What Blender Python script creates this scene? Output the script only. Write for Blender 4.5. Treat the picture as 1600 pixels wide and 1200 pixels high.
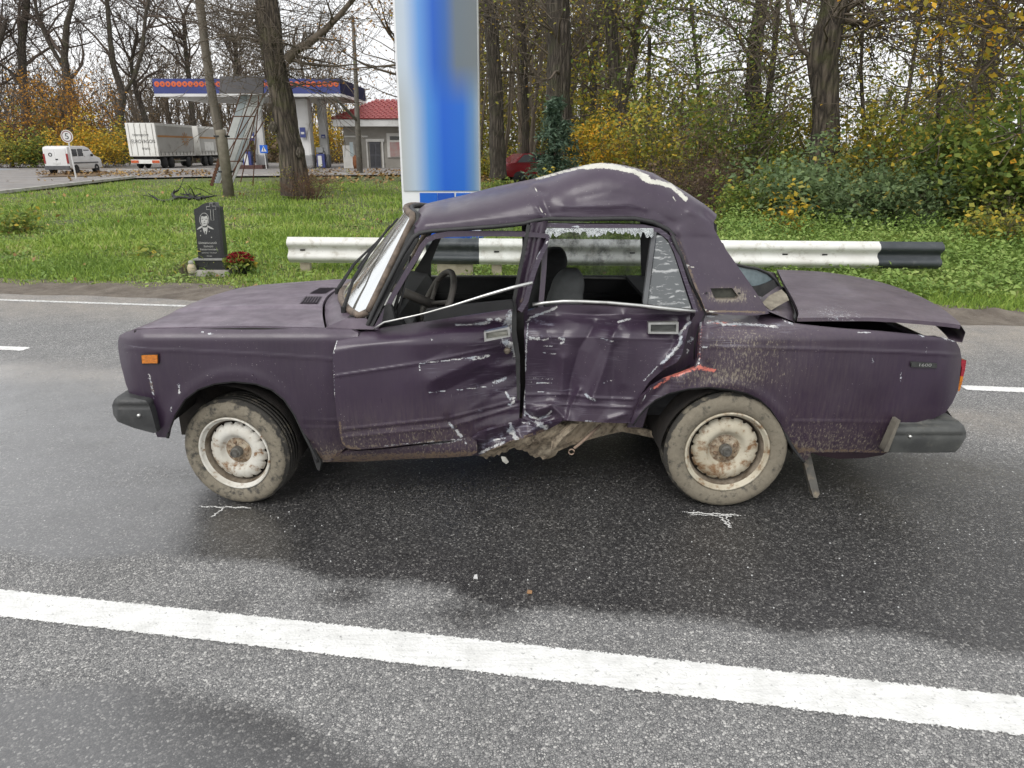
import bpy, bmesh, math, random
import numpy as np
from mathutils import Vector, Matrix, geometry as mgeo
random.seed(7)
RNG = np.random.default_rng(11)
for o in list(bpy.data.objects): bpy.data.objects.remove(o)
S = bpy.context.scene
COL = S.collection

# ---------------------------------------------------------------- camera
FPX, CAMH, PITCH = 1100.0, 1.70, math.radians(18.5)
CP, SP = math.cos(PITCH), math.sin(PITCH)
cam_d = bpy.data.cameras.new('camera'); cam = bpy.data.objects.new('camera', cam_d); COL.objects.link(cam)
cam.location = (0, 0, CAMH); cam.rotation_euler = (math.pi/2 - PITCH, 0, 0)
cam_d.sensor_fit = 'HORIZONTAL'; cam_d.sensor_width = 36.0; cam_d.lens = FPX/1600*36
cam_d.clip_start = 0.05; cam_d.clip_end = 2000
S.camera = cam
# ---------------------------------------------------------------- sky and sun
SUN_EL, SUN_ROT = math.radians(48), math.radians(205)
W = bpy.data.worlds.new('World'); S.world = W; W.use_nodes = True
wn, wl = W.node_tree.nodes, W.node_tree.links
wn.clear()
w_out = wn.new('ShaderNodeOutputWorld'); w_bg = wn.new('ShaderNodeBackground')
w_sky = wn.new('ShaderNodeTexSky'); w_sky.sky_type = 'NISHITA'; w_sky.sun_disc = False
w_sky.sun_elevation = SUN_EL; w_sky.sun_rotation = SUN_ROT; w_sky.dust_density = 4.0; w_sky.air_density = 1.0
w_hs = wn.new('ShaderNodeHueSaturation'); w_hs.inputs['Saturation'].default_value = 0.12
w_tc = wn.new('ShaderNodeTexCoord'); w_nz = wn.new('ShaderNodeTexNoise')
w_nz.inputs['Scale'].default_value = 2.2; w_nz.inputs['Detail'].default_value = 5
w_cr = wn.new('ShaderNodeValToRGB')
w_cr.color_ramp.elements[0].position = 0.3; w_cr.color_ramp.elements[0].color = (7.0, 7.15, 7.4, 1)
w_cr.color_ramp.elements[1].position = 0.7; w_cr.color_ramp.elements[1].color = (10.2, 10.2, 10.2, 1)
w_mx = wn.new('ShaderNodeMixRGB'); w_mx.inputs[0].default_value = 0.78       # cloud cover over the sky
w_bg.inputs['Strength'].default_value = 0.112
wl.new(w_sky.outputs[0], w_hs.inputs['Color']); wl.new(w_tc.outputs['Generated'], w_nz.inputs['Vector'])
wl.new(w_nz.outputs['Fac'], w_cr.inputs[0])
wl.new(w_hs.outputs[0], w_mx.inputs[1]); wl.new(w_cr.outputs[0], w_mx.inputs[2])
wl.new(w_mx.outputs[0], w_bg.inputs['Color']); wl.new(w_bg.outputs[0], w_out.inputs[0])
sd = bpy.data.lights.new('sun', 'SUN'); sd.energy = 1.0; sd.angle = math.radians(35); sd.color = (1, 0.97, 0.93)
sun = bpy.data.objects.new('sun', sd); COL.objects.link(sun)
sun.rotation_euler = (math.pi/2 - SUN_EL, 0, math.radians(-28))
S.view_settings.view_transform = 'Standard'; S.view_settings.look = 'None'
S.view_settings.exposure = 0.46; S.view_settings.gamma = 1.0
S.cycles.use_adaptive_sampling = True; S.cycles.adaptive_threshold = 0.02; S.cycles.max_bounces = 5; S.cycles.diffuse_bounces = 2; S.cycles.glossy_bounces = 3; S.cycles.transparent_max_bounces = 10
S.view_settings.gamma = 1.0; S.view_settings.use_curve_mapping = False

# ---------------------------------------------------------------- measuring helpers
def P(u, v, Y):
    """point of the vertical plane at distance Y that the photo shows at u, v (numpy friendly)"""
    u = np.asarray(u, float); v = np.asarray(v, float); Y = np.asarray(Y, float)
    xc = (u-800)/FPX; yc = (600-v)/FPX
    y = CP + yc*SP; z = -SP + yc*CP
    t = Y/y
    return np.stack(np.broadcast_arrays(xc*t, Y, CAMH + z*t), -1)
def G(u, v, z=0.0):
    xc = (u-800)/FPX; yc = (600-v)/FPX
    y = CP + yc*SP; zz = -SP + yc*CP
    t = (z-CAMH)/zz
    return np.array([xc*t, y*t, z])
def proj(X, Y, Z):
    X = np.asarray(X, float); Y = np.asarray(Y, float); dz = np.asarray(Z, float)-CAMH
    d = Y*CP - dz*SP; h = Y*SP + dz*CP
    return 800+FPX*X/d, 600-FPX*h/d

# ---------------------------------------------------------------- object helpers
def world_loc(o):
    l = Vector((0, 0, 0))
    while o is not None:
        l += o.location; o = o.parent
    return l
def tag(o, label=None, cat=None, group=None, kind=None):
    if label: o['label'] = label
    if cat: o['category'] = cat
    if group: o['group'] = group
    if kind: o['kind'] = kind
    return o
def empty(name, loc=(0, 0, 0), label=None, cat=None, group=None):
    o = bpy.data.objects.new(name, None); COL.objects.link(o); o.location = tuple(float(c) for c in loc)
    o.empty_display_size = 0.1
    return tag(o, label, cat, group)
def mk(name, verts, faces, mat, parent=None, smooth=False, attrs=None):
    v = np.asarray(verts, dtype=np.float64).reshape(-1, 3)
    if parent is not None:
        v = v - np.array(world_loc(parent))
    me = bpy.data.meshes.new(name)
    if isinstance(faces, np.ndarray):
        nf, k = faces.shape
        me.vertices.add(len(v)); me.vertices.foreach_set('co', v.astype(np.float32).ravel())
        me.loops.add(nf*k); me.loops.foreach_set('vertex_index', faces.astype(np.int32).ravel())
        me.polygons.add(nf); me.polygons.foreach_set('loop_start', np.arange(0, nf*k, k, dtype=np.int32))
        me.update(calc_edges=True)
    else:
        me.from_pydata(v.tolist(), [], [list(map(int, f)) for f in faces]); me.update()
    if smooth: me.polygons.foreach_set('use_smooth', np.ones(len(me.polygons), dtype=bool))
    if attrs:
        for k_, a in attrs.items():
            at = me.attributes.new(k_, 'FLOAT', 'POINT'); at.data.foreach_set('value', np.asarray(a, dtype=np.float32))
    if mat is not None: me.materials.append(mat)
    o = bpy.data.objects.new(name, me); COL.objects.link(o)
    if parent is not None: o.parent = parent
    return o
class MB:
    """collects shapes into one mesh"""
    def __init__(s): s.v = []; s.f = []
    def add(s, v, f):
        b = len(s.v); s.v += [tuple(map(float, p)) for p in v]; s.f += [tuple(int(i)+b for i in q) for q in f]; return s
    def box(s, c, d, rz=0, rx=0, ry=0, bev=0.0):
        c = np.array(c, float); d = np.array(d, float)/2
        R = np.array(Matrix.Rotation(rz, 3, 'Z') @ Matrix.Rotation(ry, 3, 'Y') @ Matrix.Rotation(rx, 3, 'X'))
        if bev <= 0:
            q = [(-1,-1,-1),(1,-1,-1),(1,1,-1),(-1,1,-1),(-1,-1,1),(1,-1,1),(1,1,1),(-1,1,1)]
            v = [c + R @ (np.array(a)*d) for a in q]
            return s.add(v, [(0,3,2,1),(4,5,6,7),(0,1,5,4),(1,2,6,5),(2,3,7,6),(3,0,4,7)])
        bm = bmesh.new(); bmesh.ops.create_cube(bm, size=2)
        for w in bm.verts: w.co = Vector((w.co.x*d[0], w.co.y*d[1], w.co.z*d[2]))
        bmesh.ops.bevel(bm, geom=bm.edges[:], offset=bev, segments=2, affect='EDGES', profile=0.6)
        bm.verts.index_update()
        v = [c + R @ np.array(w.co) for w in bm.verts]; f = [[w.index for w in q.verts] for q in bm.faces]
        bm.free(); return s.add(v, f)
    def quad(s, a, b, c, d): return s.add([a, b, c, d], [(0, 1, 2, 3)])
    def prism(s, poly, axis, a, b):
        """poly: list of 2-D points; extruded along axis from a to b"""
        n = len(poly)
        def pt(p, t):
            return {'y': (p[0], t, p[1]), 'x': (t, p[0], p[1]), 'z': (p[0], p[1], t)}[axis]
        v = [pt(p, a) for p in poly] + [pt(p, b) for p in poly]
        f = [tuple(range(n))[::-1], tuple(range(n, 2*n))] + [(i, (i+1) % n, n+(i+1) % n, n+i) for i in range(n)]
        return s.add(v, f)
    def tube(s, pts, r, n=8, cap=True, flat=1.0):
        pts = [np.array(p, float) for p in pts]; m = len(pts)
        rr = r if hasattr(r, '__len__') else [r]*m
        up0 = np.array([0.03, 0.05, 1.0]); vs = []
        for i, p in enumerate(pts):
            t = pts[min(i+1, m-1)] - pts[max(i-1, 0)]; t /= np.linalg.norm(t)+1e-9
            up = up0 if abs(t[2]) < 0.95 else np.array([1.0, 0.02, 0.1])
            a = np.cross(t, up); a /= np.linalg.norm(a); b = np.cross(a, t)
            for k in range(n):
                g = 2*math.pi*k/n
                vs.append(p + rr[i]*(a*math.cos(g)*flat + b*math.sin(g)))
        f = [(i*n+k, i*n+(k+1) % n, (i+1)*n+(k+1) % n, (i+1)*n+k) for i in range(m-1) for k in range(n)]
        if cap: f += [tuple(range(n))[::-1], tuple((m-1)*n+k for k in range(n))]
        return s.add(vs, f)
    def lathe(s, prof, c, axis='z', n=24, R=None):
        """prof: (radius, offset) pairs turned about axis through c"""
        vs = []
        for r, h in prof:
            for k in range(n):
                g = 2*math.pi*k/n; a, b = r*math.cos(g), r*math.sin(g)
                p = np.array({'z': (a, b, h), 'y': (a, h, b), 'x': (h, a, b)}[axis])
                if R is not None: p = R @ p
                vs.append(np.array(c)+p)
        f = [(i*n+k, i*n+(k+1) % n, (i+1)*n+(k+1) % n, (i+1)*n+k) for i in range(len(prof)-1) for k in range(n)]
        return s.add(vs, f)
    def grid(s, pts):
        pts = np.asarray(pts); m, n = pts.shape[:2]
        return s.add(pts.reshape(-1, 3), [(i*n+j, i*n+j+1, (i+1)*n+j+1, (i+1)*n+j) for i in range(m-1) for j in range(n-1)])
    def build(s, name, mat, parent=None, smooth=False, label=None):
        o = mk(name, s.v, s.f, mat, parent, smooth)
        if label: o['label'] = label
        return o
def smooth_by_angle(o, deg=35):
    me = o.data
    me.polygons.foreach_set('use_smooth', np.ones(len(me.polygons), dtype=bool))
    bm = bmesh.new(); bm.from_mesh(me)
    bmesh.ops.recalc_face_normals(bm, faces=bm.faces[:])
    for e in bm.edges:
        e.smooth = not (len(e.link_faces) == 2 and e.calc_face_angle(0) > math.radians(deg))
    bm.to_mesh(me); bm.free(); return o
def copy_tree(o, parent=None):
    c = o.copy(); COL.objects.link(c); c.parent = parent
    for ch in list(o.children): copy_tree(ch, c)
    return c
def text_mesh(body, size, align='CENTER', extr=0.0):
    cu = bpy.data.curves.new('txt', 'FONT'); cu.body = body; cu.size = size; cu.align_x = align; cu.align_y = 'CENTER'
    cu.extrude = extr; cu.resolution_u = 3
    to = bpy.data.objects.new('txt', cu); COL.objects.link(to)
    dg = bpy.context.evaluated_depsgraph_get(); me = to.evaluated_get(dg).to_mesh()
    v = np.array([w.co[:] for w in me.vertices]).reshape(-1, 3); f = [tuple(p.vertices) for p in me.polygons]
    to.evaluated_get(dg).to_mesh_clear(); bpy.data.objects.remove(to); bpy.data.curves.remove(cu)
    return v, f

# ---------------------------------------------------------------- materials
def newmat(name):
    m = bpy.data.materials.new(name); m.use_nodes = True
    nt = m.node_tree; b = nt.nodes['Principled BSDF']; return m, nt, b
def N(nt, t, **kw):
    n = nt.nodes.new(t)
    for k, v in kw.items():
        if k in n.inputs: n.inputs[k].default_value = v
        else: setattr(n, k, v)
    return n
def ramp(nt, fac, stops, interp='LINEAR'):
    r = nt.nodes.new('ShaderNodeValToRGB'); r.color_ramp.interpolation = interp
    e = r.color_ramp.elements
    while len(e) < len(stops): e.new(0.5)
    for i, (p, c) in enumerate(stops):
        e[i].position = p; e[i].color = (c, c, c, 1) if not hasattr(c, '__len__') else (*c, 1)
    nt.links.new(fac, r.inputs[0]); return r.outputs[0]
def mixc(nt, fac, a, b, mode='MIX'):
    m = nt.nodes.new('ShaderNodeMixRGB'); m.blend_type = mode
    for sock, x in ((m.inputs[0], fac), (m.inputs[1], a), (m.inputs[2], b)):
        if hasattr(x, 'is_output'): nt.links.new(x, sock)
        elif hasattr(x, '__len__'): sock.default_value = (*x[:3], 1)
        else: sock.default_value = x if sock == m.inputs[0] else (x, x, x, 1)
    return m.outputs[0]
def math_(nt, op, a, b=0.0, clamp=False):
    m = nt.nodes.new('ShaderNodeMath'); m.operation = op; m.use_clamp = clamp
    for i, x in enumerate((a, b)):
        if hasattr(x, 'is_output'): nt.links.new(x, m.inputs[i])
        else: m.inputs[i].default_value = x
    return m.outputs[0]
def coords(nt, scale=(1, 1, 1), rot=(0, 0, 0)):
    tc = nt.nodes.new('ShaderNodeTexCoord'); mp = nt.nodes.new('ShaderNodeMapping')
    mp.inputs['Scale'].default_value = scale; mp.inputs['Rotation'].default_value = rot
    nt.links.new(tc.outputs['Object'], mp.inputs[0]); return mp.outputs[0]
def noise(nt, scale, detail=4, rough=0.55, vec=None, dist=0.0):
    n = nt.nodes.new('ShaderNodeTexNoise')
    n.inputs['Scale'].default_value = scale; n.inputs['Detail'].default_value = min(detail, 5)
    n.inputs['Roughness'].default_value = rough; n.inputs['Distortion'].default_value = dist
    nt.links.new(vec if vec is not None else coords(nt), n.inputs['Vector']); return n.outputs['Fac']
def voronoi(nt, scale, vec=None, feature='F1', out='Distance', rnd=1.0):
    n = nt.nodes.new('ShaderNodeTexVoronoi'); n.feature = feature
    n.inputs['Scale'].default_value = scale; n.inputs['Randomness'].default_value = rnd
    nt.links.new(vec if vec is not None else coords(nt), n.inputs['Vector']); return n.outputs[out]
def bump(nt, b, h, strength=0.3, dist=0.01, prev=None):
    n = nt.nodes.new('ShaderNodeBump'); n.inputs['Strength'].default_value = strength; n.inputs['Distance'].default_value = dist
    nt.links.new(h, n.inputs['Height'])
    if prev is not None: nt.links.new(prev, n.inputs['Normal'])
    nt.links.new(n.outputs[0], b.inputs['Normal']); return n.outputs[0]
def attr(nt, name):
    a = nt.nodes.new('ShaderNodeAttribute'); a.attribute_name = name; return a.outputs['Fac']
MATS = {}
def M(name, c1, c2=None, scale=6.0, rough=0.7, metal=0.0, bmp=0.0, bscale=None, stretch=(1, 1, 1), spec=0.5, dirt=None, dscale=2.0, damt=0.5):
    """two-tone noisy surface; dirt = third colour laid on in blotches"""
    if name in MATS: return MATS[name]
    m, nt, b = newmat(name)
    c2 = c2 or tuple(x*0.7 for x in c1)
    vec = coords(nt, stretch)
    col = mixc(nt, ramp(nt, noise(nt, scale, 5, vec=vec), [(0.35, 0.0), (0.68, 1.0)]), c1, c2)
    if dirt:
        col = mixc(nt, ramp(nt, noise(nt, dscale, 7, 0.7), [(1-damt-0.12, 0.0), (1-damt+0.12, 1.0)]), col, dirt)
    nt.links.new(col, b.inputs['Base Color'])
    b.inputs['Roughness'].default_value = rough; b.inputs['Metallic'].default_value = metal
    b.inputs['Specular IOR Level'].default_value = spec
    if bmp: bump(nt, b, noise(nt, bscale or scale*4, 5, vec=vec), bmp, 0.01)
    MATS[name] = m; return m
def glass_mat(name, tint=(0.8, 0.85, 0.85), alpha=0.25, rough=0.05, dirt=0.15, dcol=(0.45, 0.43, 0.4), dscale=14):
    if name in MATS: return MATS[name]
    m, nt, b = newmat(name)
    out = nt.nodes['Material Output']
    tr = N(nt, 'ShaderNodeBsdfTransparent'); tr.inputs[0].default_value = (*tint, 1)
    gl = N(nt, 'ShaderNodeBsdfGlossy'); gl.inputs['Roughness'].default_value = rough; gl.inputs[0].default_value = (0.9, 0.93, 0.95, 1)
    fr = N(nt, 'ShaderNodeFresnel', IOR=1.5)
    mx = N(nt, 'ShaderNodeMixShader'); nt.links.new(math_(nt, 'ADD', fr.outputs[0], alpha*0.3, True), mx.inputs[0])
    nt.links.new(tr.outputs[0], mx.inputs[1]); nt.links.new(gl.outputs[0], mx.inputs[2])
    df = N(nt, 'ShaderNodeBsdfDiffuse'); df.inputs[0].default_value = (*dcol, 1)
    mx2 = N(nt, 'ShaderNodeMixShader')
    nt.links.new(math_(nt, 'ADD', math_(nt, 'MULTIPLY', ramp(nt, noise(nt, dscale, 8, 0.7), [(0.45, 0.0), (0.75, 1.0)]), dirt), alpha*0.3, True), mx2.inputs[0])
    nt.links.new(mx.outputs[0], mx2.inputs[1]); nt.links.new(df.outputs[0], mx2.inputs[2])
    nt.links.new(mx2.outputs[0], out.inputs[0]); MATS[name] = m; return m
def leaf_mat(name, stops, trans=0.35, rough=0.55):
    """stops: colour ramp over each leaf's own random value"""
    if name in MATS: return MATS[name]
    m, nt, b = newmat(name); out = nt.nodes['Material Output']
    c = ramp(nt, attr(nt, 'rnd'), stops)
    nt.links.new(c, b.inputs['Base Color']); b.inputs['Roughness'].default_value = rough
    b.inputs['Specular IOR Level'].default_value = 0.25
    t = N(nt, 'ShaderNodeBsdfTranslucent'); nt.links.new(c, t.inputs[0])
    mx = N(nt, 'ShaderNodeMixShader'); mx.inputs[0].default_value = trans
    nt.links.new(b.outputs[0], mx.inputs[1]); nt.links.new(t.outputs[0], mx.inputs[2]); nt.links.new(mx.outputs[0], out.inputs[0])
    MATS[name] = m; return m
# ================================================================ road, verge, ground
ROAD_DIR = np.array([-0.9893, 0.1459]); ROAD_N = np.array([0.1459, 0.9893])       # along / away from the camera
def rc(u, v):
    """road coordinates (along, across) of a ground point seen at u, v"""
    g = G(u, v)[:2]; return float(g @ ROAD_DIR), float(g @ ROAD_N)
def from_rc(a, c): return np.multiply.outer(a, ROAD_DIR) + np.multiply.outer(c, ROAD_N)
def seg_dist(u, v, line):
    """distance in the picture from points to a polyline"""
    d = np.full(np.shape(u), 1e9)
    for (x0, y0), (x1, y1) in zip(line[:-1], line[1:]):
        dx, dy = x1-x0, y1-y0; L = dx*dx+dy*dy+1e-9
        t = np.clip(((u-x0)*dx+(v-y0)*dy)/L, 0, 1)
        d = np.minimum(d, np.hypot(u-(x0+t*dx), v-(y0+t*dy)))
    return d
def sstep(a, b, x):
    t = np.clip((x-a)/(b-a), 0, 1); return t*t*(3-2*t)

EDGE_C = np.mean([rc(0, 455)[1], rc(250, 462)[1], rc(1550, 492)[1]])     # where the grass begins, across the road
# ---- road sheet: fine where it is near, coarse further off
ra = np.concatenate([-np.geomspace(200, 5, 24), np.arange(-4.6, 4.7, 0.05), np.geomspace(5, 250, 24)])
rcx = np.concatenate([[-9, -6, -4, -2, -0.5, 0.5], np.arange(0.9, EDGE_C-0.02, 0.05), [EDGE_C]])
A, C = np.meshgrid(ra, rcx, indexing='ij')
xy = A[..., None]*ROAD_DIR + C[..., None]*ROAD_N
xyz = np.concatenate([xy, np.zeros_like(xy[..., :1])], -1)
xs, ys = xyz[..., 0], xyz[..., 1]
wob = 0.10*np.sin(xs*2.1+1)+0.06*np.sin(xs*5.3+ys*2)+0.05*np.sin(xs*9.7-ys*4)
# wet film, measured on the ground: near edge of the wet lane and the wet patch in the lower left corner
ne = np.array([G(*q)[:2] for q in [(-500, 850), (0, 866), (250, 882), (500, 905), (700, 922), (790, 962), (1000, 948), (1250, 998), (1600, 1036), (2100, 1080)]])
near_edge = np.interp(xs, ne[:, 0], ne[:, 1])
wet = sstep(-0.09, 0.13, ys+wob*0.4-near_edge)*(1-0.75*sstep(1.8, 2.5, C-near_edge))
le = np.array([G(*q)[:2] for q in [(-300, 1040), (0, 1062), (200, 1075), (400, 1112), (600, 1168), (800, 1197), (1000, 1260), (1400, 1400)]])
low_edge = np.interp(xs, le[:, 0], le[:, 1])
wet = np.maximum(wet, 0.85*sstep(0.08, -0.10, ys+wob*0.3-low_edge))
for q, r, k in [((545, 930), 0.10, 0.7), ((360, 945), 0.09, 0.45), ((740, 960), 0.13, 0.7), ((1330, 905), 0.2, 0.4)]:
    g = G(*q); wet = np.maximum(wet, k*np.exp(-(((xs-g[0])/(r*1.7))**2+((ys-g[1])/r)**2)))
g = G(230, 745)                                                             # a drier island in front of the car
wet = wet*(1-0.35*np.exp(-(((xs-g[0])/0.55)**2+((ys-g[1])/0.28)**2)))
dust = sstep(EDGE_C-1.9, EDGE_C-0.7, C+wob)*np.where(A < 1, 1.0, 0.85)
dc = rc(60, 582)[1]
dust = np.maximum(dust, 0.75*np.exp(-((C-dc+wob*0.25)/0.24)**2))
dc2 = rc(1560, 660)[1]
dust = np.maximum(dust, 0.55*np.exp(-((C-dc2+wob*0.3)/0.25)**2))
oil = np.zeros_like(xs)
for q, r, k in [((0, 607), 0.35, 0.8), ((1150, 760), 0.8, 0.25)]:
    g = G(*q); oil = np.maximum(oil, k*np.exp(-(((xs-g[0])/(r*1.5))**2+((ys-g[1])/(r*0.35))**2)))
film = np.clip(sstep(-0.55, -1.5, xs+0.5*wob-0.12*(ys-3))+0.55*sstep(1.9, 2.6, xs+wob)*sstep(2.9, 3.6, ys)+0.6*sstep(1.9, 1.5, ys), 0, 1)
m, n = xs.shape
ii = (np.arange(m-1)[:, None]*n+np.arange(n-1)[None]).ravel()
road_faces = np.stack([ii, ii+1, ii+n+1, ii+n], -1)[:, ::-1]

def asphalt_mat():
    m, nt, b = newmat('asphalt')
    vec = coords(nt)
    wv = attr(nt, 'wet'); du = attr(nt, 'dust'); oi = attr(nt, 'oil')
    nz = noise(nt, 3.2, 6, 0.62, vec); nf = noise(nt, 26, 5, 0.7, vec)
    st = voronoi(nt, 122, vec); sc = voronoi(nt, 122, vec, out='Color')
    st2 = voronoi(nt, 190, vec, out='Color')
    sep = nt.nodes.new('ShaderNodeSeparateColor'); nt.links.new(sc, sep.inputs[0])
    sep2 = nt.nodes.new('ShaderNodeSeparateColor'); nt.links.new(st2, sep2.inputs[0])
    stone = ramp(nt, sep.outputs[0], [(0.0, (0.12, 0.12, 0.12)), (0.45, (0.19, 0.188, 0.182)), (0.8, (0.27, 0.265, 0.255)), (0.98, (0.42, 0.41, 0.39))])
    fine = ramp(nt, sep2.outputs[1], [(0.0, (0.08, 0.08, 0.082)), (0.8, (0.2, 0.198, 0.19)), (1.0, (0.36, 0.355, 0.34))])
    stone = mixc(nt, 0.3, stone, fine)
    gap = ramp(nt, math_(nt, 'ADD', voronoi(nt, 122, vec, 'DISTANCE_TO_EDGE'), math_(nt, 'MULTIPLY', math_(nt, 'SUBTRACT', sep.outputs[2], 0.5), 0.16)), [(0.03, 1.0), (0.15, 0.0)])
    dry = mixc(nt, gap, stone, (0.06, 0.06, 0.062))
    dry = mixc(nt, ramp(nt, noise(nt, 0.9, 6, 0.6, vec), [(0.3, 0.0), (0.7, 1.0)]), dry, (0.16, 0.158, 0.152)) if False else dry
    dry = mixc(nt, 1.0, dry, ramp(nt, nz, [(0.25, 1.2), (0.75, 1.65)]), 'MULTIPLY')
    # wetness with a ragged edge
    wm = ramp(nt, math_(nt, 'ADD', wv, math_(nt, 'MULTIPLY', math_(nt, 'SUBTRACT', nf, 0.5), 0.9)), [(0.22, 0.0), (0.78, 1.0)])
    wetc = mixc(nt, 1.0, dry, ramp(nt, sep.outputs[0], [(0.30, (0.20, 0.195, 0.20)), (0.80, (0.30, 0.295, 0.295)), (1.0, (0.46, 0.455, 0.45))]), 'MULTIPLY')
    col = mixc(nt, wm, dry, wetc)
    dm = math_(nt, 'MULTIPLY', du, ramp(nt, math_(nt, 'ADD', math_(nt, 'MULTIPLY', nf, 0.5), math_(nt, 'MULTIPLY', nz, 0.5)), [(0.38, 0.25), (0.6, 1.0)]), True)
    grit = mixc(nt, sep.outputs[1], (0.23, 0.20, 0.165), (0.40, 0.36, 0.31))
    col = mixc(nt, math_(nt, 'MULTIPLY', dm, 0.85), col, grit)
    col = mixc(nt, math_(nt, 'MULTIPLY', oi, ramp(nt, nf, [(0.4, 0.0), (0.6, 1.0)])), col, (0.03, 0.028, 0.028))
    nt.links.new(col, b.inputs['Base Color'])
    r1 = ramp(nt, noise(nt, 1.7, 5, 0.6, vec), [(0.35, 0.30), (0.65, 0.48)])
    mr = N(nt, 'ShaderNodeMix'); mr.data_type = 'FLOAT'
    nt.links.new(wm, mr.inputs[0]); mr.inputs[2].default_value = 0.82; nt.links.new(r1, mr.inputs[3])
    mr2 = N(nt, 'ShaderNodeMix'); mr2.data_type = 'FLOAT'
    nt.links.new(dm, mr2.inputs[0]); nt.links.new(mr.outputs[0], mr2.inputs[2]); mr2.inputs[3].default_value = 0.95
    nt.links.new(mr2.outputs[0], b.inputs['Roughness'])
    h = math_(nt, 'ADD', math_(nt, 'MULTIPLY', math_(nt, 'SUBTRACT', 0.6, st), 0.8), math_(nt, 'MULTIPLY', sep.outputs[2], 0.5))
    bn = N(nt, 'ShaderNodeBump', Distance=0.004); nt.links.new(h, bn.inputs['Height'])
    nt.links.new(ramp(nt, wm, [(0.0, 0.8), (1.0, 0.34)]), bn.inputs['Strength'])
    nt.links.new(bn.outputs[0], b.inputs['Normal'])
    nt.links.new(math_(nt, 'ADD', 0.35, math_(nt, 'MULTIPLY', wm, math_(nt, 'MULTIPLY', attr(nt, 'film'), 0.65))), b.inputs['Specular IOR Level'])
    nt.links.new(ramp(nt, wm, [(0.0, 1.45), (1.0, 1.62)]), b.inputs['IOR']) if False else None
    b.inputs['IOR'].default_value = 1.6
    fl = attr(nt, 'film')
    nt.links.new(math_(nt, 'MULTIPLY', wm, math_(nt, 'ADD', math_(nt, 'MULTIPLY', fl, 0.80), 0.06)), b.inputs['Coat Weight']); b.inputs['Coat IOR'].default_value = 1.55
    nt.links.new(ramp(nt, noise(nt, 5, 4, 0.6, vec), [(0.3, 0.14), (0.7, 0.32)]), b.inputs['Coat Roughness'])
    return m
M_ASPH = asphalt_mat()
road = mk('road', xyz, road_faces, M_ASPH, smooth=True, attrs={'wet': wet.ravel(), 'dust': dust.ravel(), 'oil': oil.ravel(), 'film': film.ravel()})
tag(road, kind='structure')

# ---- painted lines, ragged at the edges
def line_mat():
    m, nt, b = newmat('road_paint'); out = nt.nodes['Material Output']
    vec = coords(nt)
    c = mixc(nt, ramp(nt, noise(nt, 9, 7, 0.7, vec), [(0.35, 0.0), (0.7, 1.0)]), (0.80, 0.80, 0.78), (0.60, 0.60, 0.58))
    c = mixc(nt, ramp(nt, noise(nt, 55, 4, 0.7, vec), [(0.60, 0.0), (0.70, 0.9)]), c, (0.26, 0.26, 0.25))
    c = mixc(nt, ramp(nt, noise(nt, 1.0, 4, 0.6, coords(nt, (5, 60, 1), (0, 0, -0.146))), [(0.5, 0.0), (0.75, 0.5)]), c, (0.45, 0.45, 0.44))
    nt.links.new(c, b.inputs['Base Color']); b.inputs['Roughness'].default_value = 0.75
    bump(nt, b, voronoi(nt, 95, vec), 0.5, 0.003)
    e = attr(nt, 'edge')
    st = ramp(nt, voronoi(nt, 95, vec), [(0.15, 0.0), (0.6, 1.0)])
    k = math_(nt, 'ADD', e, math_(nt, 'MULTIPLY', math_(nt, 'SUBTRACT', noise(nt, 45, 5, 0.8, vec), 0.5), 1.5))
    k = math_(nt, 'SUBTRACT', k, math_(nt, 'MULTIPLY', st, 0.22))
    al = ramp(nt, k, [(0.22, 0.0), (0.30, 1.0)])
    tr = N(nt, 'ShaderNodeBsdfTransparent'); mx = N(nt, 'ShaderNodeMixShader')
    nt.links.new(al, mx.inputs[0]); nt.links.new(tr.outputs[0], mx.inputs[1]); nt.links.new(b.outputs[0], mx.inputs[2]); nt.links.new(mx.outputs[0], out.inputs[0])
    return m
M_LINE = line_mat()
def painted_line(name, a0, a1, c0, c1, c0e=None, c1e=None, strength=1.0, z=0.004, na=240):
    aa = np.linspace(a0, a1, na); t = np.linspace(-0.1, 1.1, 15)
    c0e = c0 if c0e is None else c0e; c1e = c1 if c1e is None else c1e
    s = (aa-a0)/(a1-a0)
    lo = c0+(c0e-c0)*s; hi = c1+(c1e-c1)*s
    CC = lo[:, None]+(hi-lo)[:, None]*t[None]
    pts = aa[:, None, None]*ROAD_DIR+CC[..., None]*ROAD_N
    pts = np.concatenate([pts, np.full_like(pts[..., :1], z)], -1)
    w = abs(c1-c0)
    e = np.clip(np.minimum(t+0.1, 1.1-t)*w/0.035, 0, 1)[None]*np.clip(np.minimum(s, 1-s)*abs(a1-a0)/0.05+0.0, 0, 1)[:, None]
    nn = len(t); jj = (np.arange(na-1)[:, None]*nn+np.arange(nn-1)[None]).ravel()
    f = np.stack([jj, jj+nn, jj+nn+1, jj+1], -1)[:, ::-1]
    o = mk(name, pts, f, M_LINE, attrs={'edge': (e*strength).ravel()})
    return tag(o, kind='structure')
pL, pR = [rc(0, 923), rc(0, 963)], [rc(1600, 1091), rc(1600, 1149)]
k0 = (pR[0][1]-pL[0][1])/(pR[0][0]-pL[0][0]); k1 = (pR[1][1]-pL[1][1])/(pR[1][0]-pL[1][0])
al, ar = 6.0, -6.0
ext = lambda p, k, a: p[1]+k*(a-p[0])
painted_line('lane_marking', ar, al, ext(pL[1], k1, ar), ext(pL[0], k0, ar), ext(pL[1], k1, al), ext(pL[0], k0, al), na=500)
dl, dr = rc(20, 545), rc(1560, 608.5)
wd = 0.12
kd = (dr[1]-dl[1])/(dr[0]-dl[0])
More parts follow.
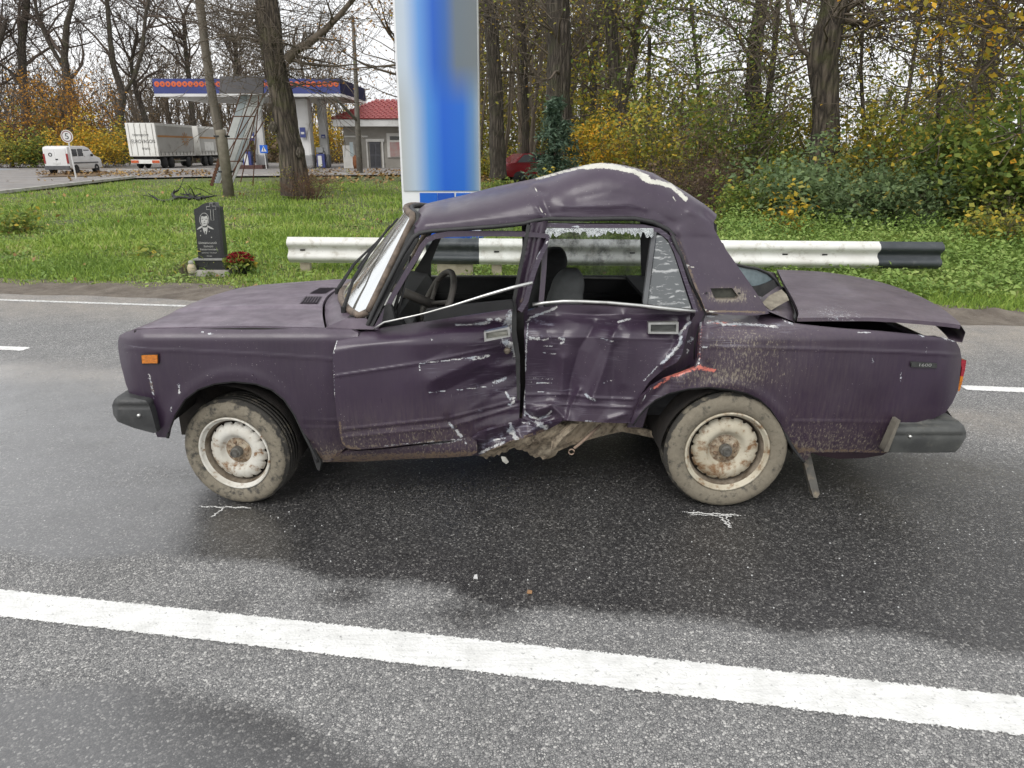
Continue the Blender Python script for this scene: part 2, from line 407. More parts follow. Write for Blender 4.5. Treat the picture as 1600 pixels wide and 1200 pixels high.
a_end = rc(48, 545)[0]; a_st = rc(1502, 607)[0]
for a0, a1 in ((a_end, a_end+4.0), (a_st-4.0, a_st)):
    painted_line('lane_dash', a0, a1, ext(dl, kd, a0)-wd/2, ext(dl, kd, a0)+wd/2, ext(dl, kd, a1)-wd/2, ext(dl, kd, a1)+wd/2)
el = rc(120, 473)
painted_line('edge_line', 1.5, 30, el[1]-0.05, el[1]+0.06, strength=0.50, na=400)

# ---- police chalk marks under the wheels
def chalk_mat():
    m, nt, b = newmat('chalk'); out = nt.nodes['Material Output']
    b.inputs['Base Color'].default_value = (0.75, 0.75, 0.73, 1); b.inputs['Roughness'].default_value = 0.95
    vec = coords(nt)
    k = math_(nt, 'ADD', attr(nt, 'edge'), math_(nt, 'MULTIPLY', math_(nt, 'SUBTRACT', noise(nt, 130, 3, 0.6, vec), 0.5), 1.8))
    tr = N(nt, 'ShaderNodeBsdfTransparent'); mx = N(nt, 'ShaderNodeMixShader')
    nt.links.new(ramp(nt, k, [(0.45, 0.0), (0.6, 0.85)]), mx.inputs[0])
    nt.links.new(tr.outputs[0], mx.inputs[1]); nt.links.new(b.outputs[0], mx.inputs[2]); nt.links.new(mx.outputs[0], out.inputs[0]); return m
M_CHALK = chalk_mat()
def chalk(lines, label):
    vs, fs, ed = [], [], []
    for k, (p0, p1, w) in enumerate(lines):
        a, b = G(*p0)[:2], G(*p1)[:2]; d = (b-a)/np.linalg.norm(b-a); nn = np.array([-d[1], d[0]])
        for i in range(30):
            q = a+(b-a)*i/29+nn*0.004*math.sin(i*0.9+k)
            for t in (-1, 0, 1):
                vs.append((*(q+nn*w*t), 0.005+0.0006*k)); ed.append((0.75 if t == 0 else 0.05)*min(1, 0.25+min(i, 29-i)/6))
        base = len(vs)-90
        fs += [(base+i*3+j, base+i*3+j+1, base+i*3+j+4, base+i*3+j+3) for i in range(29) for j in (0, 1)]
    o = mk('chalk_mark', vs, fs, M_CHALK, attrs={'edge': ed}); return tag(o, kind='structure', label=label)
chalk([((305, 792.5), (400, 795), 0.013), ((352, 794), (329, 811), 0.012)], 'white chalk mark on the asphalt below the front wheel')
chalk([((1060, 801), (1167, 807), 0.016), ((1070, 805), (1150, 808), 0.010), ((1123, 807), (1144, 829), 0.014), ((1133, 807), (1142, 826), 0.009)],
      'white chalk mark on the asphalt below the rear wheel')

# ---- dirt strip between road and grass
def dirt_mat():
    m, nt, b = newmat('verge_dirt'); vec = coords(nt)
    c = mixc(nt, ramp(nt, noise(nt, 4, 8, 0.7, vec), [(0.35, 0.0), (0.65, 1.0)]), (0.11, 0.09, 0.072), (0.21, 0.18, 0.145))
    c = mixc(nt, ramp(nt, noise(nt, 45, 4, 0.7, vec), [(0.6, 0.0), (0.7, 1.0)]), c, (0.26, 0.235, 0.2))
    nt.links.new(c, b.inputs['Base Color']); b.inputs['Roughness'].default_value = 0.95
    bump(nt, b, noise(nt, 30, 8, 0.75, vec), 0.9, 0.03); return m
M_DIRT = dirt_mat()
va = np.concatenate([-np.geomspace(150, 9, 14), np.arange(-8.5, 14, 0.06), np.geomspace(14.3, 200, 14)]); vc = np.linspace(-0.30, 0.62, 22)
VA, VC = np.meshgrid(va, vc, indexing='ij')
ridge = np.where(VA < 2, 1.0, 0.45)
vz = 0.006+ridge*np.exp(-((VC-0.22)/0.16)**2)*(0.045+0.03*np.sin(VA*3.1)+0.022*np.sin(VA*7.7+VC*9)+0.015*np.sin(VA*19+VC*14))+0.006*np.sin(VA*31+VC*27)*np.clip((VC+0.3)*3, 0, 1)
vz = np.maximum(vz, 0.004)+0.03*np.clip(VC-0.3, 0, 1)-0.12*np.clip(-VC-0.22, 0, 1)
vxy = VA[..., None]*ROAD_DIR+(VC+EDGE_C+0.03*np.sin(VA*2.3)+0.02*np.sin(VA*6.1))[..., None]*ROAD_N
vp = np.concatenate([vxy, vz[..., None]], -1); m, n = VA.shape
jj = (np.arange(m-1)[:, None]*n+np.arange(n-1)[None]).ravel()
tag(mk('verge', vp, np.stack([jj, jj+1, jj+n+1, jj+n], -1)[:, ::-1], M_DIRT, smooth=True), kind='structure')

# ---- ground under the grass, to the horizon
def ground_z(x, y):
    c = x*ROAD_N[0]+y*ROAD_N[1]-EDGE_C
    return np.where(c < 0, -0.06, 0.0)+0.0+0.03*sstep(0.3, 3.0, c)*sstep(30, 18, y)+0.03*np.sin(x*0.9+y*0.5)*sstep(0.5, 3, c)*sstep(36, 30, y)+0.02*np.sin(x*2.3-y*1.7)*sstep(0.5, 2, c)*sstep(36, 30, y)-0.05*sstep(31, 36, y)
gx = np.concatenate([-np.geomspace(400, 31, 16), np.arange(-30, 30.1, 0.5), np.geomspace(31, 400, 16)])
gy = np.concatenate([[-30, 0, 4], np.arange(6, 40, 0.4), np.geomspace(40.5, 900, 24)])
GX, GY = np.meshgrid(gx, gy, indexing='ij'); GZ = ground_z(GX, GY)
def soil_mat():
    m, nt, b = newmat('soil'); vec = coords(nt)
    c = mixc(nt, ramp(nt, noise(nt, 0.8, 8, 0.65, vec), [(0.35, 0.0), (0.6, 1.0)]), (0.075, 0.11, 0.028), (0.11, 0.12, 0.04))
    c = mixc(nt, ramp(nt, noise(nt, 6, 6, 0.7, vec), [(0.55, 0.0), (0.75, 1.0)]), c, (0.10, 0.085, 0.045))
    nt.links.new(c, b.inputs['Base Color']); b.inputs['Roughness'].default_value = 0.95
    bump(nt, b, noise(nt, 20, 6, 0.7, vec), 0.8, 0.05); return m
m, n = GX.shape; jj = (np.arange(m-1)[:, None]*n+np.arange(n-1)[None]).ravel()
tag(mk('ground', np.stack([GX, GY, GZ], -1), np.stack([jj, jj+1, jj+n+1, jj+n], -1)[:, ::-1], soil_mat(), smooth=True), kind='structure')

# ---- forecourt and driveway of the filling station
def forecourt_mat():
    m, nt, b = newmat('forecourt_asphalt'); vec = coords(nt)
    c = mixc(nt, ramp(nt, noise(nt, 0.5, 8, 0.65, vec), [(0.35, 0.0), (0.65, 1.0)]), (0.19, 0.18, 0.175), (0.26, 0.24, 0.225))
    c = mixc(nt, ramp(nt, noise(nt, 1.4, 8, 0.7, vec), [(0.55, 0.0), (0.7, 1.0)]), c, (0.14, 0.10, 0.07))
    nt.links.new(c, b.inputs['Base Color']); b.inputs['Roughness'].default_value = 0.8; return m
M_FORE = forecourt_mat()
def sheet(name, pts, z, mat):
    return tag(mk(name, [(p[0], p[1], z) for p in pts], [tuple(range(len(pts)))], mat), kind='structure')
kerbL = [G(-400, 352)[:2], G(0, 305)[:2], G(110, 291.5)[:2], G(210, 279.5)[:2]]
e2 = [G(330, 277)[:2], G(640, 274)[:2], G(760, 272)[:2]]
fc = kerbL+e2+[np.array([4, 90.0]), np.array([-200, 90.0]), np.array([-200, 40.0]), np.array([-60.0, 13.0])]
sheet('forecourt', fc, 0.055, M_FORE)
far_rd = [np.array([-220.0, 95]), np.array([-220.0, 50]), np.array([-57, 47.5]), np.array([-44, 51.0]), np.array([-40, 60]), np.array([-60, 80])]
sheet('far_road', far_rd, 0.062, M('far_road_asphalt', (0.24, 0.25, 0.27), (0.3, 0.31, 0.33), 0.4, 0.6))
M_CONC = M('concrete', (0.42, 0.40, 0.37), (0.30, 0.28, 0.25), 3, 0.9, bmp=0.3, dirt=(0.16, 0.14, 0.11), dscale=3, damt=0.35)
M_KERB = M('kerb_concrete', (0.5, 0.49, 0.46), (0.36, 0.34, 0.31), 2, 0.9, bmp=0.3, dirt=(0.2, 0.17, 0.12), dscale=2, damt=0.35)
def kerb(pts, w, h, z0=0.05):
    b = MB()
    for p, q in zip(pts[:-1], pts[1:]):
        d = q-p; L = np.linalg.norm(d); b.box((*(p+q)/2, z0+h/2), (L, w, h), rz=math.atan2(d[1], d[0]))
    return tag(b.build('kerb', M_KERB), kind='structure')
kerb(kerbL, 0.18, 0.12)
kerb([G(168, 268.5)[:2], G(330, 266)[:2]], 0.9, 0.10)
kerb([G(330, 276)[:2], G(760, 271)[:2]], 0.2, 0.06)
isl = [G(58, 279)[:2], G(150, 277)[:2], G(175, 271)[:2], G(120, 270)[:2]]
sheet('traffic_island', isl, 0.09, M('leaf_litter_soil', (0.17, 0.10, 0.05), (0.09, 0.07, 0.04), 3, 0.95))
# ================================================================ the wrecked saloon car
CAR = empty('wrecked_car', (0.15, 3.93, 0), 'crumpled dark purple saloon car standing on the road with its near side smashed in', 'car')
YMID = 3.93
def paint_mat(name, chips=((0.58, 0.575, 0.56), (0.38, 0.41, 0.45)), camp=2.1, cscale=62):
    m, nt, b = newmat(name); vec = coords(nt)
    big = noise(nt, 2.2, 6, 0.6, vec); fine = noise(nt, 60, 5, 0.65, vec)
    chip, red, rust, mud, scuff = (attr(nt, k) for k in ('chip', 'red', 'rust', 'mud', 'scuff'))
    fd = attr(nt, 'fade')
    base = mixc(nt, ramp(nt, big, [(0.3, 0.0), (0.7, 1.0)]), (0.0215, 0.0105, 0.027), (0.034, 0.0185, 0.041))
    blot = ramp(nt, noise(nt, 7, 7, 0.65, vec), [(0.38, 0.0), (0.66, 1.0)])
    base = mixc(nt, math_(nt, 'MULTIPLY', fd, math_(nt, 'ADD', math_(nt, 'MULTIPLY', blot, 0.55), 0.45)), base, (0.19, 0.155, 0.19))
    # tiny stone chips
    ch = ramp(nt, noise(nt, 150, 2, 0.5, vec), [(0.725, 0.0), (0.75, 1.0)])
    base = mixc(nt, math_(nt, 'MULTIPLY', ch, ramp(nt, noise(nt, 3, 3, 0.6, vec), [(0.45, 0.0), (0.6, 0.8)])), base, (0.5, 0.47, 0.46))
    # dirt: vertical runs
    sv = coords(nt, (90, 90, 9)); run = noise(nt, 1.0, 5, 0.65, sv)
    spk = noise(nt, 120, 4, 0.7, coords(nt, (1, 1, 0.42)))
    mm = math_(nt, 'ADD', mud, math_(nt, 'MULTIPLY', math_(nt, 'SUBTRACT', spk, 0.5), 1.5))
    mm = ramp(nt, mm, [(0.60, 0.0), (0.82, 0.75)])
    film = math_(nt, 'MULTIPLY', mud, ramp(nt, run, [(0.36, 0.10), (0.66, 0.50)]))
    base = mixc(nt, film, base, (0.155, 0.125, 0.105))
    base = mixc(nt, mm, base, (0.265, 0.23, 0.175))
    # scuffs: fine near-horizontal scratches
    sx = coords(nt, (7, 7, 240), (0, 0.07, 0)); scr = noise(nt, 1.0, 3, 0.6, sx)
    sm = math_(nt, 'MULTIPLY', scuff, ramp(nt, scr, [(0.58, 0.0), (0.68, 1.0)]), True)
    base = mixc(nt, math_(nt, 'MULTIPLY', sm, 0.6), base, (0.36, 0.35, 0.42))
    sc2 = ramp(nt, math_(nt, 'ADD', scuff, math_(nt, 'MULTIPLY', math_(nt, 'SUBTRACT', noise(nt, 34, 7, 0.75, vec), 0.5), 1.7)), [(0.74, 0.0), (0.98, 0.6)])
    base = mixc(nt, sc2, base, (0.25, 0.255, 0.32))
    def patch(col, a, c, hard=0.05, amp=camp):
        k = math_(nt, 'ADD', a, math_(nt, 'MULTIPLY', math_(nt, 'SUBTRACT', noise(nt, cscale, 5, 0.85, vec, 0.8), 0.5), amp))
        msk = ramp(nt, k, [(0.5, 0.0), (0.5+hard, 1.0)])
        return mixc(nt, msk, col, c), msk
    base, _ = patch(base, rust, mixc(nt, fine, (0.09, 0.058, 0.04), (0.22, 0.165, 0.115)), 0.12)
    base, _ = patch(base, red, mixc(nt, fine, (0.50, 0.10, 0.07), (0.62, 0.22, 0.17)))
    base, cm = patch(base, chip, mixc(nt, ramp(nt, noise(nt, 20, 5, 0.6, vec), [(0.4, 0.0), (0.6, 1.0)]), *chips))
    nt.links.new(base, b.inputs['Base Color'])
    r = math_(nt, 'ADD', ramp(nt, noise(nt, 11, 6, 0.6, vec), [(0.3, 0.26), (0.7, 0.40)]), math_(nt, 'MULTIPLY', math_(nt, 'ADD', film, fd), 0.3), True)
    nt.links.new(r, b.inputs['Roughness'])
    b.inputs['Specular IOR Level'].default_value = 0.5; b.inputs['Coat Weight'].default_value = 0.25; b.inputs['Coat Roughness'].default_value = 0.18
    h = math_(nt, 'ADD', math_(nt, 'MULTIPLY', noise(nt, 14, 4, 0.5, vec), 0.6), math_(nt, 'MULTIPLY', cm, -0.25))
    bump(nt, b, h, 0.16, 0.01)
    return m
PAINT = paint_mat('purple_paint'); PAINT_R = paint_mat('purple_roof_paint', ((0.60, 0.59, 0.52), (0.50, 0.49, 0.43)), 0.8, 30)
M_BLACK = M('black_rubber', (0.018, 0.018, 0.019), (0.03, 0.03, 0.03), 20, 0.6, bmp=0.1)
M_TRIM = M('black_trim', (0.012, 0.012, 0.013), (0.02, 0.02, 0.021), 12, 0.75)
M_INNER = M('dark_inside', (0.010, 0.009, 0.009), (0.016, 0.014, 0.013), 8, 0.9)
M_PLAST = M('grey_bumper_plastic', (0.045, 0.047, 0.046), (0.085, 0.088, 0.082), 9, 0.6, bmp=0.15, dirt=(0.16, 0.155, 0.13), dscale=7, damt=0.32)
M_CHROME = M('dull_chrome', (0.66, 0.66, 0.64), (0.45, 0.45, 0.43), 14, 0.28, metal=0.9, dirt=(0.3, 0.27, 0.22), dscale=20, damt=0.3)
M_UNDER = M('muddy_underbody', (0.46, 0.39, 0.29), (0.28, 0.22, 0.15), 7, 0.95, bmp=1.0, bscale=40, dirt=(0.04, 0.026, 0.02), dscale=22, damt=0.42)
M_SEAM = M('tan_sealant', (0.30, 0.22, 0.16), (0.18, 0.13, 0.10), 30, 0.8)

def densify(pts, step, closed=True):
    out = []; n = len(pts)
    for i in range(n if closed else n-1):
        a = np.array(pts[i], float); b = np.array(pts[(i+1) % n], float)
        k = max(1, int(math.ceil(np.linalg.norm(b-a)/step)))
        out += [tuple(a+(b-a)*j/k) for j in range(k)]
    if not closed: out.append(tuple(pts[-1]))
    return out
def round_poly(pts, it=2, keep=()):
    """corner cutting; indices in keep stay sharp"""
    pts = [tuple(p) for p in pts]; sharp = {tuple(pts[i]) for i in keep}
    for _ in range(it):
        out = []
        n = len(pts)
        for i in range(n):
            p0, p, p2 = np.array(pts[i-1]), np.array(pts[i]), np.array(pts[(i+1) % n])
            if tuple(pts[i]) in sharp: out.append(tuple(pts[i]))
            else: out += [tuple(p*0.75+p0*0.25), tuple(p*0.75+p2*0.25)]
        pts = out
    return pts
def in_poly(u, v, poly):
    poly = np.array(poly); ins = np.zeros(len(u), bool); j = len(poly)-1
    for i in range(len(poly)):
        xi, yi = poly[i]; xj, yj = poly[j]
        c = ((yi > v) != (yj > v)) & (u < (xj-xi)*(v-yi)/(yj-yi+1e-12)+xi)
        ins ^= c; j = i
    return ins
def strokes(u, v, L):
    a = np.zeros(len(u))
    for s in L:
        line, r = s[0], s[1]; k = s[2] if len(s) > 2 else 1.0
        if len(line) == 1: line = [line[0], line[0]]
        a = np.maximum(a, k*np.clip(0.78-seg_dist(u, v, line)/(3.0*r), 0, 1))
    return a
ATTRS = ('chip', 'red', 'rust', 'mud', 'scuff', 'fade')
def panel_geo(outline, Yf, step=4.0, thick=0.025, holes=()):
    ol = densify(outline, step); n0 = len(ol)
    pts = list(ol); edges = [(i, (i+1) % n0) for i in range(n0)]; loops = [(0, n0)]
    for h in holes:
        hd = densify(h, step); s = len(pts); pts += hd
        edges += [(s+i, s+(i+1) % len(hd)) for i in range(len(hd))]; loops.append((s, len(hd)))
    a = np.array(ol); lo, hi = a.min(0), a.max(0)
    gu, gv = np.meshgrid(np.arange(lo[0]+step/2, hi[0], step), np.arange(lo[1]+step/2, hi[1], step*0.9))
    gu = gu + (np.arange(gu.shape[0]) % 2)[:, None]*step/2
    gu, gv = gu.ravel(), gv.ravel(); ok = in_poly(gu, gv, ol)
    ok[ok] &= seg_dist(gu[ok], gv[ok], ol+[ol[0]]) > step*0.45
    for h in holes:
        ok &= ~in_poly(gu, gv, h); ok[ok] &= seg_dist(gu[ok], gv[ok], list(h)+[h[0]]) > step*0.45
    pts += list(zip(gu[ok], gv[ok]))
    r = mgeo.delaunay_2d_cdt([Vector((p[0], -p[1])) for p in pts], edges, [], 1, 1e-4)
    uv = np.array([(p[0], -p[1]) for p in r[0]]); f = [tuple(q) for q in r[2]]
    for h in holes:
        ce = np.array([uv[list(q)].mean(0) for q in f]); keep = ~in_poly(ce[:, 0], ce[:, 1], h); f = [q for q, k_ in zip(f, keep) if k_]
    W3 = P(uv[:, 0], uv[:, 1], Yf(uv[:, 0], uv[:, 1]))
    if thick:
        for s, k in loops:
            b = np.array(pts[s:s+k]); Yb = Yf(b[:, 0], b[:, 1]); e = P(b[:, 0], b[:, 1], Yb); q = len(W3)
            e2 = e+np.array([0, thick, 0])
            W3 = np.concatenate([W3, e, e2]); uv = np.concatenate([uv, b, b])
            f += [(q+i, q+k+i, q+k+(i+1) % k, q+(i+1) % k) for i in range(k)]
    return W3, f, uv
def panel(name, outline, Yf, mat=None, parent=None, step=4.0, thick=0.025, holes=(), att=None, label=None):
    w, f, uv = panel_geo(outline, Yf, step, thick, holes)
    at = None
    if mat is None or att is not None:
        att = att or {}
        at = {k: (att[k](uv[:, 0], uv[:, 1]) if callable(att.get(k)) else strokes(uv[:, 0], uv[:, 1], att.get(k, []))) for k in ATTRS}
    o = mk(name, w, f, mat or PAINT, parent or CAR, True, at)
    if label: o['label'] = label
    return o
def strip(pts, w):
    """outline of a band of half width w about a polyline"""
    p = np.array(pts, float); d = np.gradient(p, axis=0); d /= np.linalg.norm(d, axis=1)[:, None]+1e-9
    nn = np.stack([-d[:, 1], d[:, 0]], -1); w = np.asarray(w, float)
    w = w[:, None] if w.ndim else w
    return [tuple(q) for q in p+nn*w]+[tuple(q) for q in (p-nn*w)[::-1]]
def lin(pts):
    p = np.array(pts, float); return lambda x: np.interp(x, p[:, 0], p[:, 1])
def bumpline(u, v, line, r, d):
    s = seg_dist(u, v, line)/r; return d*(0.55*np.exp(-s*s)+0.75*np.exp(-1.5*s))
def crease(u, v, pts, amp, up=11.0, dn=3.0):
    d = v-lin(pts)(u); lo, hi = pts[0][0], pts[-1][0]
    k = 0.22*np.where(d < 0, np.exp(d/(up*0.6)), np.exp(-d/dn))+0.75*np.exp(-(d/1.5)**2)
    return -amp*k*sstep(lo-2, lo+6, u)*sstep(hi+2, hi-6, u)
# ---- lie of the near flank
def YB(u, v):
    u = np.asarray(u, float); v = np.asarray(v, float)
    y = 3.125+0.055*(np.clip(532-v, 0, 40)/24)**1.8-0.012*np.exp(-((v-585)/55)**2)+0.045*(np.clip(v-640, 0, 100)/70)**2
    y += 0.10*(np.clip(226-u, 0, 60)/42)**2+0.10*(np.clip(u-1462, 0, 60)/42)**2
    return y
def tri(x): return np.abs(np.mod(x, 2.0)-1.0)-0.5
def crumple(u, v, ang, per, amp, ph=0.0):
    c, s = math.cos(math.radians(ang)), math.sin(math.radians(ang)); w = u*c+v*s
    return amp*tri((w+per*0.18*np.sin((v*c-u*s)/per*1.3+ph))/per+ph)
def mudlow(v0, v1, k): return lambda u, v: k*sstep(v0, v1, v)

# ---- front wing
ARCH_F = [(262, 684), (264, 672), (273, 648), (288, 624), (309, 608), (335, 599), (365, 595.5), (400, 599), (425, 608), (445, 624), (461, 648), (476, 680), (489, 706), (497, 722)]
wing = [(184.5, 532), (187, 524), (196, 519), (207, 516.5), (300, 513), (400, 511.3), (508, 514.2), (548, 515), (560, 520), (540, 700), (516, 722), (497, 722)]+ARCH_F[::-1][1:]+[(246, 683), (238, 665), (222, 640), (205, 622), (196, 598), (188, 566), (184.5, 545)]
def Y_wing(u, v):
    y = YB(u, v)+crease(u, v, [(190, 545), (300, 549), (420, 555), (530, 562)], 0.004, 9, 2.5)
    r = np.hypot((u-366)/1.0, (v-702)/1.05)
    y += -0.007*np.exp(-((r-112)/10)**2)*(v < 690)
    y += crease(u, v, [(470, 655), (540, 658)], 0.004, 4, 3)+crease(u, v, [(470, 668), (540, 669)], 0.004, 4, 3)
    y += 0.02*sstep(500, 560, u)
    return y
panel('front_wing', wing, Y_wing, step=3.2, att={
    'chip': [([(233, 585), (236, 600), (241, 622)], 1.3), ([(279, 601), (280, 615)], 1.8), ([(268, 634), (267, 642)], 1.1), ([(315, 518.5), (317, 519)], 1.2), ([(325, 521), (331, 522)], 0.9)],
    'rust': [([(235, 596), (239, 612)], 2.2), ([(500, 716), (540, 712)], 8, 0.9)],
    'mud': lambda u, v: 0.5*sstep(640, 715, v)*sstep(430, 480, u)+0.12, 'fade': lambda u, v: 0.45*sstep(540, 513, v),
    'scuff': [([(196, 535), (232, 544)], 3, 0.5)]})
# black bead round the arch
arch_tube = MB().tube(P(*np.array(densify(ARCH_F, 6, False)).T, 3.135), 0.0075, 6)
arch_tube.build('arch_seal', M_BLACK, CAR, True)
panel('front_mud_flap', [(484, 700), (490, 698), (502, 722), (499, 736), (495, 733)], lambda u, v: 3.16+0*u, M_BLACK, thick=0.22)
# ---- side repeater lamp
def amber(name, c):
    m, nt, b = newmat(name); vec = coords(nt)
    nt.links.new(mixc(nt, ramp(nt, noise(nt, 60, 3, vec=coords(nt, (1, 1, 5))), [(0.4, 0.0), (0.6, 1.0)]), c, tuple(x*0.6 for x in c)), b.inputs['Base Color'])
    b.inputs['Roughness'].default_value = 0.2; b.inputs['Coat Weight'].default_value = 0.5; return m
M_AMBER = amber('amber_lens', (0.62, 0.19, 0.01)); M_REDL = amber('red_lens', (0.36, 0.012, 0.03))
panel('side_marker', [(221, 555.5), (245, 555), (246, 567.5), (222, 568)], lambda u, v: 3.098+0*u, M_AMBER, step=5, thick=0.03)
panel('marker_housing', [(219.5, 554), (246.5, 553.5), (247.5, 569), (220.5, 569.5)], lambda u, v: 3.106+0*u, M_BLACK, step=6, thick=0.03)

# ---- bonnet
hn = np.array([(206, 516), (212, 513.5), (240, 512), (300, 510.8), (400, 509.2), (507.5, 512)])
hb = P(hn[:, 0], hn[:, 1], 3.172); S_, T_ = 40, 90
sx_ = np.linspace(0, 1, S_); xi = np.interp(sx_, np.linspace(0, 1, len(hb)), np.linspace(hb[0, 0], hb[-1, 0], len(hb)))
zi = np.interp(xi, hb[:, 0], hb[:, 2]); tt = np.linspace(0, 1, T_)
gridp = np.zeros((S_, T_, 3)); fadeg = np.zeros((S_, T_))
XR, XF = xi[-1], xi[0]
for i in range(S_):
    for j, t in enumerate(tt):
        bow = math.sin(math.pi*t); s = sx_[i]
        x0 = XF-0.05*bow; x1 = XR-0.15*bow; x = x0+(x1-x0)*s
        z = zi[i]+0.022*bow**0.6+0.013*(sstep(0.235, 0.255, t)*sstep(0.765, 0.745, t))*sstep(0.02, 0.2, s)
        z -= 0.05*math.exp(-(s/0.05)**2)*bow+t*(0.085*(1-s)+0.035*s)
        gridp[i, j] = (x, 3.172+(2*(YMID-3.172))*t, z)
hood = MB().grid(gridp)
e0 = gridp[:, 0]; hood.grid(np.stack([e0, e0-np.array([0, 0, 0.02])], 1)); e1 = gridp[-1]; hood.grid(np.stack([e1, e1-np.array([0, 0, 0.02])], 1))
e2_ = gridp[0]; hood.grid(np.stack([e2_, e2_-np.array([-0.01, 0, 0.04])], 1))
HV = np.array(hood.v)
ho = mk('bonnet', hood.v, hood.f, PAINT, CAR, True, {'chip': np.zeros(len(HV)), 'red': np.zeros(len(HV)), 'rust': np.zeros(len(HV)), 'scuff': 0.12+0*HV[:, 0], 'mud': 0.16+0*HV[:, 0], 'fade': 0.95+0*HV[:, 0]})
MB().tube(hb[1:]+np.array([0, -0.012, -0.012]), 0.0075, 6).build('bonnet_gap_shade', M_INNER, CAR)  # dark tube drawn in as the shade of the bonnet-to-wing gap
# air vents: two dark louvre panels set on the bonnet
def on_hood(s, t):
    i = s*(S_-1); j = t*(T_-1); i0, j0 = int(min(i, S_-2)), int(min(j, T_-2)); a, b = i-i0, j-j0
    g = gridp; return (1-a)*(1-b)*g[i0, j0]+a*(1-b)*g[i0+1, j0]+(1-a)*b*g[i0, j0+1]+a*b*g[i0+1, j0+1]
for t0, t1 in ((0.275, 0.40), (0.47, 0.60)):
    vb = MB(); up = np.array([0, 0, 0.005])
    for k in range(6):
        s0 = 0.86+0.018*k; vb.quad(on_hood(s0, t0)+up, on_hood(s0, t1)+up, on_hood(s0+0.012, t1)+up*1.9, on_hood(s0+0.012, t0)+up*1.9)
    vb.quad(on_hood(0.855, t0)+up*0.5, on_hood(0.855, t1)+up*0.5, on_hood(0.97, t1)+up*0.5, on_hood(0.97, t0)+up*0.5)
    vb.build('bonnet_vent', M('vent_dark', (0.05, 0.035, 0.05), (0.03, 0.022, 0.03), 20, 0.6), CAR)
# ---- scuttle between bonnet and windscreen
def att0(n, **k):
    d = {a: np.zeros(n) for a in ATTRS}
    for q, w in k.items(): d[q] = np.full(n, w)
    return d
NB, FB = P(572, 497, 3.26), P(649, 338, 3.38)
ws_bow0, ws_bow1 = 0.24, 0.10
def ws(s, t, out=0.0):
    """windscreen surface: s bottom-top, t near-far"""
    b = math.sin(math.pi*t)**0.7
    n0 = NB; n1 = FB; f0 = np.array([NB[0], 2*YMID-NB[1], NB[2]]); f1 = np.array([FB[0], 2*YMID-FB[1], FB[2]])
    p0 = n0+(f0-n0)*t-np.array([ws_bow0*b, 0, -0.02*b]); p1 = n1+(f1-n1)*t-np.array([ws_bow1*b, 0, -0.03*b+0.05*t])
    return p0+(p1-p0)*s+np.array([-out*0.8, 0, out*0.5])
sc = MB(); rows = []
for j in range(T_):
    t = tt[j]; a = gridp[-1, j]+np.array([0.012, 0, -0.006]); b = ws(0.0, t, -0.02)
    rows.append([a-np.array([0, 0, 0.03]), a, a*0.5+b*0.5+np.array([0, 0, 0.008]), b])
sc.grid(np.array(rows)); nsc = len(sc.v)
side = [tuple(P(509, 514, 3.175)), tuple(P(509, 511, 3.172)), tuple(P(540, 498, 3.2)), tuple(P(572, 497, 3.26)), tuple(P(590, 515, 3.18))]
sc.add(side, [(0, 4, 3, 2, 1)])
mk('scuttle', sc.v, sc.f, PAINT, CAR, True, att0(len(sc.v), fade=0.6, mud=0.2))
# ---- windscreen with its rubber
wg = MB().grid(np.array([[ws(s, t) for t in np.linspace(0, 1, 24)] for s in np.linspace(0.0, 1, 14)]))
wg.build('windscreen', glass_mat('windscreen_glass', (0.80, 0.82, 0.78), 0.55, 0.06, 0.12, (0.50, 0.48, 0.42), 4), CAR, True)
loop = [ws(s, 0.0, 0.004) for s in np.linspace(0.06, 0.96, 14)]+[ws(1.0, t, 0.004) for t in np.linspace(0.02, 0.98, 22)]+[ws(s, 1.0, 0.004) for s in np.linspace(0.96, 0.06, 10)]+[ws(0.0, t, 0.004) for t in np.linspace(0.98, 0.02, 26)]
loop.append(loop[0])
MB().tube(loop, 0.017, 8).build('windscreen_rubber', M('aged_rubber', (0.19, 0.145, 0.11), (0.07, 0.055, 0.045), 25, 0.7), CAR, True)
loop2 = [p+np.array([0.028, -0.006, 0.0]) for p in loop]
MB().tube(loop2, 0.013, 8).build('screen_frame', M_BLACK, CAR, True)
# wipers
def wiper(t0, s1, t1):
    a = ws(-0.02, t0, 0.03); b = ws(s1, t1, 0.03); w = MB()
    w.tube([a, a*0.5+b*0.5+np.array([-0.015, 0, 0.012]), b], [0.011, 0.008, 0.005], 6)
    c = ws(s1-0.32, t1-0.02, 0.022); d = ws(s1+0.30, t1+0.03, 0.022)
    w.tube([c, c*0.5+d*0.5+np.array([-0.006, 0, 0.006]), d], 0.006, 5)
    w.tube([a-np.array([0, 0, 0.03]), a+np.array([0, 0, 0.012])], 0.014, 8)
    w.build('wiper', M_TRIM, CAR)
wiper(0.10, 0.50, 0.22); wiper(0.42, 0.52, 0.55)

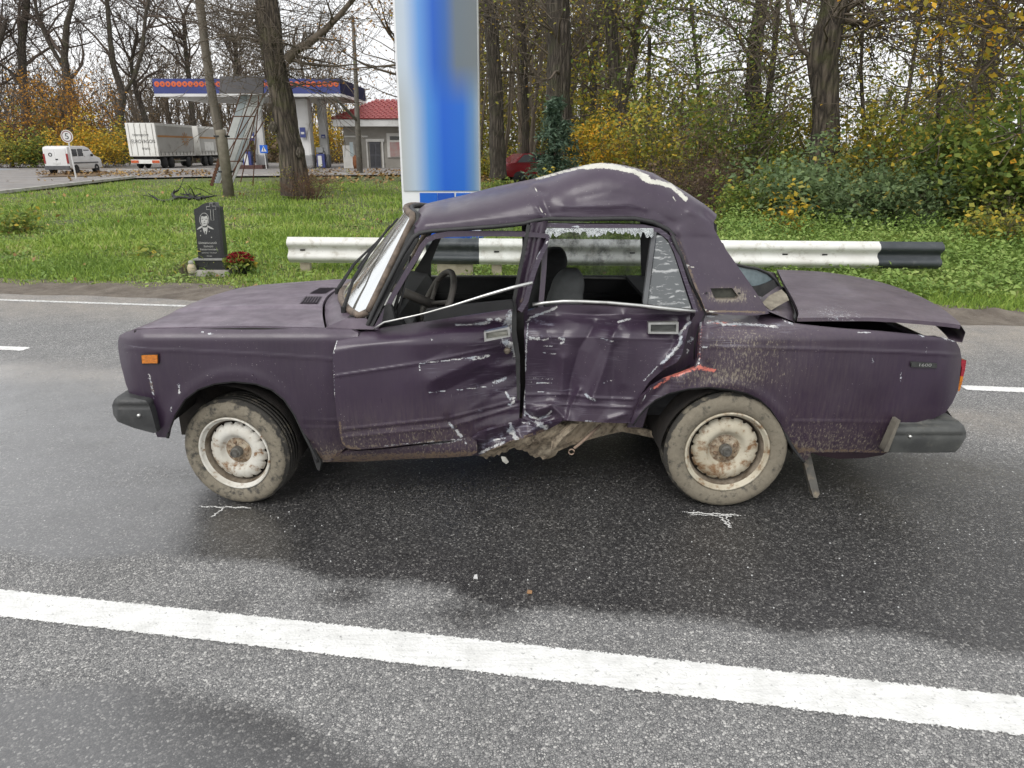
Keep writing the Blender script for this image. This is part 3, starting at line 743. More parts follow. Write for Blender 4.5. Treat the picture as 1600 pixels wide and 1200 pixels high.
# ---- front door, sagging off its hinges
fdoor = [(527, 529.5), (545, 523), (575, 517), (650, 505.5), (720, 494.5), (802, 482.5), (804, 500), (807, 520), (811, 545), (813, 575), (813, 610), (812, 640), (811, 656),
         (790, 664), (765, 672), (735, 682), (712, 688), (680, 690), (650, 693), (600, 699.5), (560, 702.5), (543, 701), (535, 693), (531, 680), (526, 650), (522.5, 615), (520.5, 580), (520, 552)]
def Y_fdoor(u, v):
    y = YB(u, v-8)-0.035+0.075*sstep(620, 815, u)*sstep(480, 560, v)+0.03*sstep(640, 815, u)
    y += 0.045*np.clip((lin([(520, 550), (655, 528), (808, 505)])(u)-v)/20, 0, 1.2)**1.6
    y += crease(u, v, [(521, 588), (655, 568), (806, 536)], 0.0075, 9, 2.2)
    y += crease(u, v, [(533, 671), (700, 653.5), (812, 625)], 0.006, 7, 2.0)-crease(u, v, [(533, 676), (700, 659), (812, 629)], 0.004, 3, 2)+crease(u, v, [(535, 683.5), (700, 667.5), (812, 634)], 0.006, 4, 2.2)
    y += bumpline(u, v, [(815, 600), (770, 620)], 55, 0.05)+bumpline(u, v, [(660, 566), (700, 545)], 22, 0.010)
    y += bumpline(u, v, [(690, 612), (760, 580), (800, 560)], 16, 0.012)-bumpline(u, v, [(675, 595), (740, 565)], 13, 0.010)
    y += bumpline(u, v, [(755, 600), (800, 585)], 12, 0.014)-bumpline(u, v, [(770, 575), (805, 570)], 8, 0.008)
    y += bumpline(u, v, [(700, 655), (720, 690)], 7, 0.012)-bumpline(u, v, [(735, 660), (750, 680)], 10, 0.012)
    mk_ = sstep(660, 770, u)*sstep(520, 570, v)
    y += mk_*(crumple(u, v, 78, 27, 0.012, 0.3)+crumple(u, v, 52, 44, 0.012, 1.1)+crumple(u, v, 8, 36, 0.006, 0.5))+sstep(560, 660, u)*crumple(u, v, 60, 95, 0.006, 0.2)
    return y
DOOR_F = panel('front_door', fdoor, Y_fdoor, step=2.4, att={
    'chip': [([(762, 500), (768, 499.5)], 2.6), ([(776, 499.5), (782, 500)], 2.6), ([(794, 503), (803, 488), (804, 514)], 7), ([(788, 534), (803, 541), (806, 554)], 6), ([(809, 558), (811, 566)], 2),
             ([(712, 507.5), (735, 507), (765, 504)], 1.4), ([(744, 506), (760, 504)], 2.2), ([(655, 568), (690, 564), (735, 559), (762, 555)], 1.1), ([(735, 563), (765, 556)], 1.6, 0.9),
             ([(772, 597), (790, 592)], 2.6), ([(790, 613), (797, 624), (804, 621)], 2.0), ([(797, 632), (803, 627)], 2.2), ([(702, 661), (711, 671), (720, 683)], 1.9), ([(713, 671), (722, 682)], 1.5),
             ([(670, 613), (695, 611)], 0.9), ([(710, 610), (770, 603)], 0.8), ([(527, 529), (524, 540), (521, 552)], 1.3), ([(674, 530), (676, 531)], 1.4), ([(655, 571), (656, 578)], 1.0),
             ([(600, 697), (650, 692), (720, 686)], 1.2, 0.8), ([(521, 560), (523, 620)], 0.8, 0.9)],
    'scuff': [([(765, 560), (808, 590)], 22, 0.8), ([(740, 605), (806, 612)], 12, 0.8), ([(745, 642), (765, 640)], 6, 0.95), ([(795, 605), (806, 640)], 10, 0.9), ([(670, 575), (760, 558)], 8, 0.6)],
    'rust': [([(532, 688), (540, 698), (560, 701)], 3), ([(669, 690), (690, 689)], 2.4), ([(531, 660), (533, 688)], 1.8)],
    'mud': lambda u, v: 0.10+0.33*sstep(610, 700, v+0.10*(u-540))*sstep(830, 680, u)+0.15*sstep(600, 680, v), 'fade': lambda u, v: 0.35*sstep(25, 5, v-lin([(520, 529), (575, 517), (802, 482)])(u))},
    label='sagging dented purple front door with scraped rear edge')
def handle(pts, Y, parent, dark):
    c = np.mean(pts, 0); inner = [tuple(c+(np.array(p)-c)*np.array([0.84, 0.62])) for p in pts]
    panel('door_handle', pts, lambda u, v: Y-0.012+0*u, M_CHROME, parent, 3, 0.03, [inner])
    panel('handle_recess', inner, lambda u, v: Y+0.004+0.010*np.sin((v-c[1])*0.25), dark, parent, 3, 0)
handle([(756, 519), (796, 510.5), (797.5, 526), (757, 534)], 3.105, DOOR_F, M('handle_grey', (0.30, 0.30, 0.27), (0.2, 0.2, 0.18), 30, 0.4, metal=0.6))
MB().lathe([(0.0, -0.012), (0.008, -0.012), (0.0135, -0.008), (0.016, 0.01)], P(792.5, 548.5, 3.135), 'y', 14).build('lock_barrel', M('rusty_lock', (0.22, 0.19, 0.15), (0.1, 0.08, 0.06), 60, 0.5, metal=0.5), DOOR_F, True)
# bent window frame of the front door
fr1 = [(587, 513), (600, 490), (612, 466), (632, 431), (651, 400), (659, 385), (667, 375), (680, 369.5), (700, 366.5), (740, 365.5), (790, 365.5), (830, 366.5), (850, 368.5), (857, 370)]
panel('window_frame', strip(fr1, [3.5, 4, 4, 4, 4, 4, 4, 4, 4, 4, 4, 3.8, 3.5, 3]), lambda u, v: 3.14+0.075*np.clip((515-v)/150, 0, 1), parent=DOOR_F, step=4, thick=0.03, att={'mud': lambda u, v: 0.15+0*u})
fr2 = [(857, 369), (852, 385), (843, 402), (834, 425), (828, 445), (822, 470), (812, 486)]
panel('window_frame', strip(fr2, [2.2, 3.2, 3.8, 4, 4, 4, 4]), lambda u, v: 3.135+0.075*np.clip((490-v)/120, 0, 1), parent=DOOR_F, step=4, thick=0.03, att={'scuff': lambda u, v: 0.35+0*u, 'chip': [([(857, 371), (853, 383)], 1.3), ([(845, 388), (838, 405)], 0.8)]})
MB().tube(P([584, 600, 640, 662, 705, 760, 800, 832], [514, 503.5, 495, 490, 478, 461, 449.5, 441.5], [3.13, 3.12, 3.11, 3.11, 3.10, 3.09, 3.10, 3.11]), [0.0045]*4+[0.005, 0.0075, 0.0085, 0.008], 6).build('trim_strip', M_CHROME, DOOR_F, True, label='bent bright waistline trim sprung loose across the window opening')
panel('window_channel', [(662, 489), (668, 484.5), (740, 476), (800, 470), (803, 482), (720, 494), (662, 503)], lambda u, v: 3.16+0*u, M_TRIM, DOOR_F, 6, 0.04)
panel('mirror_mount', [(597, 503), (601, 478), (607, 474), (612, 480), (617, 501), (607, 505)], lambda u, v: 3.13+0.02*np.cos((u-607)*0.15), M_BLACK, DOOR_F, 4, 0.04)
MB().tube(P([611, 625, 637, 641], [500, 455, 415, 400], 3.2), 0.008, 6).tube(P([619, 629, 636], [500, 460, 430], 3.2), 0.006, 6).build('quarterlight_bar', M_BLACK, DOOR_F, True)
# ---- A pillar, drip rail, B pillar
panel('front_pillar', [(569, 513), (585, 478), (604, 440), (624, 398), (636, 368), (646, 352), (656, 362), (652, 378), (640, 400), (620, 436), (600, 474), (581, 513)], lambda u, v: 3.19+0.12*np.clip((515-v)/150, 0, 1), M_BLACK, step=5, thick=0.05)
rail = [(572, 514), (588, 478), (608, 438), (630, 396), (646, 371), (655, 364.5), (675, 361), (725, 357.5), (775, 354), (818, 349.5), (838, 344.5), (860, 342), (910, 342.5), (960, 341.5), (992, 341.5), (1020, 347), (1044, 359), (1054, 370)]
MB().tube(P(*np.array(densify(rail, 9, False)).T, 3.268+0.0*np.arange(len(densify(rail, 9, False)))-0.07*np.clip((np.array(densify(rail, 9, False))[:, 1]-360)/150, 0, 1)), 0.0105, 7).build('drip_rail', M_BLACK, CAR, True)
bp = [(829, 349), (856, 346), (850, 380), (838, 430), (826, 470), (822, 520), (824, 560), (820, 620), (818, 660), (806, 660), (812, 600), (806, 540), (803, 500), (806, 470), (818, 410)]
panel('centre_pillar', bp, lambda u, v: 3.235-0.05*np.clip((v-350)/150, 0, 1)+0.15*sstep(470, 540, v)+0.0012*np.sin(u*0.5)+0.01*np.sin((u+0.22*(v-350)-836)*0.38), step=3.5, thick=0.08,
      att={'rust': [([(815, 470), (808, 495), (812, 560)], 5, 0.75), ([(817, 640), (815, 656)], 3)], 'mud': lambda u, v: 0.25+0*u, 'scuff': [([(828, 440), (820, 480)], 6, 0.8)]})
panel('pillar_seal', strip([(826, 352), (815, 410), (804, 468), (803, 520), (809, 560), (810, 625)], [2.6, 2.6, 3, 4, 3.5, 2]), lambda u, v: 3.215-0.03*np.clip((v-350)/150, 0, 1), M_BLACK, step=6, thick=0.05)

panel('door_gap_shade', [(803, 488), (818, 488), (819.5, 520), (821, 560), (820, 600), (816, 645), (811, 645), (812, 600), (810, 550), (805, 515)], lambda u, v: 3.205+0.10*sstep(490, 560, v)+0*u, M_INNER, step=6, thick=0)  # black sheet put in for the shade between the two doors
# ---- rear door, folded inwards
rdoor = [(820, 487), (836, 482), (880, 476.5), (940, 478), (1000, 482.5), (1060, 487.5), (1090, 489), (1088, 497), (1076, 512), (1070, 535), (1066, 553), (1058, 566), (1036, 578), (1015, 596), (1002, 616), (994, 638), (986, 661),
         (960, 661), (925, 659.5), (892, 657.5), (878, 657), (862, 660), (845, 664), (828, 659), (816, 656), (818, 632), (821, 600), (820.5, 560), (819, 520)]
def Y_rdoor(u, v):
    y = YB(u, v)+0.02+0.125*np.exp(-((u-840)/100)**2)*np.exp(-((v-600)/85)**2)
    y += crease(u, v, [(822, 494), (870, 491), (960, 499), (1075, 500)], 0.008, 7, 2.5)
    y += crease(u, v, [(822, 527), (940, 527.5), (1070, 531)], 0.005, 8, 2.2)
    y += crease(u, v, [(820, 617), (880, 616), (930, 622), (992, 624)], 0.009, 5, 2.5)+crease(u, v, [(820, 631.5), (880, 632), (990, 637)], 0.008, 5, 2.2)
    y += -bumpline(u, v, [(975, 492), (958, 525), (945, 570), (926, 622)], 11, 0.020)+bumpline(u, v, [(930, 505), (905, 545), (893, 590), (884, 650)], 15, 0.030)
    y += -bumpline(u, v, [(905, 610), (890, 640), (888, 656)], 5, 0.014)-bumpline(u, v, [(880, 560), (878, 610)], 9, 0.014)
    y += bumpline(u, v, [(960, 545), (955, 620)], 15, 0.016)-bumpline(u, v, [(985, 520), (975, 600)], 14, 0.008)
    y += -bumpline(u, v, [(838, 640), (862, 634), (884, 655)], 8, 0.022)+bumpline(u, v, [(824, 645), (840, 657), (862, 648)], 5, 0.02)
    y += -bumpline(u, v, [(950, 655), (975, 648)], 5, 0.010)+bumpline(u, v, [(952, 500), (968, 515)], 6, 0.010)
    y += -bumpline(u, v, [(1074, 503), (1060, 540), (1036, 570)], 6, 0.018)+bumpline(u, v, [(1060, 500), (1048, 545)], 9, 0.012)
    mk_ = np.exp(-((u-900)/75)**4)*sstep(490, 530, v)
    y += mk_*(crumple(u, v, 14, 33, 0.016, 0.4)+crumple(u, v, -22, 52, 0.014, 1.3))+sstep(600, 640, v)*crumple(u, v, 30, 24, 0.010, 0.7)
    y += bumpline(u, v, [(850, 505), (858, 530)], 12, 0.010)-bumpline(u, v, [(870, 492), (905, 505)], 8, 0.007)
    return y
DOOR_R = panel('rear_door', rdoor, Y_rdoor, step=2.2, att={
    'chip': [([(822, 502), (838, 492), (860, 485), (870, 479)], 1.7), ([(824, 497), (850, 490)], 1.2), ([(825, 505), (822, 540), (821, 580)], 1.3), ([(828, 528), (842, 529)], 2.4), ([(846, 531), (856, 530)], 1.5),
             ([(874, 528), (881, 530)], 2.1), ([(876, 536), (880, 535)], 1.6), ([(850, 540), (863, 541)], 0.8), ([(848, 551), (869, 553)], 0.8), ([(826, 591), (867, 592)], 0.75), ([(824, 597), (862, 599)], 0.75), ([(840, 612), (850, 612)], 1.0),
             ([(966, 503), (985, 498)], 1.5), ([(938, 528), (958, 534)], 0.9), ([(1078, 503), (1066, 516), (1062, 523)], 2.6), ([(1064, 525), (1062, 538), (1050, 552), (1042, 560)], 3.0), ([(1042, 562), (1032, 568)], 1.8), ([(1028, 572), (1005, 596)], 1.0),
             ([(915, 616), (921, 622), (930, 625)], 1.7), ([(821, 643), (828, 651), (840, 654), (853, 651), (861, 643)], 1.5), ([(838, 660), (850, 663)], 2.0), ([(905, 657), (930, 659)], 0.8), ([(940, 600), (962, 592)], 0.7, 0.9),
             ([(819, 600), (820, 650)], 1.0)],
    'scuff': [([(832, 500), (862, 505)], 15, 0.95), ([(830, 520), (880, 535)], 10, 0.9), ([(835, 590), (865, 620)], 16, 0.8), ([(1050, 555), (1065, 560)], 12, 1.0), ([(845, 655), (856, 660)], 8, 1.0), ([(950, 505), (965, 560)], 12, 0.55), ([(885, 605), (900, 590)], 8, 0.7), ([(820, 640), (985, 652)], 14, 0.45)],
    'mud': lambda u, v: 0.06+0.12*sstep(610, 660, v), 'fade': lambda u, v: 0.12+0.15*sstep(505, 480, v)}, label='deeply folded purple rear door with scraped edges')
handle([(1013, 504), (1060.5, 503.5), (1060, 522), (1013, 521.5)], 3.135, DOOR_R, M('handle_dark', (0.10, 0.105, 0.10), (0.06, 0.06, 0.06), 30, 0.5))
MB().tube(P([832, 850, 880, 905, 950, 1000, 1045, 1086], [476, 473.5, 470.8, 471, 473, 477.5, 482.5, 486.5], [3.165, 3.165, 3.16, 3.16, 3.155, 3.15, 3.145, 3.14]), 0.0085, 7).build('waist_trim', M_CHROME, DOOR_R, True)
rf = [(845, 480), (850, 420), (852, 380), (848, 356), (856, 352), (900, 353.5), (960, 353.5), (1005, 354.5), (1030, 360), (1046, 372), (1056, 392), (1066, 422), (1076, 452), (1088, 488)]
panel('window_frame', strip(rf[3:], [3, 3.4, 3.6, 3.6, 3.6, 3.6, 3.6, 3.4, 3.2, 3, 3]), lambda u, v: 3.145+0.11*np.clip((490-v)/140, 0, 1), parent=DOOR_R, step=4, thick=0.04, att={'scuff': lambda u, v: 0.45+0*u, 'chip': [([(862, 350), (905, 354)], 1.1), ([(1047, 372), (1050, 380)], 1.2)]})
panel('window_frame', strip(rf[:5], 4), lambda u, v: 3.165+0.10*np.clip((490-v)/140, 0, 1), parent=DOOR_R, step=5, thick=0.04, att={'mud': lambda u, v: 0.2+0*u})
panel('divider_bar', strip([(1022.5, 362), (1016, 410), (1008, 475)], 3.4), lambda u, v: 3.15+0.10*np.clip((490-v)/140, 0, 1), M('divider_grey', (0.11, 0.115, 0.12), (0.07, 0.07, 0.075), 10, 0.5), DOOR_R, 5, 0.03)
def reflection_crazed_glass():
    m, nt, b = newmat('reflection_crazed_glass'); vec = coords(nt, (1, 1, 1), (0, 0.35, 0))
    w = noise(nt, 1.0, 5, 0.6, coords(nt, (16, 16, 70), (0, -0.38, 0)), 0.6)
    w2 = noise(nt, 24, 6, 0.7, vec)
    k = ramp(nt, math_(nt, 'ADD', math_(nt, 'MULTIPLY', w, 0.75), math_(nt, 'MULTIPLY', w2, 0.25)), [(0.53, 0.0), (0.60, 1.0)])
    nt.links.new(mixc(nt, k, (0.10, 0.108, 0.112), (0.40, 0.41, 0.41)), b.inputs['Base Color'])  # pale streaks: sky and tree reflections painted into the colour, with cracks
    b.inputs['Roughness'].default_value = 0.12; b.inputs['Specular IOR Level'].default_value = 0.6; return m
panel('quarter_pane', [(1026, 367), (1034, 368), (1045, 380), (1053, 398), (1064, 432), (1072, 458), (1080, 482), (1045, 479.5), (1012, 475), (1018, 430)], lambda u, v: 3.16+0.10*np.clip((490-v)/140, 0, 1), reflection_crazed_glass(), DOOR_R, 8, 0.006)
# broken glass clinging to the top of the rear window
rng = random.Random(3); top = [(852, 358)]; low = []
xs_ = list(np.linspace(852, 1021, 60)); dep = lin([(852, 16), (870, 12), (880, 7), (905, 9), (925, 14), (940, 11), (955, 8), (985, 10), (1005, 15), (1021, 20)])
bg = [(x, 356.5) for x in xs_]+[(x, 357+dep(x)*(0.35+0.8*rng.random())) for x in xs_[::-1]]
def shatter_mat():
    m, nt, b = newmat('shattered_glass'); vec = coords(nt)
    d = ramp(nt, voronoi(nt, 130, vec, 'DISTANCE_TO_EDGE'), [(0.02, 1.0), (0.10, 0.0)])
    c = mixc(nt, d, mixc(nt, ramp(nt, noise(nt, 30, 5, 0.6, vec), [(0.4, 0.0), (0.6, 1.0)]), (0.06, 0.066, 0.066), (0.28, 0.30, 0.30)), (0.50, 0.53, 0.54))
    nt.links.new(c, b.inputs['Base Color']); b.inputs['Roughness'].default_value = 0.25; bump(nt, b, voronoi(nt, 130, vec), 0.6, 0.004); return m
panel('glass_remnant', bg, lambda u, v: 3.243-0.03*(v-357)/16, shatter_mat(), DOOR_R, 4, 0.004)
# rear jamb: torn opening between rear door and rear wing
panel('door_jamb', [(1046, 362), (1060, 372), (1074, 405), (1090, 452), (1104, 486), (1100, 500), (1097, 540), (1094, 572), (1075, 590), (1040, 606), (1016, 628), (1004, 668), (980, 668), (990, 630), (1010, 590), (1060, 560), (1068, 520), (1086, 492), (1072, 440), (1056, 392)],
      lambda u, v: 3.245-0.03*np.clip((v-365)/120, 0, 1), step=4, thick=0.05, att={'rust': [([(1056, 378), (1070, 412), (1086, 455), (1098, 482)], 5, 0.85)], 'chip': [([(1059, 385), (1064, 398)], 1.8), ([(1066, 410), (1075, 418), (1082, 417)], 2.2), ([(1078, 436), (1088, 452)], 2.2), ([(1082, 528), (1076, 536)], 2.4), ([(1076, 545), (1073, 552)], 1.8)], 'mud': lambda u, v: 0.3+0*u})
MB().tube(P([1050, 1064, 1078, 1094, 1101, 1092, 1085, 1084, 1078, 1060, 1030, 1008, 997], [368, 400, 438, 470, 490, 510, 535, 560, 570, 580, 594, 618, 650], 3.222), 0.009, 6).build('door_seal', M_BLACK, CAR, True)

# ---- roof side and C pillar in one sheet, buckled upwards
SIL = [(650, 336), (656, 326), (664, 319.5), (672, 317), (700, 310.5), (725, 305), (775, 292), (837, 279), (882, 266), (905, 260), (926, 256), (940, 254.5), (955, 255), (975, 258), (992, 262), (1020, 270), (1047, 285), (1075, 302), (1102, 320), (1113, 329), (1120, 335)]
RAIL = [(648, 368), (655, 363), (675, 359.5), (725, 356), (775, 352.5), (818, 348), (840, 342), (860, 340), (910, 341), (960, 340), (992, 340), (1020, 346), (1046, 359), (1056, 371)]
roofpoly = [(647, 357)]+SIL+[(1119, 341), (1115, 347), (1116, 358), (1133, 388), (1155, 419), (1176, 449), (1196, 479), (1202, 490), (1180, 493), (1150, 492.5), (1120, 490), (1103, 487), (1094, 465), (1086, 450), (1070, 405), (1056, 371)]+RAIL[::-1][1:]
sil_f, rail_f = lin(SIL), lin(RAIL+[(1120, 420)])
yr_f = lin([(648, 3.62), (700, 3.80), (780, 3.72), (840, 3.60), (900, 3.50), (950, 3.46), (1020, 3.44), (1075, 3.42), (1120, 3.36)])
def Y_roof(u, v):
    u = np.asarray(u, float); v = np.asarray(v, float)
    rl = np.minimum(rail_f(u), 372); sl = np.minimum(sil_f(u), rl-4)
    t = np.clip((rl-v)/(rl-sl), 0, 1)
    y = 3.272+(yr_f(u)-3.272)*(1-np.sqrt(np.clip(1-(t*0.995)**2.2, 0, 1)))
    y = np.where(v > rl, 3.272-0.10*np.clip((v-rl)/125, 0, 1), y)
    y += 0.025*np.clip((668-u)/20, 0, 1)**2
    y += bumpline(u, v, [(842, 300), (858, 335)], 12, 0.018)-bumpline(u, v, [(838, 322), (850, 341)], 5, 0.010)+bumpline(u, v, [(835, 294), (852, 301)], 5, 0.014)
    y += -bumpline(u, v, [(880, 322), (950, 322), (985, 318), (1010, 326)], 5, 0.006)+bumpline(u, v, [(900, 310), (950, 300), (1000, 308)], 16, 0.006)
    y += bumpline(u, v, [(1020, 330), (1060, 352)], 15, 0.006)+bumpline(u, v, [(1100, 335), (1116, 352)], 9, 0.02)-bumpline(u, v, [(1078, 330), (1112, 350)], 7, 0.010)
    y += sstep(820, 860, u)*sstep(1110, 1060, u)*sstep(350, 335, v)*(crumple(u, v, 65, 46, 0.007, 0.5)+crumple(u, v, -40, 70, 0.007, 1.2))
    y += -bumpline(u, v, [(1062, 360), (1090, 440), (1105, 480)], 10, 0.008)+crease(u, v, [(655, 352), (840, 335), (1040, 345)], 0.003, 4, 3)
    return y
VENT = [(1110, 450.5), (1144, 450), (1154, 463), (1150, 467), (1117, 467)]
rw, rff, ruv = panel_geo(roofpoly, Y_roof, 3.2, 0.03, [VENT])
ratt = {'chip': [([(838, 280), (882, 268), (915, 260)], 2.4), ([(915, 261), (940, 258), (968, 262)], 5.5), ([(965, 262), (992, 268), (1012, 279)], 5), ([(1005, 280), (1030, 286), (1048, 290)], 5), ([(1048, 290), (1060, 300), (1072, 312)], 4), ([(1052, 308), (1058, 316)], 1.4), ([(1062, 318), (1066, 326)], 0.9),
                ([(842, 318), (846, 330), (858, 339)], 1.1), ([(834, 292), (840, 300)], 0.8), ([(879, 342), (881, 342)], 1.3), ([(1101, 484), (1112, 487), (1125, 488)], 1.6), ([(1150, 430), (1196, 482)], 0.8, 0.8), ([(1058, 374), (1066, 398)], 1.6), ([(1072, 414), (1084, 418)], 1.8)],
        'rust': [([(1060, 375), (1074, 412), (1090, 455), (1100, 482)], 3.2, 0.9), ([(1102, 486), (1196, 488)], 2.4)],
        'mud': lambda u, v: 0.06+0.22*sstep(440, 470, v)+0.62*np.exp(-(((u-1138)/34)**4+((v-460)/14)**4)), 'scuff': [([(890, 325), (985, 322)], 6, 0.5), ([(850, 330), (880, 320)], 7, 0.5)],
        'fade': lambda u, v: 0.12+0.35*sstep(14, 2, v-sil_f(u))*(u < 900)}
rat = {k: (ratt[k](ruv[:, 0], ruv[:, 1]) if callable(ratt.get(k)) else strokes(ruv[:, 0], ruv[:, 1], ratt.get(k, []))) for k in ATTRS}
# over the top to the far rail
us = np.linspace(650, 1120, 70); su = sil_f(us); top_p = P(us, su, yr_f(us))
far = np.stack([top_p[:, 0], np.full(70, 2*YMID-3.30), np.interp(us, [650, 700, 1000, 1120], [1.33, 1.37, 1.37, 1.27])], -1)
rows = []
for s in np.linspace(0, 1, 14):
    q = top_p*(1-s)+far*s; q[:, 2] = top_p[:, 2]*(1-sstep(0, 1, s))+far[:, 2]*sstep(0, 1, s)-0.03*s*(1-s)
    q[:, 2] += 0.012*np.sin(us*0.05+s*9)*s*(1-s)*2; rows.append(q)
tg = np.array(rows); bb = len(rw); nn = 70
rw = np.concatenate([rw, tg.reshape(-1, 3)]); rff += [(bb+i*nn+j, bb+(i+1)*nn+j, bb+(i+1)*nn+j+1, bb+i*nn+j+1)[::-1] for i in range(13) for j in range(nn-1)]
tch = np.zeros((14, nn)); tch[:5] = (0.9*sstep(870, 900, us)*sstep(1085, 1070, us))[None]*np.linspace(1, 0.3, 5)[:, None]
for k in ATTRS:
    e = tch.ravel() if k == 'chip' else np.full(14*nn, 0.3 if k == 'fade' else 0.0)
    rat[k] = np.concatenate([rat[k], e])
ROOF = mk('roof', rw, rff, PAINT_R, CAR, True, rat); ROOF['label'] = 'buckled purple roof with torn pale ridge'
# headlining: dark inner skin
hl = tg.copy(); hl[..., 2] -= 0.03; nearin = P(us, np.minimum(rail_f(us), 368)-2, 3.31); b0 = MB()
b0.grid(np.concatenate([nearin[None], P(us, (rail_f(us).clip(0, 368)+su)/2, Y_roof(us, (rail_f(us).clip(0, 368)+su)/2)+0.05)[None], hl+np.array([0, 0.03, -0.01])])).build('headlining', M_INNER, CAR, True)
panel('vent_recess', [(1106, 447), (1148, 446), (1160, 464), (1155, 472), (1112, 472)], lambda u, v: 3.225+0*u, M('vent_mesh', (0.04, 0.042, 0.035), (0.075, 0.075, 0.06), 40, 0.9), ROOF, 6, 0)
MB().lathe([(0.0, -0.004), (0.004, -0.004), (0.005, 0.006)], P(1104, 458, 3.195), 'y', 8).build('vent_screw', M_BLACK, ROOF)
MB().lathe([(0.0, -0.004), (0.004, -0.004), (0.005, 0.006)], P(1155.5, 458.5, 3.195), 'y', 8).build('vent_screw', M_BLACK, ROOF)

# ---- rear wing
ARCH_R = [(988, 664), (997, 650), (1008, 637), (1024, 624), (1045, 614), (1075, 607), (1108, 604.5), (1141, 608), (1168, 614), (1188, 624), (1205, 640), (1220, 662), (1232, 688), (1243, 706), (1256, 722)]
qpoly = [(1100, 488), (1120, 490.5), (1150, 493), (1180, 493.5), (1203, 491), (1222, 497), (1240, 506), (1262, 509), (1315, 514.5), (1380, 519), (1440, 525), (1478, 529), (1494, 534), (1500, 545), (1502.5, 560), (1500, 585), (1497, 610), (1488, 630), (1477, 645), (1440, 663), (1402, 690), (1385, 708), (1330, 706.5), (1268, 707), (1262, 716)]+ARCH_R[::-1]+[(986, 660), (992, 642), (1001, 622), (1017, 605), (1040, 592), (1066, 583), (1086, 575), (1091, 560), (1094, 520), (1096, 500)]
def Y_q(u, v):
    y = YB(u, v)+crease(u, v, [(1093, 541), (1240, 545), (1400, 550), (1505, 555)], 0.005, 9, 2.3)
    r = np.hypot(u-1130, (v-706)*1.02); y += -0.006*np.exp(-((r-108)/8)**2)*(v < 700)
    y += 0.05*np.clip((512-v)/20, 0, 1)**1.5
    y += crease(u, v, [(1235, 658), (1400, 660)], 0.004, 4, 3)
    y += bumpline(u, v, [(1092, 520), (1090, 560), (1060, 582)], 8, 0.018)-bumpline(u, v, [(1108, 500), (1105, 560)], 9, 0.010)
    y += bumpline(u, v, [(1000, 640), (1040, 600)], 9, 0.012)+bumpline(u, v, [(1120, 515), (1160, 520)], 10, 0.006)
    y += 0.0025*np.sin(u*0.06+v*0.04)
    return y
QW = panel('rear_wing', qpoly, Y_q, step=2.8, att={
    'chip': [([(1106, 504), (1122, 502), (1128, 506)], 1.8), ([(1128, 507), (1160, 506), (1200, 509), (1215, 511)], 1.9), ([(1096, 500), (1094, 545), (1092, 570)], 1.0), ([(1098, 542), (1106, 543)], 1.4), ([(1104, 494), (1116, 495)], 1.4), ([(1222, 500), (1240, 507)], 1.4), ([(1340, 519), (1360, 520)], 1.0), ([(1440, 525), (1444, 526)], 1.2), ([(1475, 529), (1492, 534)], 1.3),
             ([(1363, 560), (1364, 567)], 1.0), ([(1408, 578), (1407, 596)], 0.8), ([(1448, 543), (1447, 552)], 0.8), ([(1018, 606), (1000, 630)], 0.8)],
    'red': [([(1086, 577), (1066, 583), (1040, 594), (1022, 607)], 2.0), ([(1092, 573), (1100, 577), (1116, 578)], 3.2), ([(1108, 503), (1132, 505), (1150, 508)], 2.2, 0.9), ([(1096, 505), (1093, 560)], 1.6, 0.85)],
    'rust': [([(1236, 692), (1250, 704), (1270, 703)], 4), ([(1270, 705), (1330, 704), (1385, 706)], 2.2), ([(1100, 489), (1130, 492)], 2.0), ([(1146, 500), (1156, 500)], 2)],
    'mud': lambda u, v: np.clip(0.33*np.exp(-(((u-1165)/95)**2+((v-545)/55)**2))+0.28*np.exp(-(((u-1110)/110)**2+((v-592)/18)**2))+0.33*sstep(600, 700, v)*sstep(1190, 1240, u)+0.20*sstep(1480, 1300, u)+0.08, 0, 1),
    'scuff': [([(1110, 520), (1140, 530)], 16, 0.75), ([(1190, 505), (1235, 508)], 8, 0.9), ([(1020, 620), (1060, 600)], 7, 0.6)],
    'fade': lambda u, v: 0.25*sstep(540, 505, v)}, label='muddy purple rear wing with scraped front edge')
MB().tube(P(*np.array(densify(ARCH_R, 6, False)).T, 3.14), 0.008, 6).build('arch_seal', M_BLACK, CAR, True)
panel('rear_mud_flap', [(1254, 708), (1259, 703), (1266, 706), (1270, 725), (1276, 750), (1281, 772), (1277, 778), (1271, 777), (1263, 750), (1257, 725)], lambda u, v: 3.19+0.02*np.sin((v-700)*0.04), M('flap_grey', (0.13, 0.125, 0.11), (0.07, 0.065, 0.06), 12, 0.8, dirt=(0.25, 0.21, 0.15), dscale=14, damt=0.4), step=5, thick=0.04)
# badge
bd = panel('badge', [(1424, 565.5), (1464, 568), (1464, 575), (1424, 573.5)], lambda u, v: 3.104+0*u, M('badge_black', (0.03, 0.032, 0.03), (0.05, 0.052, 0.05), 40, 0.4), QW, 6, 0.012)
tv, tf = text_mesh('1600', 0.0205); c0 = P(1445, 570.6, 3.1035)
tv2 = np.stack([c0[0]+tv[:, 0]*1.55, np.full(len(tv), 3.1032), c0[2]+tv[:, 1]-tv[:, 0]*0.045], -1)
mk('badge_number', tv2, tf, M_CHROME, QW)
# tail lamp (near), wraps the corner
panel('tail_lamp', [(1500, 561), (1510, 563), (1508, 578), (1505.5, 588), (1501, 588), (1503, 575)], lambda u, v: 3.21+0*u, M_REDL, step=4, thick=0.30)
panel('turn_lamp', [(1501, 588.6), (1505.3, 588.6), (1503.5, 598), (1499.5, 611), (1495, 611), (1498.5, 600)], lambda u, v: 3.205+0*u, M_AMBER, step=4, thick=0.30)
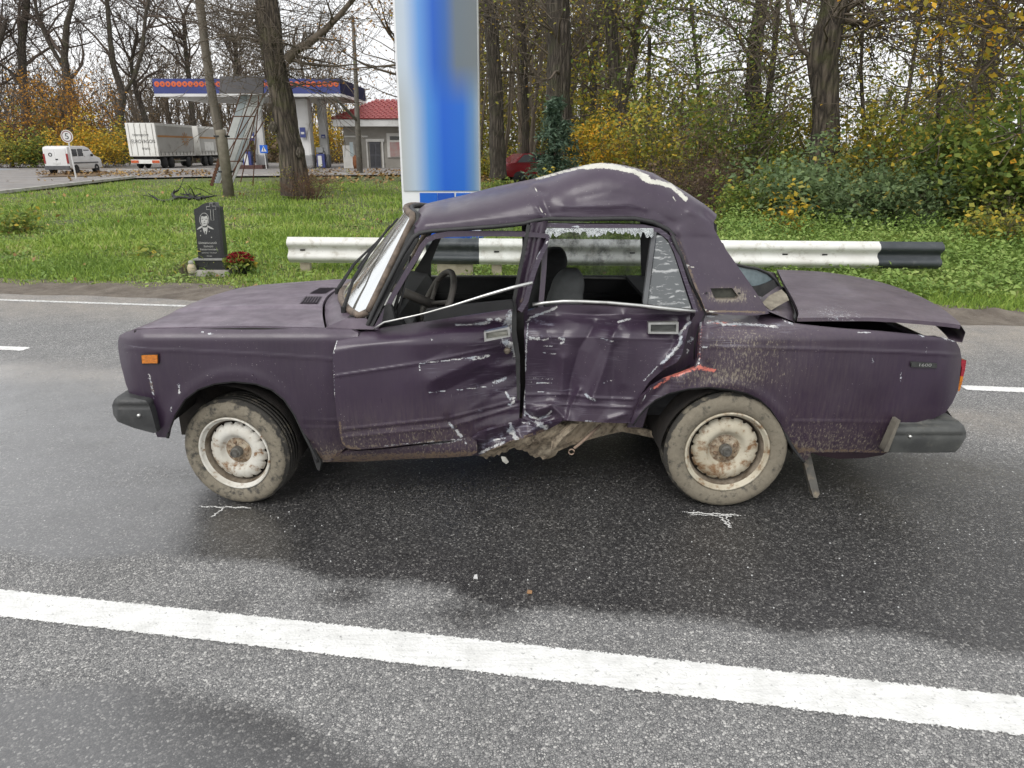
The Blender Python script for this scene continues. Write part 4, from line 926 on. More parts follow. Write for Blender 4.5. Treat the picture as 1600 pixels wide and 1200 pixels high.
# ---- boot lid, sprung open
bn = [(1246, 496.5), (1300, 496), (1360, 496), (1400, 498), (1450, 502), (1490, 506), (1501, 508)]
bl = P(np.array(bn)[:, 0], np.array(bn)[:, 1], 3.235); rows = []
LT = 26
for i in range(30):
    s = i/29; x = bl[0, 0]+(bl[-1, 0]-bl[0, 0])*s; z = np.interp(x, bl[:, 0], bl[:, 2]); row = []
    for t in np.linspace(0, 1, LT):
        bow = math.sin(math.pi*t)
        xx = x+(0.40*(1-s)+0.24*s)*t**0.8-0.03*bow*(1-s)+0.04*bow*s
        row.append((xx, 3.235+2*(YMID-3.235)*t, z+0.018*bow**0.7-0.03*t*s))
    rows.append(row)
R_ = np.array(rows); lid = MB().grid(R_)
lip = np.stack([R_[-1], R_[-1]+np.array([0.03, 0, -0.035]), R_[-1]+np.array([0.025, 0, -0.085]), R_[-1]+np.array([-0.04, 0, -0.075])]); lid.grid(lip)
lid.grid(np.stack([R_[:, 0], R_[:, 0]-np.array([0, 0, 0.018])])); lid.grid(np.stack([R_[0], R_[0]-np.array([0, 0, 0.02])]))
lv = np.array(lid.v)
lo = mk('boot_lid', lid.v, lid.f, PAINT, CAR, True, dict(att0(len(lv), fade=0.5, scuff=0.1), mud=0.25+0.25*np.clip((1.75-lv[:, 0])/0.4, 0, 1), chip=0.42*np.exp(-((lv[:, 0]-1.55)/0.18)**2)*np.exp(-((lv[:, 1]-3.3)/0.2)**2)))
lo['label'] = 'sprung purple boot lid standing slightly open'
# deck ahead of the boot lid, and what is left of the rear screen
dk = MB(); rows = []
for t in np.linspace(0, 1, 20):
    b = R_[0, int(round(t*(LT-1)))]+np.array([-0.012, 0, -0.02]); y = b[1]
    a = np.array([P(1203, 489, 3.2)[0]-0.05*math.sin(math.pi*t)-0.02+0.22*t, y, P(1203, 489, 3.2)[2]+0.01])
    rows.append([a-np.array([0.02, 0, 0.05]), a, a*0.5+b*0.5, b, b-np.array([0, 0, 0.05])])
dk.grid(np.array(rows)); mk('rear_deck', dk.v, dk.f, PAINT, CAR, True, att0(len(dk.v), fade=0.5, mud=0.35, scuff=0.25))
MB().grid(np.stack([R_[0]+np.array([-0.006, 0, -0.016]), R_[0]+np.array([-0.02, 0, 0.004])])).build('boot_seal', M_BLACK, CAR)
pz = P(1203, 489, 3.2)
panel('foam_padding', [(1190, 474), (1203, 461), (1221, 452), (1229, 460), (1233, 469), (1216, 478), (1205, 485)], lambda u, v: 3.265+0.0085*(486-v)+0.006*np.sin(u*0.6+v*0.5), M('pale_foam', (0.30, 0.27, 0.21), (0.15, 0.13, 0.10), 14, 0.95, bmp=0.6), step=4, thick=0.0)
panel('rear_screen', [(1150, 414), (1166, 418), (1184, 421), (1200, 428), (1209, 437), (1188, 446), (1168, 449)], lambda u, v: 3.36+0.0035*(u-1150), M('rear_glass_film', (0.10, 0.14, 0.155), (0.26, 0.32, 0.34), 10, 0.3), step=5, thick=0.01)
panel('rear_screen_rubber', [(1166, 449), (1188, 446), (1209, 437), (1217, 446), (1204, 455), (1191, 464), (1180, 461)], lambda u, v: 3.345+0.0035*(u-1150)+0.004*np.sin(u*0.4), M_BLACK, step=4, thick=0.03)
MB().tube(P([1150, 1166, 1184, 1200, 1210, 1217], [413, 417, 420, 427, 436, 446], [3.35, 3.41, 3.47, 3.53, 3.56, 3.58]), 0.007, 6).build('screen_edge', M_BLACK, CAR, True)
# ---- bumpers
def bumper_face(u0, u1, v0, v1):
    return lambda u, v: 3.075+0.05*np.clip((v0-v-1)/9, 0, 1)**1.5+0.012*np.clip((v-v1)/20, 0, 1)-0.010*np.exp(-((v-(v0+4))/1.8)**2)+0.008*np.exp(-((v-(v0+9))/1.8)**2)+0.05*np.clip((u0+9-u)/9, 0, 1)+0.05*np.clip((u-(u1-9))/9, 0, 1)
FBUMP = panel('front_bumper', [(175, 634), (178, 625), (184, 619), (192, 618), (228, 626), (233, 633), (237, 646), (245, 675), (240, 677), (210, 669), (184, 659), (177, 648)], bumper_face(175, 260, 626, 650), M('front_bumper_plastic', (0.032, 0.033, 0.034), (0.055, 0.056, 0.056), 12, 0.55, bmp=0.15, dirt=(0.10, 0.095, 0.085), dscale=12, damt=0.3), step=3.5, thick=0.10)
a, b = P(178, 626, 3.14), P(178, 655, 3.14)
MB().box(((a[0])+0.035, YMID, (a[2]+b[2])/2), (0.07, 1.50, a[2]-b[2]), bev=0.015).build('bumper_bar', M_CHROME, FBUMP)
RBUMP = panel('rear_bumper', [(1404, 656), (1460, 655), (1498, 657.5), (1506, 665), (1510, 676), (1509, 684), (1500, 699), (1492, 707), (1440, 707.5), (1384, 707), (1390, 692)], bumper_face(1380, 1512, 671, 690), M_PLAST, step=3.5, thick=0.10)
a, b = P(1500, 662, 3.16), P(1500, 700, 3.16)
MB().box((a[0]-0.03, YMID, (a[2]+b[2])/2), (0.07, 1.46, a[2]-b[2]), bev=0.015).build('bumper_bar', M_PLAST, RBUMP)
panel('bumper_bracket', [(1381, 706), (1403, 657), (1407.5, 657), (1388, 706)], lambda u, v: 3.064+0*u, M('bracket_tan', (0.17, 0.155, 0.125), (0.10, 0.09, 0.075), 20, 0.8), RBUMP, 6, 0.05)
for q, par in (((217, 649), FBUMP), ((1422, 682), RBUMP)):
    MB().lathe([(0.0, -0.008), (0.006, -0.007), (0.009, -0.002), (0.010, 0.006)], P(*q, 3.072), 'y', 12).build('bumper_bolt', M_CHROME, par, True)
panel('spare_wheel_well', [(1262, 704), (1390, 704), (1380, 711), (1350, 716), (1310, 717), (1280, 712)], lambda u, v: 3.36+0*u, M('well_purple', (0.045, 0.022, 0.032), (0.03, 0.016, 0.022), 6, 0.6), step=8, thick=0.4)
panel('bumper_gap_shade', [(1440, 640), (1478, 638), (1492, 657), (1440, 658)], lambda u, v: 3.24+0*u, M_INNER, step=10, thick=0.1)  # dark sheet standing for the shaded gap above the bumper
# ---- sill and torn floor edge
panel('sill', [(500, 719), (516, 716), (540, 706), (600, 702), (650, 696), (700, 692), (735, 684), (745, 690), (746, 706), (738, 712), (700, 715), (640, 717), (570, 721), (520, 722)], lambda u, v: 3.155+0.05*np.clip((v-700)/22, 0, 1)**2+0*u, step=3, thick=0.05,
      att={'rust': lambda u, v: np.clip(0.72*sstep(700, 712, v+0.03*(u-600))-0.1, 0, 0.75), 'mud': lambda u, v: 0.55+0*u, 'chip': [([(660, 694), (700, 691), (722, 686)], 1.2), ([(725, 684), (728, 694)], 1.2)]})
def Y_sill2(u, v):
    return 3.16+0.05*np.clip((v-690)/25, 0, 1)+crumple(u, v, 60, 17, 0.034, 0.2)+crumple(u, v, -35, 23, 0.03, 0.9)+crumple(u, v, 5, 13, 0.012, 0.4)
panel('crushed_sill', [(732, 686), (750, 677), (770, 670), (800, 663), (813, 657), (845, 664), (866, 659), (880, 657), (868, 665), (850, 674), (826, 683), (800, 689), (782, 697), (765, 704), (748, 712), (737, 711)], Y_sill2, step=2.4, thick=0.03,
      att={'chip': [([(750, 708), (768, 699), (788, 691)], 2.0), ([(795, 672), (803, 678), (808, 688)], 3.6), ([(797, 664), (802, 672)], 2), ([(838, 661), (853, 668)], 3.5), ([(770, 688), (790, 684)], 1.2), ([(815, 660), (830, 662)], 1.2), ([(735, 690), (738, 705)], 1.0)],
           'scuff': [([(745, 700), (800, 672)], 14, 1.0), ([(800, 675), (860, 663)], 12, 0.9)], 'rust': [([(760, 706), (800, 690), (850, 672)], 2.5)], 'mud': lambda u, v: 0.2+0*u}, label='crushed scraped sill under the folded doors')
def Y_floor(u, v):
    return 3.20+0.22*np.clip((u-760)/230, 0, 1)+0.10*np.clip((v-690)/25, 0, 1)+crumple(u, v, 62, 15, 0.034, 0.1)+crumple(u, v, 25, 31, 0.03, 0.6)+0.006*np.sin(u*0.41+v*0.37)
rng = random.Random(5)
fl = [(744, 711), (766, 704), (800, 690), (830, 682), (868, 664), (900, 658), (985, 662), (1003, 667), (985, 672), (950, 679), (920, 687), (890, 697), (872, 705)]
fl += [(872-4*i, 706+7*math.sin(i*0.28)+rng.uniform(-2.6, 2.6)+3) for i in range(1, 30)]
panel('torn_floor', fl, Y_floor, M_UNDER, step=3, thick=0.04, label='mud-caked torn floor edge hanging below the sill')
panel('floor_rib', [(862, 690), (892, 662), (905, 662), (880, 684), (866, 700), (860, 703)], lambda u, v: 3.2+0.0016*(u-862)+0*v, M_UNDER, step=3, thick=0.03)
panel('floor_flap', [(783, 714), (790, 715), (795, 722), (791, 725), (785, 721)], lambda u, v: 3.19+0*u, M('pale_primer', (0.5, 0.5, 0.46), (0.3, 0.29, 0.25), 30, 0.8), step=4, thick=0.01)
rod = MB().tube(P([938, 925, 908, 897], [664, 676, 692, 700.5], [3.3, 3.27, 3.24, 3.22]), 0.0075, 7)
rc_ = P(893, 706, 3.215); rod.tube([rc_+0.014*np.array([math.cos(a), 0, math.sin(a)]) for a in np.linspace(0, 2*math.pi, 13)], 0.004, 6)
rod.build('hanging_rod', M_SEAM, CAR, True, label='thin rod with an eye hanging under the rear door')
MB().tube(P([962, 1000, 1045], [667, 674, 684], [3.45, 3.4, 3.36]), [0.020, 0.021, 0.02], 8).build('trailing_arm', M_UNDER, CAR, True)

# ---- wheels
def rim_mat(name, rusty):
    m, nt, b = newmat(name); vec = coords(nt)
    c = mixc(nt, ramp(nt, noise(nt, 9, 6, 0.65, vec), [(0.4, 0.0), (0.7, 1.0)]), *(((0.62, 0.605, 0.55), (0.46, 0.43, 0.36)) if rusty < 0.6 else ((0.52, 0.48, 0.38), (0.36, 0.31, 0.22))))
    k = ramp(nt, noise(nt, 17, 8, 0.72, vec), [(0.60-rusty*0.16, 0.0), (0.70-rusty*0.10, 1.0)])
    c = mixc(nt, k, c, mixc(nt, noise(nt, 60, 3, 0.6, vec), (0.10, 0.045, 0.018), (0.30, 0.18, 0.09)))
    nt.links.new(c, b.inputs['Base Color']); b.inputs['Roughness'].default_value = 0.7; bump(nt, b, noise(nt, 30, 5, 0.6, vec), 0.25, 0.004); return m
def tyre_mat(name, muddy):
    m, nt, b = newmat(name); vec = coords(nt)
    md = attr(nt, 'muddy')
    k = ramp(nt, math_(nt, 'ADD', math_(nt, 'MULTIPLY', md, muddy), math_(nt, 'MULTIPLY', math_(nt, 'SUBTRACT', noise(nt, 16, 8, 0.72, vec), 0.5), 2.3)), [(0.28, 0.12), (0.62, 1.0)])
    c = mixc(nt, k, (0.022, 0.022, 0.022), mixc(nt, noise(nt, 50, 5, 0.7, vec), (0.125, 0.108, 0.082), (0.27, 0.24, 0.18)))
    nt.links.new(c, b.inputs['Base Color']); b.inputs['Roughness'].default_value = 0.85; bump(nt, b, noise(nt, 70, 5, 0.7, vec), 0.35, 0.004); return m
def wheel(center, steer, rusty, muddy, near=True, tag_='front'):
    w = empty('wheel'); w.parent = CAR
    RT = 0.288
    prof = [(0.193, 0.016), (0.203, 0.003), (0.222, -0.004), (0.245, -0.006), (0.262, -0.002), (0.274, 0.006), (0.281, 0.016), (0.286, 0.026)]
    tread = []
    for k in range(5):
        y0 = 0.030+k*0.026; tread += [(RT, y0), (RT, y0+0.020), (RT-0.007, y0+0.0205), (RT-0.007, y0+0.0255)]
    prof2 = prof+tread+[(0.281, 0.165), (0.262, 0.176), (0.20, 0.166)]
    n = 72; vs, md = [], []
    for (r, y) in prof2:
        for k in range(n):
            g = 2*math.pi*k/n; rr = r
            if y > 0.012 and y < 0.03 and r > 0.27 and k % 2: rr -= 0.006      # shoulder lugs
            a, b = rr*math.cos(g), rr*math.sin(g)
            b = max(b, -0.2845) if b < -0.27 else b
            vs.append((a, y, b)); md.append(1.0 if r < 0.276 and y < 0.03 else 0.32)
    fs = [(i*n+k, i*n+(k+1) % n, (i+1)*n+(k+1) % n, (i+1)*n+k) for i in range(len(prof2)-1) for k in range(n)]
    t = mk('tyre', vs, fs, tyre_mat('tyre_rubber_%s' % tag_, muddy), None, True, {'muddy': md}); t.parent = w
    RM = rim_mat('steel_rim_%s' % tag_, rusty)
    r = MB().lathe([(0.196, 0.014), (0.197, 0.004), (0.191, 0.0), (0.186, 0.006), (0.183, 0.018), (0.175, 0.024)], (0, 0, 0), 'y', 60).build('rim', RM, None, True); r.parent = w
    r2_ = MB().lathe([(0.175, 0.024), (0.168, 0.040), (0.163, 0.12)], (0, 0, 0), 'y', 60).build('rim_barrel', M('barrel_grime', (0.10, 0.075, 0.05), (0.26, 0.22, 0.17), 16, 0.9, bmp=0.4), None, True); r2_.parent = w
    # disc with a scalloped edge
    nd = 16; na = nd*12; vs = []
    dp = [(1.0, 0.052), (0.97, 0.044), (0.90, 0.032), (0.78, 0.024), (0.66, 0.022), (0.56, 0.030), (0.50, 0.046), (0.44, 0.052), (0.34, 0.050), (0.22, 0.046), (0.17, 0.046)]
    for i, (q, y) in enumerate(dp):
        for k in range(na):
            g = 2*math.pi*k/na; R0 = 0.157
            notch = (0.0125 if rusty < 0.5 else 0.0085)*max(0.0, (math.cos(nd*g)-0.5)/0.5)**0.5
            rr = q*R0-(notch*max(0, 1-i/2.5))
            vs.append((rr*math.cos(g), y, rr*math.sin(g)))
    fs = [(i*na+k, i*na+(k+1) % na, (i+1)*na+(k+1) % na, (i+1)*na+k) for i in range(len(dp)-1) for k in range(na)]
    d = mk('wheel_disc', vs, fs, RM, None, True); d.parent = w
    bk = MB().lathe([(0.164, 0.075), (0.02, 0.085), (0.0, 0.085)], (0, 0, 0), 'y', 24).build('brake_drum', M('drum_rust', (0.05, 0.035, 0.025), (0.025, 0.02, 0.017), 20, 0.9), None, True); bk.parent = w
    hc = MB().lathe([(0.0, 0.002), (0.014, 0.002), (0.0145, -0.002), (0.0185, -0.002), (0.020, 0.014), (0.0265, 0.016), (0.0285, 0.022), (0.029, 0.05)], (0, 0, 0), 'y', 24).build('hub_cap', M('hub_cap_grey', (0.16, 0.155, 0.14), (0.09, 0.085, 0.075), 60, 0.5, metal=0.3), None); smooth_by_angle(hc); hc.parent = w
    hp_ = MB().lathe([(0.071, 0.0515), (0.066, 0.0475), (0.02, 0.0435)], (0, 0, 0), 'y', 40).build('hub_plate', M('hub_rust', (0.25, 0.18, 0.11), (0.45, 0.40, 0.31), 28, 0.85, dirt=(0.10, 0.055, 0.03), dscale=40, damt=0.45), None, True); hp_.parent = w
    MR = M('bolt_rust', (0.30, 0.22, 0.14), (0.13, 0.08, 0.05), 60, 0.8)
    for k in range(4):
        g = 2*math.pi*(k+0.35)/4; c = (0.049*math.cos(g), 0.046, 0.049*math.sin(g))
        bo = MB().lathe([(0.0, -0.010), (0.008, -0.010), (0.0095, -0.006), (0.012, 0.004)], c, 'y', 6).build('wheel_bolt', MR, None); bo.parent = w
        g += math.pi/4; c = (0.046*math.cos(g), 0.047, 0.046*math.sin(g))
        ho_ = MB().lathe([(0.0, -0.001), (0.006, -0.001)], c, 'y', 10).build('bolt_hole', M_INNER, None); ho_.parent = w
    w.location = Vector(tuple(float(x) for x in center))-CAR.location
    w.rotation_euler = (0, random.uniform(0, 1), steer)
    w.rotation_mode = 'ZYX' if False else 'XYZ'
    return w
pf, pr = P(363, 700, 3.17), P(1134, 705, 3.165)
wf = wheel((pf[0], 3.175, 0.274), math.radians(-10), 0.35, 0.6, tag_='front')
wr = wheel((pr[0], 3.135, 0.2985), 0.0, 0.6, 0.70, tag_='rear')
wf.scale = (0.965,)*3; wr.scale = (1.05,)*3
for w_, yy, st_ in ((wf, 2*YMID-3.15, math.pi-math.radians(10)), (wr, 2*YMID-3.172, math.pi)):
    c = copy_tree(w_, CAR); c.location.y = yy-CAR.location.y; c.rotation_euler[2] = st_
# ---- wheel housings
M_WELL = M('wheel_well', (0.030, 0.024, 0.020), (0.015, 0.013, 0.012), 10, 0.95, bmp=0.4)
for (cx, Rw, arch) in ((pf[0], 0.335, ARCH_F), (pr[0], 0.325, ARCH_R)):
    for y0, y1 in ((3.15, 3.52), (2*YMID-3.52, 2*YMID-3.15)):
        wl_ = MB(); rows = []
        for g in np.linspace(-0.12 if cx < 0 else -0.05, math.pi-(0.34 if cx < 0 else 0.0), 26):
            rows.append([(cx+Rw*math.cos(g), y0, 0.30+Rw*math.sin(g)), (cx+Rw*math.cos(g), y1, 0.30+Rw*math.sin(g))])
        wl_.grid(np.array(rows))
        yin = y1 if y0 < YMID else y0
        ring = [(r[0][0], yin, r[0][2]) for r in rows]; wl_.add(ring, [tuple(range(len(ring)))])
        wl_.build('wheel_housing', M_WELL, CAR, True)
# ---- inside, floor, far flank
Xf, Xr = P(190, 560, 3.2)[0], P(1498, 560, 3.2)[0]
fp = MB()
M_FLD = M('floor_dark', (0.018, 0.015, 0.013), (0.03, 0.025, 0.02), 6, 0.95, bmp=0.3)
MB().box((-0.05, YMID+0.22, 0.34), (1.7, 1.0, 0.05)).build('floor_pan', M_FLD, CAR); MB().box((pf[0]+0.05, YMID, 0.50), (0.95, 0.78, 0.55)).build('engine_bay_blocker', M_FLD, CAR); MB().box((1.30, YMID, 0.42), (1.6, 0.80, 0.28)).build('rear_floor', M_FLD, CAR)  # solid dark box in the nose is added to block light
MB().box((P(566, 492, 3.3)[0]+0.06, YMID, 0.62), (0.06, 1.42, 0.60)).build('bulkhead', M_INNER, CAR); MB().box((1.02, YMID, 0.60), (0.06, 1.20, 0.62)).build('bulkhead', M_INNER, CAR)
fx = Xf+0.03; fr_ = MB(); fr_.box((fx, YMID, 0.66), (0.05, 1.44, 0.32), bev=0.01); fr_.build('front_panel', M_TRIM, CAR)
for y in (3.40, 4.46):
    MB().box((fx-0.035, y, 0.68), (0.03, 0.30, 0.17), bev=0.012).build('headlamp', glass_mat('lamp_glass', (0.9, 0.9, 0.9), 0.8, 0.1, 0.2), CAR)
gr = MB()
for k in range(9): gr.box((fx-0.035, YMID, 0.60+0.02*k), (0.02, 0.68, 0.008))
gr.build('grille', M_CHROME, CAR)
rp = MB().box((Xr-0.04, YMID, 0.60), (0.05, 1.44, 0.40), bev=0.01); rp.v and mk('rear_panel', rp.v, rp.f, PAINT, CAR, False, att0(len(rp.v), mud=0.3))
MB().box((Xr-0.01, 2*YMID-3.36, 0.66), (0.05, 0.34, 0.17), bev=0.01).build('tail_lamp', M_REDL, CAR)
tb = MB(); tb.box((1.55, YMID, 0.56), (1.0, 1.36, 0.03)); tb.box((1.55, 3.30, 0.70), (1.0, 0.02, 0.28)); tb.box((1.55, 4.56, 0.70), (1.0, 0.02, 0.28)); tb.build('boot_floor', M_INNER, CAR)
MB().box((0.95, YMID, 0.905), (0.42, 1.26, 0.02)).build('parcel_shelf', M_TRIM, CAR)
# far flank: same outline, undamaged, facing away
fy = 2*YMID-3.125
arcf = [(pf[0]+0.335*math.cos(g), 0.30+0.335*math.sin(g)) for g in np.linspace(0.05, math.pi-0.05, 14)]
arcr = [(pr[0]+0.325*math.cos(g), 0.30+0.325*math.sin(g)) for g in np.linspace(0.05, math.pi-0.05, 14)]
ftop = [(Xf, 0.70), (Xf+0.1, 0.745), (P(508, 512, 3.172)[0], P(508, 512, 3.172)[2]-0.06), (0.9, 0.86), (Xr-0.03, 0.80)]
fpoly = ftop+[(Xr, 0.62), (Xr-0.08, 0.42), (Xr-0.3, 0.30)]+arcr+[(pf[0]+0.36, 0.24)]+arcf+[(Xf+0.06, 0.40)]
fb = MB().prism(fpoly, 'y', fy-0.02, fy); mk('far_flank', fb.v, fb.f, PAINT, CAR, False, att0(len(fb.v), mud=0.2))
FYI = 2*YMID-3.28
MB().box((0.12, FYI+0.03, 0.70), (1.75, 0.05, 0.42), bev=0.02).box((0.12, FYI-0.005, 0.78), (1.70, 0.02, 0.03)).box((-0.25, FYI-0.03, 0.68), (0.45, 0.05, 0.05), bev=0.02).build('far_door_trim', M_TRIM, CAR)
MB().tube(P([674, 760, 850, 1003], [431.5, 431.5, 432.5, 436], FYI-0.02), 0.007, 6).build('far_waist_trim', M('dim_trim', (0.2, 0.2, 0.19), (0.12, 0.12, 0.11), 9, 0.5), CAR)
def fpan(name, poly, Y, mat, th=0.03, st=10): return panel(name, poly, lambda u, v: Y+0*u, mat, step=st, thick=th)
fpan('far_pillar', [(640, 436), (664, 396), (690, 352), (702, 340), (700, 366), (689, 372), (673, 411), (673, 436)], FYI, M_TRIM)
fpan('far_pillar', [(815, 340), (835, 340), (838, 440), (818, 440)], FYI, M_TRIM)
fpan('far_pillar', [(1001, 338), (1040, 340), (1130, 380), (1160, 450), (1003, 445)], FYI, M_TRIM)
fpan('far_window', [(673, 411), (689, 372), (700, 345), (818, 345), (818, 431), (673, 431)], FYI+0.01, glass_mat('far_front_glass', (0.93, 0.95, 0.94), 0.06, 0.05, 0.10, (0.55, 0.53, 0.48), 40), 0)
fpan('far_window', [(836, 345), (1002, 345), (1002, 437), (836, 433)], FYI+0.01, glass_mat('far_rear_glass', (0.40, 0.42, 0.43), 0.45, 0.15, 0.8, (0.10, 0.10, 0.10), 11), 0)
# dashboard, wheel, seats
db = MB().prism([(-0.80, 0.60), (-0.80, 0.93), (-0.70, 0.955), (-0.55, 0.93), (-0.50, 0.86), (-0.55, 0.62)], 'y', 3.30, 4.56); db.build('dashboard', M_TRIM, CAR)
MB().box((-0.53, 3.42, 0.88), (0.10, 0.10, 0.05), bev=0.02).build('stalk_binnacle', M('binnacle_grey', (0.06, 0.062, 0.065), (0.1, 0.1, 0.1), 9, 0.6), CAR)
sw_c = P(681, 478, 3.60); Rs = np.array(Matrix.Rotation(math.radians(28), 3, 'Y') @ Matrix.Rotation(math.radians(18), 3, 'Z'))
sw = MB().tube([sw_c+Rs @ (0.19*np.array([0, math.cos(a), math.sin(a)])) for a in np.linspace(0, 2*math.pi, 33)], 0.017, 8, cap=False)
for a in (0.5, 2.64, 4.71): sw.tube([sw_c+Rs @ np.array([-0.03, 0, 0]), sw_c+Rs @ (0.185*np.array([0, math.cos(a), math.sin(a)]))], 0.012, 6)
sw.tube([sw_c, sw_c+Rs @ np.array([-0.25, 0, 0])], 0.025, 8); sw.build('steering_wheel', M('wheel_rim_grey', (0.10, 0.09, 0.08), (0.06, 0.055, 0.05), 20, 0.6), CAR, True)
def seat(c, hgt, wid, mat, lean=0.16, head=None):
    s = MB(); prof = []
    for k in range(25):
        t = 1-(1-k/24)**1.6; z = t*hgt; w_ = wid*(0.92+0.10*math.sin(t*math.pi)); th = 0.21*(1-0.25*t)
        if head and t > head: w_ *= 0.62-0.12*((t-head)/(1-head))**3
        
        if t > 0.86: q_ = math.sqrt(max(0.02, 1-((t-0.86)/0.14)**2)); w_ *= 0.35+0.65*q_; th *= 0.25+0.75*q_
        ring = []
        for a in np.linspace(0, 2*math.pi, 21)[:-1]:
            ca, sa = math.cos(a), math.sin(a)
            ring.append((c[0]+lean*t+th*0.5*math.copysign(abs(ca)**0.55, ca), c[1]+w_*0.5*math.copysign(abs(sa)**0.45, sa), c[2]+z))
        prof.append(ring)
    n = 20
    s.add([p for r in prof for p in r], [(i*n+k, i*n+(k+1) % n, (i+1)*n+(k+1) % n, (i+1)*n+k) for i in range(24) for k in range(n)]+[tuple(24*n+k for k in range(n))])
    s.box((c[0]-0.22, c[1], c[2]-0.02), (0.50, wid, 0.16), bev=0.05)
    return s.build('seat', mat, CAR, True)
M_SEAT = M('seat_black', (0.014, 0.014, 0.015), (0.022, 0.022, 0.023), 30, 0.85, bmp=0.2)
M_SEAT2 = M('seat_lit_grey', (0.085, 0.09, 0.09), (0.06, 0.064, 0.064), 18, 0.75, bmp=0.2)  # paler seat colour: light on the nearer seat is painted in
a = P(868, 386, 4.25); seat((a[0]-0.13, 4.22, 0.50), a[2]-0.50, 0.48, M_SEAT, 0.13, 0.72)
a = P(893, 420, 3.62); seat((a[0]-0.14, 3.62, 0.42), a[2]-0.42, 0.40, M_SEAT2, 0.14, 0.80)
MB().box((0.72, YMID, 0.55), (0.45, 1.24, 0.28), bev=0.06).box((0.95, YMID, 0.74), (0.16, 1.24, 0.40), bev=0.05).build('rear_bench', M_SEAT, CAR)
tag(MB().box((-0.66, 3.62, 0.963), (0.16, 0.34, 0.003), ry=0.15).build('paper_sheet', M('paper', (0.75, 0.75, 0.73), (0.66, 0.66, 0.64), 4, 0.8)), 'white sheet of paper lying on the dashboard behind the windscreen', 'paper')
# ================================================================ things behind the car
# ---- crash barrier
Yl, Yr_ = 9.95, 9.32
def rail_pt(u, v): return P(u, v, Yl+(Yr_-Yl)*(u-449)/(1473-449))
GA, GB = rail_pt(449, 371.5), rail_pt(1473, 379.5)
GR = empty('crash_barrier', ((GA[0]+GB[0])/2, 9.7, 0.03), 'low steel crash barrier painted white and black behind the wrecked car', 'guardrail')
M_RW = M('barrier_white', (0.74, 0.74, 0.71), (0.58, 0.57, 0.53), 2.5, 0.55, dirt=(0.33, 0.30, 0.24), dscale=9, damt=0.34, bmp=0.1)
M_RB = M('barrier_black', (0.030, 0.036, 0.042), (0.055, 0.062, 0.068), 4, 0.5, dirt=(0.12, 0.125, 0.12), dscale=8, damt=0.3)
WP = [(0.012, 0.0), (-0.004, -0.012), (-0.018, -0.045), (-0.05, -0.075), (-0.085, -0.078), (-0.11, -0.055), (-0.14, -0.012), (-0.165, -0.006), (-0.19, -0.012), (-0.22, -0.055), (-0.245, -0.078), (-0.28, -0.075), (-0.312, -0.045), (-0.326, -0.012), (-0.342, 0.0)]
def beam(u0, u1, mat, off=0.0):
    t0, t1 = (u0-449)/1024, (u1-449)/1024
    b = MB(); k = max(3, int((t1-t0)*30)); ts = np.linspace(t0, t1, k)
    pts = np.array([[GA+(GB-GA)*t+np.array([0, dy-off, dz]) for dz, dy in WP] for t in ts]); b.grid(pts)
    back = pts+np.array([0, 0.006, 0]); b.grid(back[:, ::-1])
    for e in (0, -1): b.grid(np.stack([pts[e], back[e]]))
    o = b.build('beam', mat, GR, True); return o
for u0, u1, mt in ((449, 676, M_RW), (676, 762, M_RB), (762, 921, M_RW), (921, 1379, M_RW), (1379, 1473, M_RB)): beam(u0, u1, mt, 0.004 if u0 == 921 else 0)
M_POST = M('barrier_post', (0.42, 0.37, 0.28), (0.30, 0.26, 0.19), 8, 0.9, bmp=0.3)
for u in (473, 722, 790, 1110):
    c = GA+(GB-GA)*((u-449)/1024); w = 0.14 if u != 722 else 0.5
    MB().box((c[0], c[1]+0.07, 0.17), (w, 0.10, 0.42), bev=0.008).build('post', M_POST, GR)
for u in (473, 790, 1005, 1110, 1240, 1300):
    c = GA+(GB-GA)*((u-449)/1024)
    MB().box((c[0], c[1]-0.014, c[2]-0.165), (0.07, 0.006, 0.018)).build('slot', M_INNER, GR)
# ---- roadside gravestone
YG = 9.9
gl = G(328, 428)
GS = empty('gravestone', (P(330, 428, YG)[0], YG+0.15, 0.03), 'black granite gravestone with etched portrait and cross beside the red flowers', 'gravestone')
M_GRAN = M('black_granite', (0.020, 0.021, 0.022), (0.034, 0.035, 0.037), 90, 0.28, dirt=(0.07, 0.07, 0.068), dscale=30, damt=0.22)
M_GEDGE = M('sawn_granite', (0.30, 0.30, 0.29), (0.2, 0.2, 0.19), 40, 0.8)
M_ETCH = M('etched_granite', (0.50, 0.50, 0.48), (0.36, 0.36, 0.34), 60, 0.9)
slab = round_poly([(303, 328), (304, 326.5), (310, 324), (315, 319.5), (321, 317), (328, 316.8), (336, 316.8), (338, 323), (343, 323.8), (351, 404.5), (310, 404.5)], 1, keep=(0, 6, 7, 8, 9, 10))
panel('slab', slab, lambda u, v: YG+0*u, M_GRAN, GS, 8, 0.12)
panel('side_bevel', [(338.5, 324), (343, 324.3), (351, 404), (347, 404)], lambda u, v: YG-0.004+0*u, M('granite_side', (0.012, 0.012, 0.013), (0.02, 0.02, 0.02), 40, 0.4), GS, 8, 0.002)
panel('plinth', [(304, 407), (352, 407), (351, 428), (309, 428)], lambda u, v: YG-0.05+0*u, M_GRAN, GS, 8, 0.26)
panel('plinth_cap', [(301, 404.8), (355, 404.8), (355, 407), (301, 407)], lambda u, v: YG-0.07+0*u, M_GEDGE, GS, 8, 0.30)
pb = P(328, 432, YG-0.1)
MB().box((pb[0], YG+0.08, 0.045), (0.56, 0.42, 0.09), bev=0.01).build('footing', M_CONC, GS)
